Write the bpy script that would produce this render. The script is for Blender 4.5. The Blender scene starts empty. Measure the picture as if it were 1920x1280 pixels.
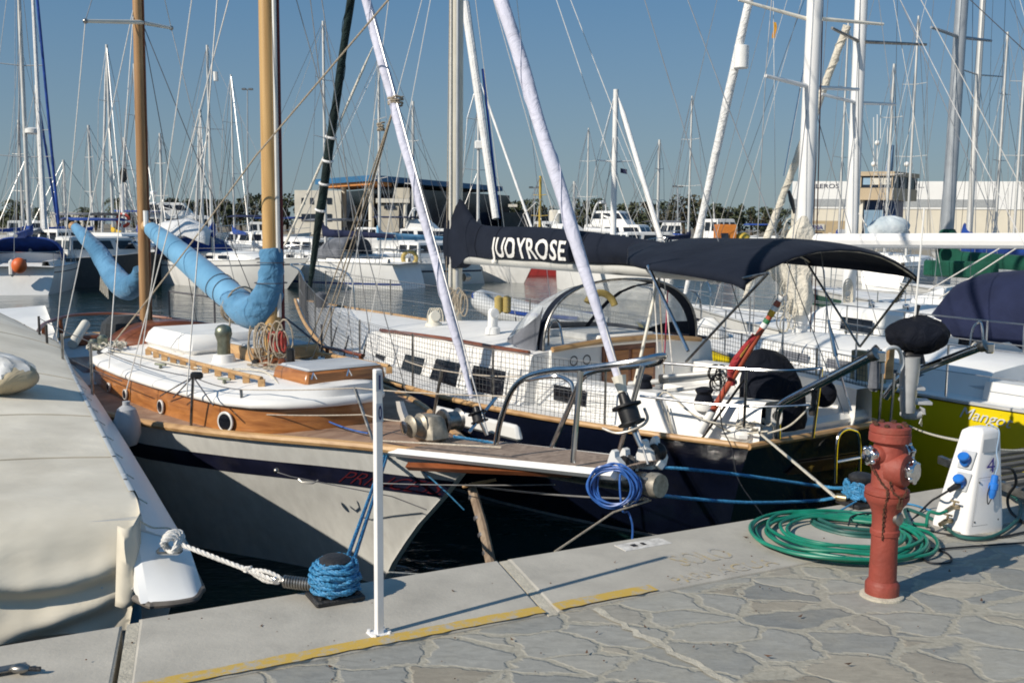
import bpy, bmesh, math, random
from mathutils import Vector, Matrix
random.seed(7)
sc = bpy.context.scene
COL = sc.collection
V = Vector
PI = math.pi

# ------------------------------------------------------------------ camera
CH, FPX = 2.9, 1884.0
PITCH, ROLL = math.radians(6.51), math.radians(0.5)
FW = V((0, math.cos(PITCH), -math.sin(PITCH)))
U0 = V((0, math.sin(PITCH), math.cos(PITCH)))
R0 = V((1, 0, 0))
RT = R0 * math.cos(ROLL) + U0 * math.sin(ROLL)
UP = U0 * math.cos(ROLL) - R0 * math.sin(ROLL)
cam_d = bpy.data.cameras.new('camera')
cam_d.sensor_width = 36
cam_d.lens = FPX / 1920 * 36
cam_d.clip_start, cam_d.clip_end = 0.05, 6000
cam = bpy.data.objects.new('camera', cam_d)
COL.objects.link(cam)
cam.matrix_world = Matrix(((RT.x, UP.x, -FW.x, 0), (RT.y, UP.y, -FW.y, 0), (RT.z, UP.z, -FW.z, CH), (0, 0, 0, 1)))
sc.camera = cam
sc.cycles.filter_width = 1.85   # the photo is a little soft

def ray(x, y):
    return FW + RT * ((x - 960) / FPX) - UP * ((y - 640) / FPX)
def at(x, y, Y):
    d = ray(x, y); t = Y / d.y
    return V((d.x * t, Y, CH + d.z * t))
def gz(x, y, z):
    d = ray(x, y); t = (z - CH) / d.z
    return V((d.x * t, d.y * t, z))

class Fr:
    """local frame of a boat: s along the axis, lat across it, z above the water"""
    def __init__(s, O, a):
        L = math.hypot(a[0], a[1]); s.O = (O[0], O[1]); s.a = (a[0] / L, a[1] / L); s.b = (-s.a[1], s.a[0])
    def w(s, q, l=None, z=None):
        if l is not None: q = (q, l, z)
        return V((s.O[0] + s.a[0] * q[0] + s.b[0] * q[1], s.O[1] + s.a[1] * q[0] + s.b[1] * q[1], q[2]))
    def loc(s, P):
        x, y = P[0] - s.O[0], P[1] - s.O[1]
        return (x * s.a[0] + y * s.a[1], x * s.b[0] + y * s.b[1], P[2])
    def on(s, x, y, lat=0.0):
        d = ray(x, y); o = -s.O[0] * s.b[0] - s.O[1] * s.b[1]; k = d.x * s.b[0] + d.y * s.b[1]; t = (lat - o) / k
        return V((d.x * t, d.y * t, CH + d.z * t))
    def ons(s, x, y, S):
        d = ray(x, y); o = -s.O[0] * s.a[0] - s.O[1] * s.a[1]; k = d.x * s.a[0] + d.y * s.a[1]; t = (S - o) / k
        return V((d.x * t, d.y * t, CH + d.z * t))

# ------------------------------------------------------------------ materials
MATS = {}
def nt_new(name):
    m = bpy.data.materials.new(name); m.use_nodes = True
    return m, m.node_tree.nodes, m.node_tree.links, m.node_tree.nodes['Principled BSDF']
def mat(name, col, rough=0.5, metal=0.0, var=0.12, scale=6.0, bump=0.0, bscale=60.0, dirt=0.0, dirtcol=(0.12, 0.09, 0.06), coat=0.0, stretch=(1, 1, 1), tcol=None):
    if name in MATS: return MATS[name]
    m, n, l, b = nt_new(name)
    tc = n.new('ShaderNodeTexCoord'); mp = n.new('ShaderNodeMapping'); mp.inputs['Scale'].default_value = stretch
    l.new(tc.outputs['Object'], mp.inputs['Vector'])
    nz = n.new('ShaderNodeTexNoise'); nz.inputs['Scale'].default_value = scale; nz.inputs['Detail'].default_value = 5; nz.inputs['Roughness'].default_value = 0.6
    l.new(mp.outputs['Vector'], nz.inputs['Vector'])
    cr = n.new('ShaderNodeValToRGB')
    d = tuple(max(0, c * (1 - var * 1.6)) for c in col); u = tuple(min(1, c * (1 + var)) for c in (tcol or col))
    cr.color_ramp.elements[0].position = 0.3; cr.color_ramp.elements[0].color = (*d, 1)
    cr.color_ramp.elements[1].position = 0.7; cr.color_ramp.elements[1].color = (*u, 1)
    l.new(nz.outputs['Fac'], cr.inputs['Fac'])
    out = cr.outputs['Color']
    if dirt > 0:
        n2 = n.new('ShaderNodeTexNoise'); n2.inputs['Scale'].default_value = scale * 0.6; n2.inputs['Detail'].default_value = 8; n2.inputs['Roughness'].default_value = 0.7
        l.new(tc.outputs['Object'], n2.inputs['Vector'])
        r2 = n.new('ShaderNodeValToRGB'); r2.color_ramp.elements[0].position = 0.52; r2.color_ramp.elements[0].color = (0, 0, 0, 1)
        r2.color_ramp.elements[1].position = 0.75; r2.color_ramp.elements[1].color = (dirt, dirt, dirt, 1)
        l.new(n2.outputs['Fac'], r2.inputs['Fac'])
        mx = n.new('ShaderNodeMixRGB'); mx.inputs['Color2'].default_value = (*dirtcol, 1)
        l.new(r2.outputs['Color'], mx.inputs['Fac']); l.new(out, mx.inputs['Color1']); out = mx.outputs['Color']
    l.new(out, b.inputs['Base Color'])
    mr = n.new('ShaderNodeMapRange'); mr.inputs['To Min'].default_value = max(0.02, rough - 0.1); mr.inputs['To Max'].default_value = min(1, rough + 0.1)
    l.new(nz.outputs['Fac'], mr.inputs['Value']); l.new(mr.outputs['Result'], b.inputs['Roughness'])
    b.inputs['Metallic'].default_value = metal
    if coat: b.inputs['Coat Weight'].default_value = coat
    if bump > 0:
        n3 = n.new('ShaderNodeTexNoise'); n3.inputs['Scale'].default_value = bscale; n3.inputs['Detail'].default_value = 4
        l.new(mp.outputs['Vector'], n3.inputs['Vector'])
        bp = n.new('ShaderNodeBump'); bp.inputs['Strength'].default_value = bump; bp.inputs['Distance'].default_value = 0.02
        l.new(n3.outputs['Fac'], bp.inputs['Height']); l.new(bp.outputs['Normal'], b.inputs['Normal'])
    MATS[name] = m
    return m
def wood(name, a, c, rough=0.4, scale=3.0, coat=0.0, direction=(1, 1, 1)):
    if name in MATS: return MATS[name]
    m, n, l, b = nt_new(name)
    tc = n.new('ShaderNodeTexCoord'); mp = n.new('ShaderNodeMapping'); mp.inputs['Scale'].default_value = direction
    l.new(tc.outputs['Object'], mp.inputs['Vector'])
    nz = n.new('ShaderNodeTexNoise'); nz.inputs['Scale'].default_value = scale; nz.inputs['Detail'].default_value = 8; nz.inputs['Distortion'].default_value = 1.2
    l.new(mp.outputs['Vector'], nz.inputs['Vector'])
    cr = n.new('ShaderNodeValToRGB'); cr.color_ramp.elements[0].position = 0.3; cr.color_ramp.elements[0].color = (*a, 1)
    cr.color_ramp.elements[1].position = 0.68; cr.color_ramp.elements[1].color = (*c, 1)
    l.new(nz.outputs['Fac'], cr.inputs['Fac']); l.new(cr.outputs['Color'], b.inputs['Base Color'])
    b.inputs['Roughness'].default_value = rough; b.inputs['Coat Weight'].default_value = coat
    bp = n.new('ShaderNodeBump'); bp.inputs['Strength'].default_value = 0.15; bp.inputs['Distance'].default_value = 0.01
    l.new(nz.outputs['Fac'], bp.inputs['Height']); l.new(bp.outputs['Normal'], b.inputs['Normal'])
    MATS[name] = m
    return m
def cloth(name, col, rough=0.85, wr=0.5, wscale=3.0, var=0.15, fade=None, sheen=0.12):
    """canvas: weave, folds and sun fading"""
    if name in MATS: return MATS[name]
    m, n, l, b = nt_new(name)
    tc = n.new('ShaderNodeTexCoord')
    nz = n.new('ShaderNodeTexNoise'); nz.inputs['Scale'].default_value = 2.2; nz.inputs['Detail'].default_value = 6
    l.new(tc.outputs['Object'], nz.inputs['Vector'])
    cr = n.new('ShaderNodeValToRGB'); u = fade or tuple(min(1, c * (1 + var)) for c in col)
    cr.color_ramp.elements[0].position = 0.35; cr.color_ramp.elements[0].color = (*[c * (1 - var) for c in col], 1)
    cr.color_ramp.elements[1].position = 0.7; cr.color_ramp.elements[1].color = (*u, 1)
    l.new(nz.outputs['Fac'], cr.inputs['Fac']); l.new(cr.outputs['Color'], b.inputs['Base Color'])
    b.inputs['Roughness'].default_value = rough
    b.inputs['Sheen Weight'].default_value = sheen; b.inputs['Specular IOR Level'].default_value = 0.18
    w = n.new('ShaderNodeTexNoise'); w.inputs['Scale'].default_value = wscale; w.inputs['Detail'].default_value = 3; w.inputs['Distortion'].default_value = 1.5
    l.new(tc.outputs['Object'], w.inputs['Vector'])
    w2 = n.new('ShaderNodeTexNoise'); w2.inputs['Scale'].default_value = 220; l.new(tc.outputs['Object'], w2.inputs['Vector'])
    ad = n.new('ShaderNodeMath'); ad.operation = 'MULTIPLY_ADD'; ad.inputs[1].default_value = 0.03
    l.new(w2.outputs['Fac'], ad.inputs[0]); l.new(w.outputs['Fac'], ad.inputs[2])
    bp = n.new('ShaderNodeBump'); bp.inputs['Strength'].default_value = wr; bp.inputs['Distance'].default_value = 0.06
    l.new(ad.outputs['Value'], bp.inputs['Height']); l.new(bp.outputs['Normal'], b.inputs['Normal'])
    MATS[name] = m
    return m
def clear(name, tint=(0.8, 0.85, 0.88), haze=0.35, rough=0.08):
    """clear plastic window: see-through, with haze and a shine"""
    if name in MATS: return MATS[name]
    m, n, l, b = nt_new(name)
    b.inputs['Base Color'].default_value = (*tint, 1); b.inputs['Roughness'].default_value = rough
    tr = n.new('ShaderNodeBsdfTransparent'); tr.inputs['Color'].default_value = (*tint, 1)
    mx = n.new('ShaderNodeMixShader'); tc = n.new('ShaderNodeTexCoord'); nz = n.new('ShaderNodeTexNoise'); nz.inputs['Scale'].default_value = 5
    nz.inputs['Detail'].default_value = 5
    l.new(tc.outputs['Object'], nz.inputs['Vector'])
    mr = n.new('ShaderNodeMapRange'); mr.inputs['From Min'].default_value = 0.3; mr.inputs['From Max'].default_value = 0.75
    mr.inputs['To Min'].default_value = haze * 0.4; mr.inputs['To Max'].default_value = min(1, haze * 1.7)
    l.new(nz.outputs['Fac'], mr.inputs['Value']); l.new(mr.outputs['Result'], mx.inputs['Fac'])
    l.new(tr.outputs['BSDF'], mx.inputs[1]); l.new(b.outputs['BSDF'], mx.inputs[2])
    l.new(mx.outputs['Shader'], n['Material Output'].inputs['Surface'])
    MATS[name] = m
    return m

WHITE = mat('white_gelcoat', (0.80, 0.80, 0.78), 0.35, var=0.05, scale=1.5, dirt=0.18, dirtcol=(0.5, 0.47, 0.42))
OFFW = mat('aged_white_gelcoat', (0.68, 0.68, 0.66), 0.4, var=0.07, scale=1.3, dirt=0.3, dirtcol=(0.42, 0.38, 0.32))
ROOFW = mat('white_deck_paint', (0.82, 0.81, 0.78), 0.55, var=0.04, scale=3, dirt=0.25, dirtcol=(0.55, 0.5, 0.44), bump=0.05, bscale=150)
GREYW = mat('grey_deck_paint', (0.50, 0.52, 0.54), 0.6, var=0.08, scale=4, dirt=0.3, dirtcol=(0.3, 0.28, 0.25))
CREAM = mat('cream_paint', (0.72, 0.69, 0.60), 0.5, var=0.06, scale=3, dirt=0.2)
KHULL = mat('grey_white_hull_paint', (0.70, 0.70, 0.665), 0.4, var=0.07, scale=2.2, dirt=0.35, dirtcol=(0.36, 0.32, 0.25), stretch=(5, 5, 0.45))
NAVYH = mat('navy_topsides', (0.004, 0.006, 0.016), 0.16, var=0.25, scale=2, coat=0.5, dirt=0.05, dirtcol=(0.1, 0.09, 0.08))
DARKBAND = mat('dark_blue_band', (0.012, 0.014, 0.035), 0.35, var=0.3, scale=4, dirt=0.25, dirtcol=(0.08, 0.07, 0.06))
YELL = mat('yellow_topsides', (0.78, 0.62, 0.01), 0.3, var=0.05, scale=1.2, dirt=0.12, dirtcol=(0.35, 0.28, 0.05), coat=0.3)
STEEL = mat('polished_steel', (0.62, 0.62, 0.62), 0.18, 1.0, var=0.12, scale=10)
DSTEEL = mat('weathered_steel', (0.34, 0.33, 0.31), 0.38, 1.0, var=0.3, scale=20, dirt=0.4)
CHROME = mat('chrome', (0.75, 0.75, 0.76), 0.12, 1.0, var=0.1, scale=30)
ALU = mat('mast_aluminium', (0.62, 0.62, 0.60), 0.45, 0.35, var=0.06, scale=3)
ALUW = mat('white_mast_paint', (0.78, 0.78, 0.77), 0.35, var=0.05, scale=2, dirt=0.15, dirtcol=(0.5, 0.48, 0.45))
CREAMM = mat('cream_mast_paint', (0.60, 0.57, 0.48), 0.4, var=0.07, scale=2, dirt=0.2, dirtcol=(0.4, 0.36, 0.3))
GREYM = mat('grey_mast', (0.36, 0.39, 0.42), 0.4, 0.3, var=0.08, scale=3)
WIRE = mat('rigging_wire', (0.42, 0.42, 0.42), 0.35, 0.6, var=0.15)
WIRED = mat('dark_rigging_wire', (0.09, 0.09, 0.10), 0.5, 0.3, var=0.2)
WIREW = mat('white_rigging_rope', (0.66, 0.64, 0.60), 0.7, var=0.12, scale=40)
ROPET = mat('tan_rope', (0.40, 0.34, 0.26), 0.9, var=0.25, scale=60, bump=0.4, bscale=200)
ROPEC = mat('cream_rope', (0.62, 0.58, 0.49), 0.9, var=0.2, scale=60, bump=0.4, bscale=200)
ROPEW = mat('white_mooring_rope', (0.72, 0.70, 0.66), 0.85, var=0.15, scale=60, bump=0.3, bscale=150)
ROPEB = mat('blue_polypropylene_rope', (0.045, 0.24, 0.46), 0.5, var=0.3, scale=40, bump=0.4, bscale=120, dirt=0.15, dirtcol=(0.2, 0.35, 0.45))
HOSEB = mat('blue_hose_plastic', (0.04, 0.13, 0.42), 0.35, var=0.2, scale=20)
HOSEG = mat('green_hose_plastic', (0.008, 0.19, 0.12), 0.38, var=0.2, scale=8, dirt=0.2, dirtcol=(0.15, 0.3, 0.22))
HOSEGD = mat('dull_green_hose_plastic', (0.02, 0.10, 0.085), 0.5, var=0.25, scale=8)
BLACK = mat('black_plastic', (0.012, 0.012, 0.014), 0.4, var=0.3, scale=12)
RUBBER = mat('dark_rubber', (0.035, 0.034, 0.033), 0.7, var=0.3, scale=12, dirt=0.4, dirtcol=(0.12, 0.11, 0.1))
IRON = mat('black_cast_iron', (0.022, 0.022, 0.024), 0.55, 0.0, var=0.35, scale=15, bump=0.3, bscale=80, dirt=0.3, dirtcol=(0.10, 0.085, 0.07))
GLASSD = mat('dark_window_glass', (0.010, 0.012, 0.018), 0.08, var=0.3, scale=2, coat=0.3)
TEAK = wood('varnished_wood', (0.24, 0.085, 0.022), (0.46, 0.19, 0.055), 0.28, 2.6, 0.4, (1, 1, 7))
TEAKD = wood('dark_varnished_wood', (0.12, 0.035, 0.012), (0.24, 0.075, 0.028), 0.35, 3, 0.3, (1, 1, 6))
RUBW = wood('tan_rail_wood', (0.34, 0.19, 0.08), (0.56, 0.36, 0.17), 0.5, 4, 0.0, (1, 1, 3))
MASTW = wood('golden_mast_wood', (0.40, 0.235, 0.085), (0.58, 0.375, 0.155), 0.4, 2.2, 0.2, (5, 5, 0.25))
GREYWOOD = wood('weathered_wood', (0.17, 0.12, 0.085), (0.36, 0.28, 0.2), 0.8, 6, 0.0, (2, 2, 1))
BLUEC = cloth('light_blue_canvas', (0.115, 0.31, 0.51), 0.85, 0.25, 2.0, 0.22, (0.17, 0.38, 0.58))
BLUEC2 = cloth('wrinkled_blue_canvas', (0.085, 0.245, 0.43), 0.85, 0.8, 5.0, 0.3, (0.14, 0.33, 0.53))
NAVYC = cloth('navy_canvas', (0.008, 0.012, 0.024), 0.85, 0.25, 2.5, 0.2, (0.013, 0.018, 0.032), sheen=.03)
BLACKC = cloth('dark_navy_cover_canvas', (0.005, 0.007, 0.014), 0.8, 0.6, 6, 0.25, sheen=.03)
GREYC = cloth('slate_grey_canvas', (0.11, 0.12, 0.14), 0.85, 0.4, 4, 0.2, (0.2, 0.21, 0.24))
VIOC = cloth('navy_violet_canvas', (0.016, 0.022, 0.058), 0.85, 0.3, 3, 0.2, sheen=.04)
RBLUE = cloth('royal_blue_canvas', (0.015, 0.055, 0.26), 0.8, 0.4, 3, 0.25)
LILAC = cloth('lilac_sail_cloth', (0.56, 0.57, 0.68), 0.75, 0.40, 7, 0.08)
SAILC = cloth('cream_sail_cloth', (0.66, 0.62, 0.53), 0.85, 0.8, 8, 0.12)
SAILW = cloth('white_sail_cloth', (0.76, 0.76, 0.75), 0.8, 0.6, 8, 0.08)
GREENC = cloth('dark_green_canvas', (0.008, 0.07, 0.045), 0.85, 0.5, 4, 0.25)
DGREENC = cloth('black_green_sail_cloth', (0.008, 0.02, 0.02), 0.8, 0.8, 8, 0.3)
TARP = cloth('tan_tarpaulin', (0.64, 0.59, 0.48), 0.85, 0.14, 2.2, 0.14, (0.74, 0.69, 0.575))
CLEAR = clear('clear_plastic_window', (0.86, 0.88, 0.89), 0.50, 0.18)
CLEAR2 = clear('greyed_plastic_window', (0.6, 0.62, 0.66), 0.22, 0.12)
PLASTIC = clear('white_plastic_film', (0.85, 0.87, 0.88), 0.75, 0.2)

# ------------------------------------------------------------------ mesh builder
def cat(pts, n=6, closed=False):
    """smooth curve through points"""
    P = [V(p) for p in pts]; m = len(P); out = []
    rng = range(m) if closed else range(m - 1)
    for i in rng:
        p1, p2 = P[i], P[(i + 1) % m]
        p0 = P[i - 1] if (i > 0 or closed) else p1 * 2 - p2
        p3 = P[(i + 2) % m] if (i + 2 < m or closed) else p2 * 2 - p1
        for k in range(n):
            t = k / n
            out.append(0.5 * ((2 * p1) + (p2 - p0) * t + (2 * p0 - 5 * p1 + 4 * p2 - p3) * t * t + (3 * p1 - p0 - 3 * p2 + p3) * t ** 3))
    if not closed: out.append(P[-1])
    return out
def sag(a, b, drop, n=10):
    return [V(a).lerp(V(b), i / n) - V((0, 0, drop * 4 * (i / n) * (1 - i / n))) for i in range(n + 1)]
def interp(tab, x):
    ks = sorted(tab)
    if x <= ks[0]: return tab[ks[0]]
    for i in range(len(ks) - 1):
        if x <= ks[i + 1]:
            t = (x - ks[i]) / (ks[i + 1] - ks[i]); t = t
            a, b = tab[ks[i]], tab[ks[i + 1]]
            if isinstance(a, tuple): return tuple(p + (q - p) * t for p, q in zip(a, b))
            return a + (b - a) * t
    return tab[ks[-1]]
def smooth_tab(tab, n=4):
    """resample a table through a smooth curve"""
    ks = sorted(tab); first = tab[ks[0]]
    tup = isinstance(first, tuple)
    pts = [(k, *(tab[k] if tup else (tab[k],))) for k in ks]
    pts = [tuple(p) + (0,) * (3 - len(p)) for p in pts]
    return {p.x: ((p.y, p.z) if tup else p.y) for p in cat(pts, n)}

class MB:
    def __init__(s): s.v = []; s.f = []
    def add(s, vs, fs):
        o = len(s.v); s.v += [V(p) for p in vs]; s.f += [tuple(i + o for i in f) for f in fs]; return s
    def loft(s, rings, closed=True, cap0=False, cap1=False, wrap=False):
        n = len(rings[0]); vs = [p for r in rings for p in r]; fs = []
        m = len(rings)
        for i in range(m if wrap else m - 1):
            i2 = (i + 1) % m
            for j in range(n if closed else n - 1):
                k = (j + 1) % n
                fs.append((i * n + j, i * n + k, i2 * n + k, i2 * n + j))
        if cap0: fs.append(tuple(range(n))[::-1])
        if cap1: fs.append(tuple((m - 1) * n + j for j in range(n)))
        return s.add(vs, fs)
    def box(s, c, dx, dy, dz, ax=None, taper=1.0, bev=0.0):
        c = V(c); X, Y, Z = ax or (V((1, 0, 0)), V((0, 1, 0)), V((0, 0, 1)))
        X, Y, Z = V(X), V(Y), V(Z)
        if bev > 0:
            b = min(bev, dx * .49, dy * .49, dz * .49)
            def ring(hx, hy, z, bb):
                return [c + X * px + Y * py + Z * z for px, py in ((-hx, -hy + bb), (-hx + bb, -hy), (hx - bb, -hy), (hx, -hy + bb), (hx, hy - bb), (hx - bb, hy), (-hx + bb, hy), (-hx, hy - bb))]
            hx, hy, hz = dx / 2, dy / 2, dz / 2
            return s.loft([ring(hx - b, hy - b, -hz, b * .5), ring(hx, hy, -hz + b, b), ring(hx * taper, hy * taper, hz - b, b), ring(hx * taper - b, hy * taper - b, hz, b * .5)], True, True, True)
        vs = []
        for k, t in ((-1, 1), (1, taper)):
            for i, j in ((-1, -1), (1, -1), (1, 1), (-1, 1)): vs.append(c + X * (i * dx / 2 * t) + Y * (j * dy / 2 * t) + Z * (k * dz / 2))
        return s.add(vs, [(3, 2, 1, 0), (4, 5, 6, 7), (0, 1, 5, 4), (1, 2, 6, 5), (2, 3, 7, 6), (3, 0, 4, 7)])
    def path(s, pts, r, n=6, closed=False, caps=True, flat=None):
        P = [V(p) for p in pts]; m = len(P)
        rr = r if isinstance(r, (list, tuple)) else [r] * m
        rings = []; prev = None
        for i in range(m):
            if closed: t = P[(i + 1) % m] - P[i - 1]
            else: t = P[min(i + 1, m - 1)] - P[max(i - 1, 0)]
            if t.length < 1e-9: t = V((0, 0, 1))
            t.normalize()
            if prev is None:
                u = t.cross(V((0, 0, 1)))
                if u.length < 0.05: u = t.cross(V((0, 1, 0)))
            else:
                u = prev - t * prev.dot(t)
                if u.length < 1e-6: u = t.cross(V((0, 0, 1)))
            u.normalize(); prev = u; w = t.cross(u)
            fl = flat or 1.0
            rings.append([P[i] + (u * math.cos(2 * PI * k / n) + w * math.sin(2 * PI * k / n) * fl) * rr[i] for k in range(n)])
        return s.loft(rings, True, caps and not closed, caps and not closed, closed)
    def cyl(s, a, b, r0, r1=None, n=12):
        return s.path([a, b], [r0, r0 if r1 is None else r1], n)
    def rope(s, pts, r, pitch=None, n=5, strands=3):
        """laid rope: three twisted strands"""
        pitch = pitch or r * 7
        P = [V(p) for p in pts]
        L = [0.0]
        for i in range(1, len(P)): L.append(L[-1] + (P[i] - P[i - 1]).length)
        step = pitch / 7; N = max(2, int(L[-1] / step)); Q = []; j = 0
        for k in range(N + 1):
            d = L[-1] * k / N
            while j < len(L) - 2 and L[j + 1] < d: j += 1
            q = (d - L[j]) / max(1e-9, L[j + 1] - L[j]); Q.append(P[j].lerp(P[j + 1], q))
        prev = None; fr = []
        for i in range(len(Q)):
            t = (Q[min(i + 1, len(Q) - 1)] - Q[max(i - 1, 0)])
            if t.length < 1e-9: t = V((0, 0, 1))
            t.normalize()
            u = t.cross(V((0, 0, 1))) if prev is None else prev - t * prev.dot(t)
            if u.length < 0.03: u = t.cross(V((0, 1, 0)))
            u.normalize(); prev = u; fr.append((u, t.cross(u)))
        for st in range(strands):
            pts2 = []
            for i, q in enumerate(Q):
                a = 2 * PI * (st / strands + i * step / pitch); u, w = fr[i]
                pts2.append(q + (u * math.cos(a) + w * math.sin(a)) * r * 0.52)
            s.path(pts2, r * 0.56, n)
        return s
    def sph(s, c, rx, ry=None, rz=None, n=16, m=10, ax=None, fn=None):
        ry = ry or rx; rz = rz or rx; c = V(c); X, Y, Z = ax or (V((1, 0, 0)), V((0, 1, 0)), V((0, 0, 1)))
        rings = []
        for i in range(m + 1):
            a = -PI / 2 + PI * i / m; rr = max(0.001, math.cos(a)); z = math.sin(a); ring = []
            for k in range(n):
                b = 2 * PI * k / n; g = fn(a, b) if fn else 1.0
                ring.append(c + X * (rx * rr * math.cos(b) * g) + Y * (ry * rr * math.sin(b) * g) + Z * (rz * z * g))
            rings.append(ring)
        return s.loft(rings, True, True, True)
    def lathe(s, c, prof, n=24, axis=V((0, 0, 1))):
        c = V(c); Z = V(axis).normalized(); X = Z.orthogonal().normalized(); Y = Z.cross(X)
        return s.loft([[c + Z * h + (X * math.cos(2 * PI * k / n) + Y * math.sin(2 * PI * k / n)) * max(r, 0.0005) for k in range(n)] for h, r in prof], True, True, True)
    def grid(s, rows): return s.loft(rows, False)
    def build(s, name, m, parent=None, label=None, cat_=None, group=None, kind=None, base=None, smooth=35, solid=0.0):
        me = bpy.data.meshes.new(name)
        if parent is not None:
            off = parent.matrix_world.translation.copy() if parent.parent is None else ROOT[parent]
        elif base is not None: off = V(base)
        else: off = V((0, 0, 0))
        me.from_pydata([p - off for p in s.v], [], s.f)
        bm = bmesh.new(); bm.from_mesh(me); bmesh.ops.recalc_face_normals(bm, faces=bm.faces)
        bm.to_mesh(me); bm.free()
        if smooth:
            me.polygons.foreach_set('use_smooth', [True] * len(me.polygons)); me.set_sharp_from_angle(angle=math.radians(smooth))
        me.materials.append(m)
        o = bpy.data.objects.new(name, me); COL.objects.link(o)
        if parent is not None: o.parent = parent
        else: o.location = off
        ROOT[o] = off
        if solid:
            md = o.modifiers.new('thickness', 'SOLIDIFY'); md.thickness = solid; md.offset = 0
        if label: o['label'] = label
        if cat_: o['category'] = cat_
        if group: o['group'] = group
        if kind: o['kind'] = kind
        return o
ROOT = {}
def thing(name, label, c, loc, group=None):
    o = bpy.data.objects.new(name, None); COL.objects.link(o); o.location = V(loc); o.empty_display_size = 0.2
    o.matrix_world.translation = V(loc)
    o['label'] = label; o['category'] = c
    if group: o['group'] = group
    ROOT[o] = V(loc)
    return o
def structure(name, mb, m, **k): return mb.build(name, m, kind='structure', **k)

def text_mesh(txt, shear=0.0, bold=0.0, maxedge=0.25, spacing=1.0, xscale=1.0):
    """letters as flat faces, cap height 1, starting at x = 0; returns (verts2d, faces, width)"""
    cu = bpy.data.curves.new('lettering', 'FONT'); cu.body = txt; cu.shear = shear; cu.offset = bold; cu.resolution_u = 3; cu.space_character = spacing
    cu.fill_mode = 'FRONT'
    o = bpy.data.objects.new('lettering', cu); COL.objects.link(o); bpy.context.view_layer.update()
    me = bpy.data.meshes.new_from_object(o.evaluated_get(bpy.context.evaluated_depsgraph_get()))
    bm = bmesh.new(); bm.from_mesh(me); bmesh.ops.triangulate(bm, faces=bm.faces)
    for _ in range(3):
        es = [e for e in bm.edges if e.calc_length() > maxedge]
        if not es: break
        bmesh.ops.subdivide_edges(bm, edges=es, cuts=1, use_grid_fill=False); bmesh.ops.triangulate(bm, faces=bm.faces)
    vs = [(v.co.x * xscale / 0.69, v.co.y / 0.69) for v in bm.verts]; bm.verts.ensure_lookup_table(); bm.verts.index_update()
    fs = [tuple(v.index for v in f.verts) for f in bm.faces]
    bm.free(); bpy.data.objects.remove(o); bpy.data.curves.remove(cu); bpy.data.meshes.remove(me)
    x0 = min(v[0] for v in vs); vs = [(a - x0, b) for a, b in vs]
    return vs, fs, max(v[0] for v in vs)
def letters(txt, fn, width=None, **k):
    """mesh builder with text mapped by fn(u in metres-or-fraction, v cap height fraction)"""
    vs, fs, w = text_mesh(txt, **k)
    mb = MB(); mb.add([fn(a / w if width is None else a / w * width, b) for a, b in vs], fs)
    return mb

# ------------------------------------------------------------------ sky, sun
SUN_AZ = math.atan2(-0.797, -0.604); SUN_EL = math.radians(33.4)
wd = bpy.data.worlds.new('World'); sc.world = wd; wd.use_nodes = True
wn, wl = wd.node_tree.nodes, wd.node_tree.links
sky = wn.new('ShaderNodeTexSky'); sky.sky_type = 'NISHITA'; sky.sun_disc = False
sky.sun_elevation = SUN_EL; sky.sun_rotation = SUN_AZ; sky.air_density = 1.0; sky.dust_density = 0.6; sky.ozone_density = 2.2; sky.altitude = 0
# marine haze: the sky pales to blue grey towards the horizon
geo = wn.new('ShaderNodeTexCoord'); sepz = wn.new('ShaderNodeSeparateXYZ'); wl.new(geo.outputs['Generated'], sepz.inputs['Vector'])
hz = wn.new('ShaderNodeValToRGB'); hz.color_ramp.elements[0].position = 0.0; hz.color_ramp.elements[0].color = (.85, .85, .85, 1); hz.color_ramp.elements[1].position = 0.30; hz.color_ramp.elements[1].color = (.55, .55, .55, 1)
wl.new(sepz.outputs['Z'], hz.inputs['Fac'])
hmix = wn.new('ShaderNodeMixRGB'); hc_ = wn.new('ShaderNodeValToRGB'); hc_.color_ramp.elements[0].position = 0.0; hc_.color_ramp.elements[0].color = (3.15, 4.2, 4.65, 1); hc_.color_ramp.elements[1].position = .28; hc_.color_ramp.elements[1].color = (.62, 2.75, 5.75, 1)
wl.new(sepz.outputs['Z'], hc_.inputs['Fac']); wl.new(hz.outputs['Color'], hmix.inputs['Fac']); wl.new(sky.outputs['Color'], hmix.inputs['Color1']); wl.new(hc_.outputs['Color'], hmix.inputs['Color2'])
wl.new(hmix.outputs['Color'], wn['Background'].inputs['Color']); wn['Background'].inputs['Strength'].default_value = 0.078
sl = bpy.data.lights.new('sun', 'SUN'); sl.energy = 4.9; sl.angle = math.radians(0.53); sl.color = (1.0, 0.91, 0.78)
so = bpy.data.objects.new('sun', sl); COL.objects.link(so)
sd = V((math.sin(SUN_AZ) * math.cos(SUN_EL), math.cos(SUN_AZ) * math.cos(SUN_EL), math.sin(SUN_EL)))
so.rotation_euler = sd.to_track_quat('Z', 'Y').to_euler(); so.location = sd * 60
sc.view_settings.view_transform = 'Standard'; sc.view_settings.look = 'None'; sc.view_settings.exposure = 0; sc.view_settings.gamma = 1
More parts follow.
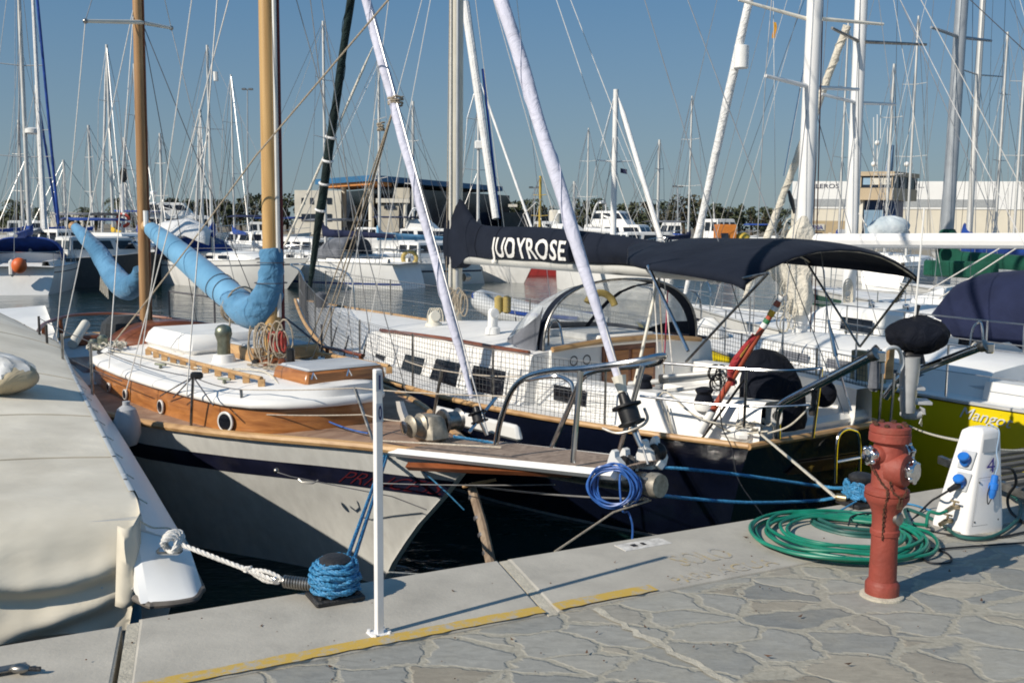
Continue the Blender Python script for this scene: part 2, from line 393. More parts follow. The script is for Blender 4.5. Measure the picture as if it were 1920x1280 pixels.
# ------------------------------------------------------------------ water and quay
def water_mat():
    m, n, l, b = nt_new('harbour_water')
    b.inputs['Base Color'].default_value = (0.006, 0.020, 0.019, 1); b.inputs['Roughness'].default_value = 0.04; b.inputs['IOR'].default_value = 1.33
    tc = n.new('ShaderNodeTexCoord'); hs = []
    for sc_, st, w in ((0.55, (1, 1.6, 1), 1.0), (2.2, (1, 1.8, 1), 0.42), (7.5, (1, 1.4, 1), 0.12)):
        mp = n.new('ShaderNodeMapping'); mp.inputs['Scale'].default_value = st; mp.inputs['Rotation'].default_value = (0, 0, 0.25)
        l.new(tc.outputs['Object'], mp.inputs['Vector'])
        z = n.new('ShaderNodeTexNoise'); z.inputs['Scale'].default_value = sc_; z.inputs['Detail'].default_value = 3; z.inputs['Distortion'].default_value = 0.6
        l.new(mp.outputs['Vector'], z.inputs['Vector'])
        q = n.new('ShaderNodeMath'); q.operation = 'MULTIPLY'; q.inputs[1].default_value = w; l.new(z.outputs['Fac'], q.inputs[0]); hs.append(q)
    a1 = n.new('ShaderNodeMath'); a2 = n.new('ShaderNodeMath'); l.new(hs[0].outputs[0], a1.inputs[0]); l.new(hs[1].outputs[0], a1.inputs[1])
    l.new(a1.outputs[0], a2.inputs[0]); l.new(hs[2].outputs[0], a2.inputs[1])
    bp = n.new('ShaderNodeBump'); bp.inputs['Strength'].default_value = 1.0; bp.inputs['Distance'].default_value = 0.055
    l.new(a2.outputs[0], bp.inputs['Height']); l.new(bp.outputs['Normal'], b.inputs['Normal'])
    return m
structure('water', MB().add([(-2500, -30, 0), (2500, -30, 0), (2500, 4000, 0), (-2500, 4000, 0)], [(0, 1, 2, 3)]), water_mat(), smooth=0)

QE = V((0.8846, 0.4664, 0)); QN = V((-0.4664, 0.8846, 0)); E0 = V((-0.93, 4.52, 0)); QZ = 1.2
def Q(u, v, z=QZ): return E0 + QE * u - QN * v + V((0, 0, z))
def Ql(P):
    d = V(P) - E0; return (d.dot(QE), -d.dot(QN))
QAX = (QE, -QN, V((0, 0, 1)))
CONC = mat('quay_concrete', (0.435, 0.41, 0.355), 0.85, var=0.10, scale=3.5, bump=0.10, bscale=60, dirt=0.5, dirtcol=(0.25, 0.235, 0.205))
MORT = mat('pale_joint_mortar', (0.50, 0.46, 0.37), 0.9, var=0.15, scale=14, bump=0.3, bscale=90)
WALLM = mat('quay_wall_concrete', (0.13, 0.125, 0.11), 0.9, var=0.3, scale=2, bump=0.4, bscale=20)
def paving_mat():
    m, n, l, b = nt_new('crazy_stone_paving')
    tc = n.new('ShaderNodeTexCoord'); mp = n.new('ShaderNodeMapping')
    mp.inputs['Rotation'].default_value = (0, 0, -math.radians(12)); mp.inputs['Scale'].default_value = (2.1, 3.1, 1)
    l.new(tc.outputs['Object'], mp.inputs['Vector'])
    nz = n.new('ShaderNodeTexNoise'); nz.inputs['Scale'].default_value = 3.0; nz.inputs['Detail'].default_value = 4
    l.new(mp.outputs['Vector'], nz.inputs['Vector'])
    va = n.new('ShaderNodeVectorMath'); va.operation = 'MULTIPLY_ADD'; va.inputs[1].default_value = (0.36, 0.36, 0)
    l.new(nz.outputs['Color'], va.inputs[0]); l.new(mp.outputs['Vector'], va.inputs[2])
    ve = n.new('ShaderNodeTexVoronoi'); ve.feature = 'DISTANCE_TO_EDGE'; ve.inputs['Scale'].default_value = 1.45; ve.inputs['Randomness'].default_value = 1.0
    vc = n.new('ShaderNodeTexVoronoi'); vc.inputs['Scale'].default_value = 1.45; vc.inputs['Randomness'].default_value = 1.0
    l.new(va.outputs['Vector'], ve.inputs['Vector']); l.new(va.outputs['Vector'], vc.inputs['Vector'])
    # wobbly joint width
    n4 = n.new('ShaderNodeTexNoise'); n4.inputs['Scale'].default_value = 5; n4.inputs['Detail'].default_value = 5; l.new(tc.outputs['Object'], n4.inputs['Vector'])
    ad = n.new('ShaderNodeMath'); ad.operation = 'MULTIPLY_ADD'; ad.inputs[1].default_value = -0.13; l.new(n4.outputs['Fac'], ad.inputs[0]); l.new(ve.outputs['Distance'], ad.inputs[2])
    edge = n.new('ShaderNodeMapRange'); edge.inputs['From Min'].default_value = -0.035; edge.inputs['From Max'].default_value = 0.0; l.new(ad.outputs[0], edge.inputs['Value'])
    sep = n.new('ShaderNodeSeparateColor'); l.new(vc.outputs['Color'], sep.inputs['Color'])
    st = n.new('ShaderNodeValToRGB'); e = st.color_ramp.elements
    e[0].position = 0; e[0].color = (0.195, 0.200, 0.190, 1); e[1].position = 1; e[1].color = (0.375, 0.345, 0.28, 1)
    for p, c in ((0.3, (0.285, 0.283, 0.258, 1)), (0.6, (0.33, 0.322, 0.285, 1)), (0.85, (0.265, 0.235, 0.185, 1))):
        q = e.new(p); q.color = c
    l.new(sep.outputs['Red'], st.inputs['Fac'])
    n5 = n.new('ShaderNodeTexNoise'); n5.inputs['Scale'].default_value = 9; n5.inputs['Detail'].default_value = 8; n5.inputs['Roughness'].default_value = 0.7; n5.inputs['Distortion'].default_value = 0.8
    ms = n.new('ShaderNodeMapping'); ms.inputs['Scale'].default_value = (1, 2.5, 1); ms.inputs['Rotation'].default_value = (0, 0, 0.35)
    l.new(tc.outputs['Object'], ms.inputs['Vector']); l.new(ms.outputs['Vector'], n5.inputs['Vector'])
    mo = n.new('ShaderNodeMixRGB'); mo.blend_type = 'OVERLAY'; mo.inputs['Fac'].default_value = 0.55
    l.new(st.outputs['Color'], mo.inputs['Color1']); l.new(n5.outputs['Fac'], mo.inputs['Color2'])
    n6 = n.new('ShaderNodeTexNoise'); n6.inputs['Scale'].default_value = 45; n6.inputs['Detail'].default_value = 6; l.new(tc.outputs['Object'], n6.inputs['Vector'])
    mc = n.new('ShaderNodeValToRGB'); mc.color_ramp.elements[0].position = 0.3; mc.color_ramp.elements[0].color = (0.29, 0.27, 0.215, 1); mc.color_ramp.elements[1].position = 0.7; mc.color_ramp.elements[1].color = (0.41, 0.385, 0.315, 1)
    l.new(n6.outputs['Fac'], mc.inputs['Fac'])
    # mortar smeared over the stones
    n7 = n.new('ShaderNodeTexNoise'); n7.inputs['Scale'].default_value = 1.7; n7.inputs['Detail'].default_value = 7; n7.inputs['Roughness'].default_value = 0.65; l.new(tc.outputs['Object'], n7.inputs['Vector'])
    sm = n.new('ShaderNodeMapRange'); sm.inputs['From Min'].default_value = 0.46; sm.inputs['From Max'].default_value = 0.75; sm.inputs['To Max'].default_value = 0.75; l.new(n7.outputs['Fac'], sm.inputs['Value'])
    inv = n.new('ShaderNodeMath'); inv.operation = 'SUBTRACT'; inv.inputs[0].default_value = 1; l.new(sm.outputs['Result'], inv.inputs[1])
    mul = n.new('ShaderNodeMath'); mul.operation = 'MULTIPLY'; l.new(edge.outputs['Result'], mul.inputs[0]); l.new(inv.outputs[0], mul.inputs[1])
    mx = n.new('ShaderNodeMixRGB'); l.new(mul.outputs[0], mx.inputs['Fac']); l.new(mc.outputs['Color'], mx.inputs['Color1']); l.new(mo.outputs['Color'], mx.inputs['Color2'])
    l.new(mx.outputs['Color'], b.inputs['Base Color']); b.inputs['Roughness'].default_value = 0.8
    h1 = n.new('ShaderNodeMath'); h1.operation = 'MULTIPLY_ADD'; h1.inputs[1].default_value = 0.35; l.new(n5.outputs['Fac'], h1.inputs[0]); l.new(edge.outputs['Result'], h1.inputs[2])
    h2 = n.new('ShaderNodeMath'); h2.operation = 'MULTIPLY_ADD'; h2.inputs[1].default_value = 0.22; l.new(n6.outputs['Fac'], h2.inputs[0]); l.new(h1.outputs[0], h2.inputs[2])
    bp = n.new('ShaderNodeBump'); bp.inputs['Strength'].default_value = 0.5; bp.inputs['Distance'].default_value = 0.010
    l.new(h2.outputs[0], bp.inputs['Height']); l.new(bp.outputs['Normal'], b.inputs['Normal'])
    return m
PAVE = paving_mat()
# stone paving sheet behind the coping; wall of the quay below
structure('paving', MB().add([Q(-14, 0.70), Q(30, 0.70), Q(30, 16), Q(-14, 16)], [(0, 1, 2, 3)]), PAVE, smooth=0)
structure('quay_wall', MB().box(Q(8, 0.45, -0.42), 44, 0.8, 2.9, QAX), WALLM, smooth=0)
j1, j2 = gz(245, 1172, QZ), gz(950, 1056, QZ)
u1, u2 = Ql(j1)[0], Ql(j2)[0]
SK = -0.18   # the joints run a little askew
def coping(ua, ub, z):
    mb = MB(); W = 0.735
    P = [Q(ua, 0, z), Q(ub, 0, z), Q(ub + SK * W, W, z), Q(ua + SK * W, W, z)]
    B_ = [p - V((0, 0, 0.32)) for p in P]
    inn = [Q(ua + 0.012, 0.015, z + 0.006), Q(ub - 0.012, 0.015, z + 0.006), Q(ub - 0.012 + SK * W, W - 0.003, z + 0.006), Q(ua + 0.012 + SK * W, W - 0.003, z + 0.006)]
    mb.add(P + B_ + inn, [(0, 1, 5, 4), (1, 2, 6, 5), (2, 3, 7, 6), (3, 0, 4, 7), (0, 1, 9, 8), (1, 2, 10, 9), (2, 3, 11, 10), (3, 0, 8, 11), (8, 9, 10, 11), (4, 5, 6, 7)])
    return mb
structure('quay_coping', coping(-14, u1 - 0.03, QZ - 0.012), CONC, smooth=0)
structure('quay_coping', coping(u1 + 0.04, u2 - 0.03, QZ + 0.004), CONC, smooth=0)
structure('quay_coping', coping(u2 + 0.03, 30, QZ + 0.002), CONC, smooth=0)
structure('quay_joint', MB().box(Q(u1 + 0.012 + SK * 0.37, 0.40, QZ - 0.004), 0.05, 0.74, 0.02, ((QE), (-QN + QE * SK).normalized(), V((0, 0, 1)))), MORT, smooth=0)
structure('quay_joint', MB().box(Q(u2 + SK * 0.37, 0.385, QZ - 0.006), 0.052, 0.75, 0.02, ((QE), (-QN + QE * SK).normalized(), V((0, 0, 1)))), MORT, smooth=0)
mb = MB(); A, Bq = gz(1112, 1142, QZ), gz(1400, 1300, QZ); dirn = (Bq - A).normalized(); nn = dirn.cross(V((0, 0, 1)))
rows = []
for i in range(24):
    p = A.lerp(Bq, i / 23); w = 0.014 + 0.012 * random.random(); o = nn * (random.random() - .5) * 0.03
    rows.append([p + nn * w + o + V((0, 0, .005)), p - nn * w + o + V((0, 0, .005))])
structure('paving_joint', mb.grid(rows), MORT, smooth=0)

def paint_mat(name, col, wear, base=(0.38, 0.37, 0.34)):
    m, n, l, b = nt_new(name)
    tc = n.new('ShaderNodeTexCoord'); z = n.new('ShaderNodeTexNoise'); z.inputs['Scale'].default_value = 16; z.inputs['Detail'].default_value = 9; z.inputs['Roughness'].default_value = 0.75
    l.new(tc.outputs['Object'], z.inputs['Vector'])
    r = n.new('ShaderNodeMapRange'); r.inputs['From Min'].default_value = wear - 0.07; r.inputs['From Max'].default_value = wear + 0.07; l.new(z.outputs['Fac'], r.inputs['Value'])
    mx = n.new('ShaderNodeMixRGB'); mx.inputs['Color1'].default_value = (*base, 1); mx.inputs['Color2'].default_value = (*col, 1)
    l.new(r.outputs['Result'], mx.inputs['Fac']); l.new(mx.outputs['Color'], b.inputs['Base Color']); b.inputs['Roughness'].default_value = 0.8
    return m
YLINE = paint_mat('yellow_road_paint', (0.54, 0.36, 0.07), 0.45)
YFADE = paint_mat('worn_yellow_stencil_paint', (0.47, 0.36, 0.17), 0.55)
mb = MB(); uend = Ql(gz(1225, 1106, QZ))[0]
def line_seg(ua, ub):
    n = max(2, int((ub - ua) / 0.05)); rows = []
    for i in range(n + 1):
        u = ua + (ub - ua) * i / n
        rows.append([Q(u, 0.655 + random.uniform(-.004, .004), QZ + 0.016), Q(u, 0.735 + random.uniform(-.006, .006), QZ + 0.016)])
    return rows
structure('yellow_line_marking', MB().grid(line_seg(u1 - 0.06, u2 - 0.16)), YLINE, smooth=0)
structure('yellow_line_marking', MB().grid(line_seg(u2 - 0.09, uend)), YLINE, smooth=0)
def ground_text(txt, pa, pb, h, m):
    a, b_ = gz(*pa, QZ), gz(*pb, QZ); d = b_ - a; L = d.length; d.normalize(); nrm = V((-d.y, d.x, 0))
    mb = letters(txt, lambda u, v: a + d * (u) + nrm * (v * h) + V((0, 0, 0.0105)), width=L, maxedge=9)
    structure('painted_stencil_lettering', mb, m, smooth=0)
ground_text('SOLO', (1283, 1064), (1382, 1046), 0.17, YFADE)
ground_text('PARA', (1276, 1098), (1350, 1081), 0.10, YFADE)
ground_text('AGUA', (1358, 1080), (1462, 1060), 0.10, YFADE)
# small plate let into the coping and bits on the ground
mb = MB(); c = gz(1206, 1023, QZ); mb.box(c + V((0, 0, 0.009)), 0.30, 0.11, 0.004, QAX)
structure('painted_patch', mb, mat('white_worn_paint', (0.62, 0.60, 0.56), 0.8, var=0.2, scale=30, dirt=0.6), smooth=0)
mb = MB()
for u, w in ((0.0, 0.03), (0.06, 0.02)): mb.box(c + QE * (u - 0.06) + V((0, 0, 0.0125)), w, 0.035, 0.003, QAX)
structure('painted_patch_marks', mb, BLACK, smooth=0)
mb = MB(); rnd = random.Random(3)
spots = [(490, 1178), (850, 1112), (1152, 1058), (1398, 1011), (1425, 1105), (1390, 1118), (1210, 1180), (1118, 1190), (1500, 1160), (1590, 1250), (1300, 1218), (1100, 1228), (1418, 1150), (960, 1204), (1780, 1075), (1840, 1130), (620, 1255), (1440, 1235)]
for x, y in spots:
    p = gz(x, y, QZ) + V((0, 0, 0.012)); a = rnd.random() * 6; r = rnd.uniform(.005, .010)
    mb.add([p + V((math.cos(a) * r * 2, math.sin(a) * r * 2, .004)), p + V((math.cos(a + 1.6) * r * .7, math.sin(a + 1.6) * r * .7, 0)), p - V((math.cos(a) * r * 2, math.sin(a) * r * 2, -.008)), p - V((math.cos(a + 1.6) * r * .7, math.sin(a + 1.6) * r * .7, 0))], [(0, 1, 2, 3)])
for _ in range(160):
    p = Q(rnd.uniform(-1.5, 4), rnd.uniform(0.05, 3), QZ + 0.010); r = rnd.uniform(.002, .005)
    mb.sph(p, r, r, r * .6, 5, 3)
mb.build('dry_leaf_litter', mat('dry_leaf_brown', (0.13, 0.065, 0.035), 0.9, var=0.4, scale=20), kind='stuff', label='scattered dry leaf bits and grit on the stone paving')

# ------------------------------------------------------------------ hydrant
HYR = mat('faded_red_hydrant_paint', (0.27, 0.052, 0.034), 0.6, var=0.14, scale=7, bump=0.2, bscale=45, dirt=0.75, dirtcol=(0.20, 0.075, 0.05))
RUST = mat('rusty_chain_iron', (0.10, 0.05, 0.03), 0.85, 0.3, var=0.4, scale=60)
hb = gz(1653, 1117, QZ); hd = thing('fire_hydrant', 'faded red pillar fire hydrant with chrome caps standing on the paving', 'hydrant', hb)
K = hb.y / FPX
def hp(pr): return [(h * K * 1.0, r * K) for h, r in pr]
MB().lathe(hb, hp([(0, 31), (4, 32), (26, 32), (31, 29), (34, 26), (90, 25), (123, 25), (125, 27.5), (133, 27.5), (136, 25), (150, 25), (165, 26), (178, 30), (190, 38), (196, 41.5), (204, 41.5)]), 40).build('lower_column', HYR, hd)
MB().lathe(hb, hp([(205.5, 41), (213, 41), (217, 37), (220, 31), (224, 30), (290, 30), (300, 28), (304, 30), (306, 36), (308, 38.5), (322, 38.5), (324, 36.5), (326, 38), (334, 37.5), (337, 34), (338, 12)]), 40).build('upper_body', HYR, hd)
mb = MB()
for k in range(8):
    a = 2 * PI * k / 8 + .2; p = hb + V((math.cos(a) * 29 * K, math.sin(a) * 29 * K, 338 * K)); mb.lathe(p, [(0, 5 * K), (3.5 * K, 5 * K), (4.5 * K, 3 * K)], 6)
mb.build('top_bolts', RUST, hd)
def outlet(ang, z, rad, length, tilt=0.0, capr=18):
    ax = V((math.cos(ang), math.sin(ang), tilt)).normalized(); c = hb + V((0, 0, z * K))
    MB().lathe(c, hp([(5, rad), (length - 6, rad), (length, rad - 3), (length + 1, rad - 8)]), 28, ax).build('outlet', HYR, hd)
    o = c + ax * (length * K)
    cap = MB().lathe(o, hp([(-4, capr - 2), (-2, capr), (4, capr), (5, capr - 3), (8, capr - 3), (9, capr + 2), (16, capr + 2), (19, capr - 1), (20, 5), (20.5, 3)]), 20, ax)
    X = ax.orthogonal().normalized(); Y = ax.cross(X)
    for k in range(6):
        a = 2 * PI * k / 6; cap.sph(o + ax * (13 * K) + (X * math.cos(a) + Y * math.sin(a)) * ((capr + 1) * K), 5.5 * K, n=8, m=6)
    return cap.build('hose_cap', CHROME, hd)
outlet(math.radians(200), 282, 19, 33, 0.0, 14)
outlet(math.radians(-46), 254, 33, 37, 0.02, 18)
outlet(math.radians(22), 282, 19, 33, 0.0, 14)
# chains hanging from the caps
def chain(pts, r, link):
    mb = MB(); P = []; L = 0
    Ps = cat(pts, 10); seg = []; acc = 0
    last = Ps[0]; k = 0
    for i in range(1, len(Ps)):
        while (Ps[i] - last).length >= link:
            d = (Ps[i] - last).normalized(); nx = last + d * link
            u = d.cross(V((0.3, 0.2, 1))).normalized()
            if k % 2: u = d.cross(u)
            ring = [last + d * (link * (.5 + .62 * math.cos(t))) + u * (link * .33 * math.sin(t)) for t in [2 * PI * j / 8 for j in range(8)]]
            mb.path(ring, r, 5, True); last = nx; k += 1
    return mb
fr_ = V((-0.45, -0.89, 0))
def hs(a, z, r): return hb + V((math.cos(a) * r * K, math.sin(a) * r * K, z * K))
A_ = lambda d: math.radians(d)
chain([hs(A_(205), 264, 47), hs(A_(230), 232, 34), hs(A_(248), 222, 41), hs(A_(250), 206, 44), hs(A_(243), 180, 34), hs(A_(241), 150, 28), hs(A_(241), 118, 28)], .0022, .013).build('cap_chain', RUST, hd)
chain([hs(A_(262), 262, 32), hs(A_(258), 235, 32), hs(A_(262), 219, 40), hs(A_(275), 210, 43), hs(A_(290), 206, 44), hs(A_(300), 216, 43), hs(A_(315), 224, 40)], .0022, .013).build('cap_chain', RUST, hd)
mb = MB().box(hs(A_(285), 190, 40), 11 * K, 6 * K, 14 * K, bev=.002); mb.path([hs(A_(281), 195, 42), hs(A_(281), 207, 42.5), hs(A_(289), 207, 42.5), hs(A_(289), 195, 42)], 1.6 * K, 6)
mb.build('padlock', RUST, hd)
MB().lathe(hs(A_(-52), 160, 22), hp([(0, 13), (7, 13), (9, 11), (10, 2)]), 18, V((math.cos(A_(-52)), math.sin(A_(-52)), 0))).build('drain_cap', DSTEEL, hd)
MB().lathe(hb, [(0.001, .10), (.010, .098), (.016, .085)], 24).build('mortar_collar', MORT, hd)

# ------------------------------------------------------------------ service pedestal
PEDW = mat('white_pedestal_plastic', (0.80, 0.79, 0.78), 0.4, var=0.04, scale=2, dirt=0.2, dirtcol=(0.5, 0.46, 0.4))
SOCKB = mat('blue_socket_plastic', (0.02, 0.16, 0.55), 0.35, var=0.15, scale=12)
pb = [gz(1746, 985, QZ), gz(1813, 1003, QZ), gz(1882, 994, QZ)]; pt = [gz(1801, 805, 1.775), gz(1843, 811, 1.775), gz(1877, 806, 1.775)]
pb.append(pb[0] + pb[2] - pb[1]); pt.append(pt[0] + pt[2] - pt[1])
pc = sum(pb, V((0, 0, 0))) / 4
pd_ = thing('service_pedestal', 'white tapered power and water pedestal marked 4 at quay edge', 'pedestal', pc)
def inset(q, t, dz=0): c = sum(q, V((0, 0, 0))) / 4; return [p.lerp(c, t) + V((0, 0, dz)) for p in q]
def rnd_ring(q, k=0.16):
    out = []
    for i in range(4):
        p, a, b = q[i], q[i - 1], q[(i + 1) % 4]
        out += [p.lerp(a, k * .5), p.lerp(p.lerp(a, k * .5).lerp(p.lerp(b, k * .5), .5), .55), p.lerp(b, k * .5)]
    return out
MB().loft([rnd_ring(pb), rnd_ring(inset(pb, .0, .03)), rnd_ring(inset(pt, 0, -.015)), rnd_ring(inset(pt, .06, 0)), rnd_ring(inset(pt, .4, .018))], True, True, True).build('body', PEDW, pd_, smooth=50)
def pface(i, u, v, off=0.0):   # point on a side face: i 0 = left face, 1 = right face
    a, b, c, d = pb[i], pb[i + 1], pt[i + 1], pt[i]
    p = a.lerp(b, u).lerp(d.lerp(c, u), v); n = (b - a).cross(d - a).normalized()
    return p + n * off, n, (b - a).normalized(), (d - a).normalized()
for v in (0.72, 0.50):
    p, n, x, y = pface(0, 0.58, v, 0.004)
    MB().box(p, .085, .11, .012, (x, y, n), bev=.004).build('socket_plate', GREYW, pd_)
    MB().lathe(p - y * .005, [(0, .028), (.03, .026), (.034, .022)], 18, (n - y * .5).normalized()).build('socket', SOCKB, pd_)
    q = p + n * .045 + y * .018
    MB().lathe(q, [(-.008, .031), (.004, .032), (.010, .028), (.012, .01)], 20, (n * .75 + y * .9).normalized()).build('socket_cover', SOCKB, pd_)
p, n, x, y = pface(0, 0.58, 0.47, 0.03); MB().cyl(p, p + n * .05 - y * .04 - x * .02, .02, .014, 10).build('cable_plug', BLACK, pd_)
BRASS = mat('dull_brass', (0.36, 0.29, 0.18), 0.4, 0.9, var=0.2, scale=20)
for v in (0.245, 0.10):
    p, n, x, y = pface(0, 0.62 if v > .2 else .52, v, 0.0)
    mb = MB().cyl(p, p + n * .07, .014, .013, 10).cyl(p + n * .055, p + n * .055 + y * .035, .007, .006, 8).path([p + n * .055 + y * .037 - x * .025, p + n * .055 + y * .037 + x * .025], .006, 8)
    mb.cyl(p + n * .06, p + n * .11 - y * .02, .015, .013, 10)
    mb.build('tap', BRASS, pd_)
mb = MB(); rows = [pface(1, .1, .93, .002)[0], pface(1, .9, .93, .002)[0], pface(1, .9, .80, .002)[0], pface(1, .1, .80, .002)[0]]
mb.add(rows, [(0, 1, 2, 3)]); mb.build('label_panel', GREYW, pd_, smooth=0)
letters('4', lambda u, v: pface(1, .36 + .34 * u, .595 + .145 * v, .003)[0], bold=-.004).build('number', mat('blue_number_paint', (0.03, 0.02, 0.22), 0.5), pd_, smooth=0)
for a_, b_, c_, d_ in ((.1, .9, .55, .553), (.1, .9, .08, .083), (.1, .107, .08, .55), (.893, .9, .08, .55)):
    MB().add([pface(1, a_, c_, .0015)[0], pface(1, b_, c_, .0015)[0], pface(1, b_, d_, .0015)[0], pface(1, a_, d_, .0015)[0]], [(0, 1, 2, 3)]).build('panel_gap', RUBBER, pd_, smooth=0)
for a_, c_ in ((.16, .12), (.84, .12), (.16, .51), (.84, .51)): MB().lathe(pface(1, a_, c_, 0)[0], [(0, .006), (.002, .006), (.003, .003)], 8, pface(1, a_, c_, 0)[1]).build('screw', DSTEEL, pd_)
p, n, x, y = pface(1, .52, .47, .03)
mb = MB().lathe(p - y * .07, [(0, .012), (.02, .02), (.05, .022), (.052, .026), (.085, .026), (.09, .02), (.13, .019), (.135, .012)], 16, y)
pl = mb.build('hanging_plug', SOCKB, pd_)
MB().path(cat([p + y * .065, p + y * .13 + x * .01, pface(1, .7, .8, .01)[0], pface(1, .85, 1.0, .005)[0], pt[3].lerp(pt[2], .5) + V((0, 0, .02))], 6), .0035, 6).build('plug_cord', mat('pale_blue_cord', (0.25, 0.36, 0.5), .5), pd_)
MB().path(cat([p - y * .07, p - y * .10 - x * .02, p - y * .04 - x * .035, p + y * .02 - x * .02], 6), .003, 6).build('plug_strap', BLACK, pd_)

# hoses and cables round the pedestal
hc = gz(1578, 1014, QZ); rnd = random.Random(11); pts = []
for k in range(9):
    r = [.455, .42, .445, .38, .33, .45, .41, .30, .46][k]; ox, oy = rnd.uniform(-.06, .06), rnd.uniform(-.05, .05)
    ph0 = 0.3
    for j in range(12):
        a = ph0 - 2 * PI * j / 12
        pts.append(hc + V((ox + r * math.cos(a), oy + (r + rnd.uniform(-.02, .02)) * .93 * math.sin(a), (.014 + .009 * min(k, 3)) + .016 * rnd.random() ** 2)))
p0, n0, x0, y0 = pface(0, .62, .245, 0.0)
tapend = p0 + n0 * .11 - y0 * .02
pts += [gz(1735, 990, QZ) + V((0, 0, .02)), gz(1737, 985, QZ + .06), gz(1742, 960, QZ + .13), tapend - V((.05, .02, .01)), tapend]
MB().path(cat(pts, 5), .0098, 8).build('garden_hose', HOSEG, base=hc, label='green garden hose coiled on the quay behind the red hydrant', cat_='hose')
pts = []
hc2 = gz(1620, 990, QZ)
for k in range(3):
    r = .30 - .03 * k
    for j in range(10):
        a = 2 * PI * j / 10 + k * .4; pts.append(hc2 + V((r * math.cos(a) + rnd.uniform(-.03, .03), .7 * r * math.sin(a), .012 + .015 * k)))
pts += [gz(1700, 960, QZ) + V((0, 0, .02)), gz(1760, 985, QZ) + V((0, 0, .02)), gz(1800, 1012, QZ) + V((0, 0, .02)), gz(1860, 1012, QZ) + V((0, 0, .02)), gz(1905, 985, QZ) + V((0, 0, .03)), gz(1912, 955, QZ) + V((0, 0, .04)), gz(1890, 925, QZ + .05)]
MB().path(cat(pts, 5), .011, 7).build('old_hose', HOSEGD, base=hc2, label='dull dark green hose tangled inside the bright green coil', cat_='hose')
CABLE = mat('black_cable_rubber', (0.014, 0.014, 0.016), 0.55, var=0.3, scale=20)
p, n, x, y = pface(0, 0.58, 0.47, 0.03); pl_end = p + n * .05 - y * .04 - x * .02
MB().path(cat([pl_end, pl_end - x * .06 - V((0, 0, .05)), gz(1745, 940, QZ + .06), gz(1718, 970, QZ) + V((0, 0, .01)), gz(1705, 985, QZ) + V((0, 0, .01)), gz(1740, 998, QZ) + V((0, 0, .01)), gz(1800, 1008, QZ) + V((0, 0, .012)), gz(1870, 1010, QZ) + V((0, 0, .012)), gz(1925, 1000, QZ) + V((0, 0, .012))], 8), .0065, 7).build('power_cable', CABLE, base=pc, label='black power cable looping from the lower blue socket along the ground', cat_='cable')
MB().path(cat([gz(1590, 1000, QZ) + V((0, 0, .05)), gz(1600, 985, QZ) + V((0, 0, .06)), gz(1650, 980, QZ) + V((0, 0, .05)), gz(1700, 1005, QZ) + V((0, 0, .02)), gz(1740, 1028, QZ) + V((0, 0, .01)), gz(1775, 1040, QZ) + V((0, 0, .01)), gz(1782, 1056, QZ) + V((0, 0, .01)), gz(1745, 1058, QZ) + V((0, 0, .01)), gz(1728, 1044, QZ) + V((0, 0, .01)), gz(1760, 1033, QZ) + V((0, 0, .012)), gz(1930, 1020, QZ) + V((0, 0, .012))], 8), .0055, 7).build('power_cable', CABLE, base=gz(1750, 1040, QZ), label='thin black cable with a small loop in front of the white pedestal', cat_='cable')
MB().path(cat([pface(1, 1.0, .62, -.02)[0], gz(1898, 880, QZ + .30), gz(1905, 905, QZ + .22), gz(1890, 930, QZ + .1), gz(1895, 965, QZ) + V((0, 0, .02)), gz(1930, 990, QZ) + V((0, 0, .01))], 8), .009, 7).build('power_cable', CABLE, base=gz(1895, 965, QZ), label='thick black cable hanging behind the right side of the white pedestal', cat_='cable')

# ------------------------------------------------------------------ white number post
POSTW = mat('white_post_paint', (0.80, 0.79, 0.78), 0.4, var=0.06, scale=6, dirt=0.4, dirtcol=(.45, .40, .33))
wp = gz(711, 1192, QZ); po = thing('number_post', 'slim white square post marked 10 at the yellow line', 'post', wp)
ang = math.radians(33); PX = V((math.cos(ang), math.sin(ang), 0)); PY = V((-PX.y, PX.x, 0)); PH = 1.118; hw = .0155
MB().box(wp + V((0, 0, PH / 2 + .006)), hw * 2, hw * 2, PH, (PX, PY, V((0, 0, 1))), bev=.003).build('shaft', POSTW, po)
mb = MB().box(wp + V((0, 0, .010)), .085, .085, .012, (PX, PY, V((0, 0, 1))), bev=.004)
for i in (-1, 1):
    for j in (-1, 1): mb.cyl(wp + PX * .032 * i + PY * .032 * j + V((0, 0, .012)), wp + PX * .032 * i + PY * .032 * j + V((0, 0, .026)), .008, .007, 6)
mb.build('foot_plate', POSTW, po)
NUMB = mat('navy_number_sticker', (0.02, 0.03, 0.12), 0.5)
NSTK = mat('pale_blue_sticker', (0.45, 0.50, 0.56), 0.5)
for ch, z in (('1', 1.035), ('0', .91)):
    o = wp - PY * (hw + .0016) - PX * .0145 + V((0, 0, z))
    st = MB().add([o, o + PX * .032, o + PX * .029 + V((0, 0, .075)), o + V((0, 0, .075))], [(0, 1, 2, 3)]).build('number_sticker', NSTK, po, smooth=0)
    o2 = o - PY * .0012
    letters(ch, lambda u, v: o2 + PX * (.009 + .016 * u if ch == '0' else .011 + .009 * u) + V((0, 0, .010 + .055 * v)), bold=.03).build('digit', NUMB, st, smooth=0)

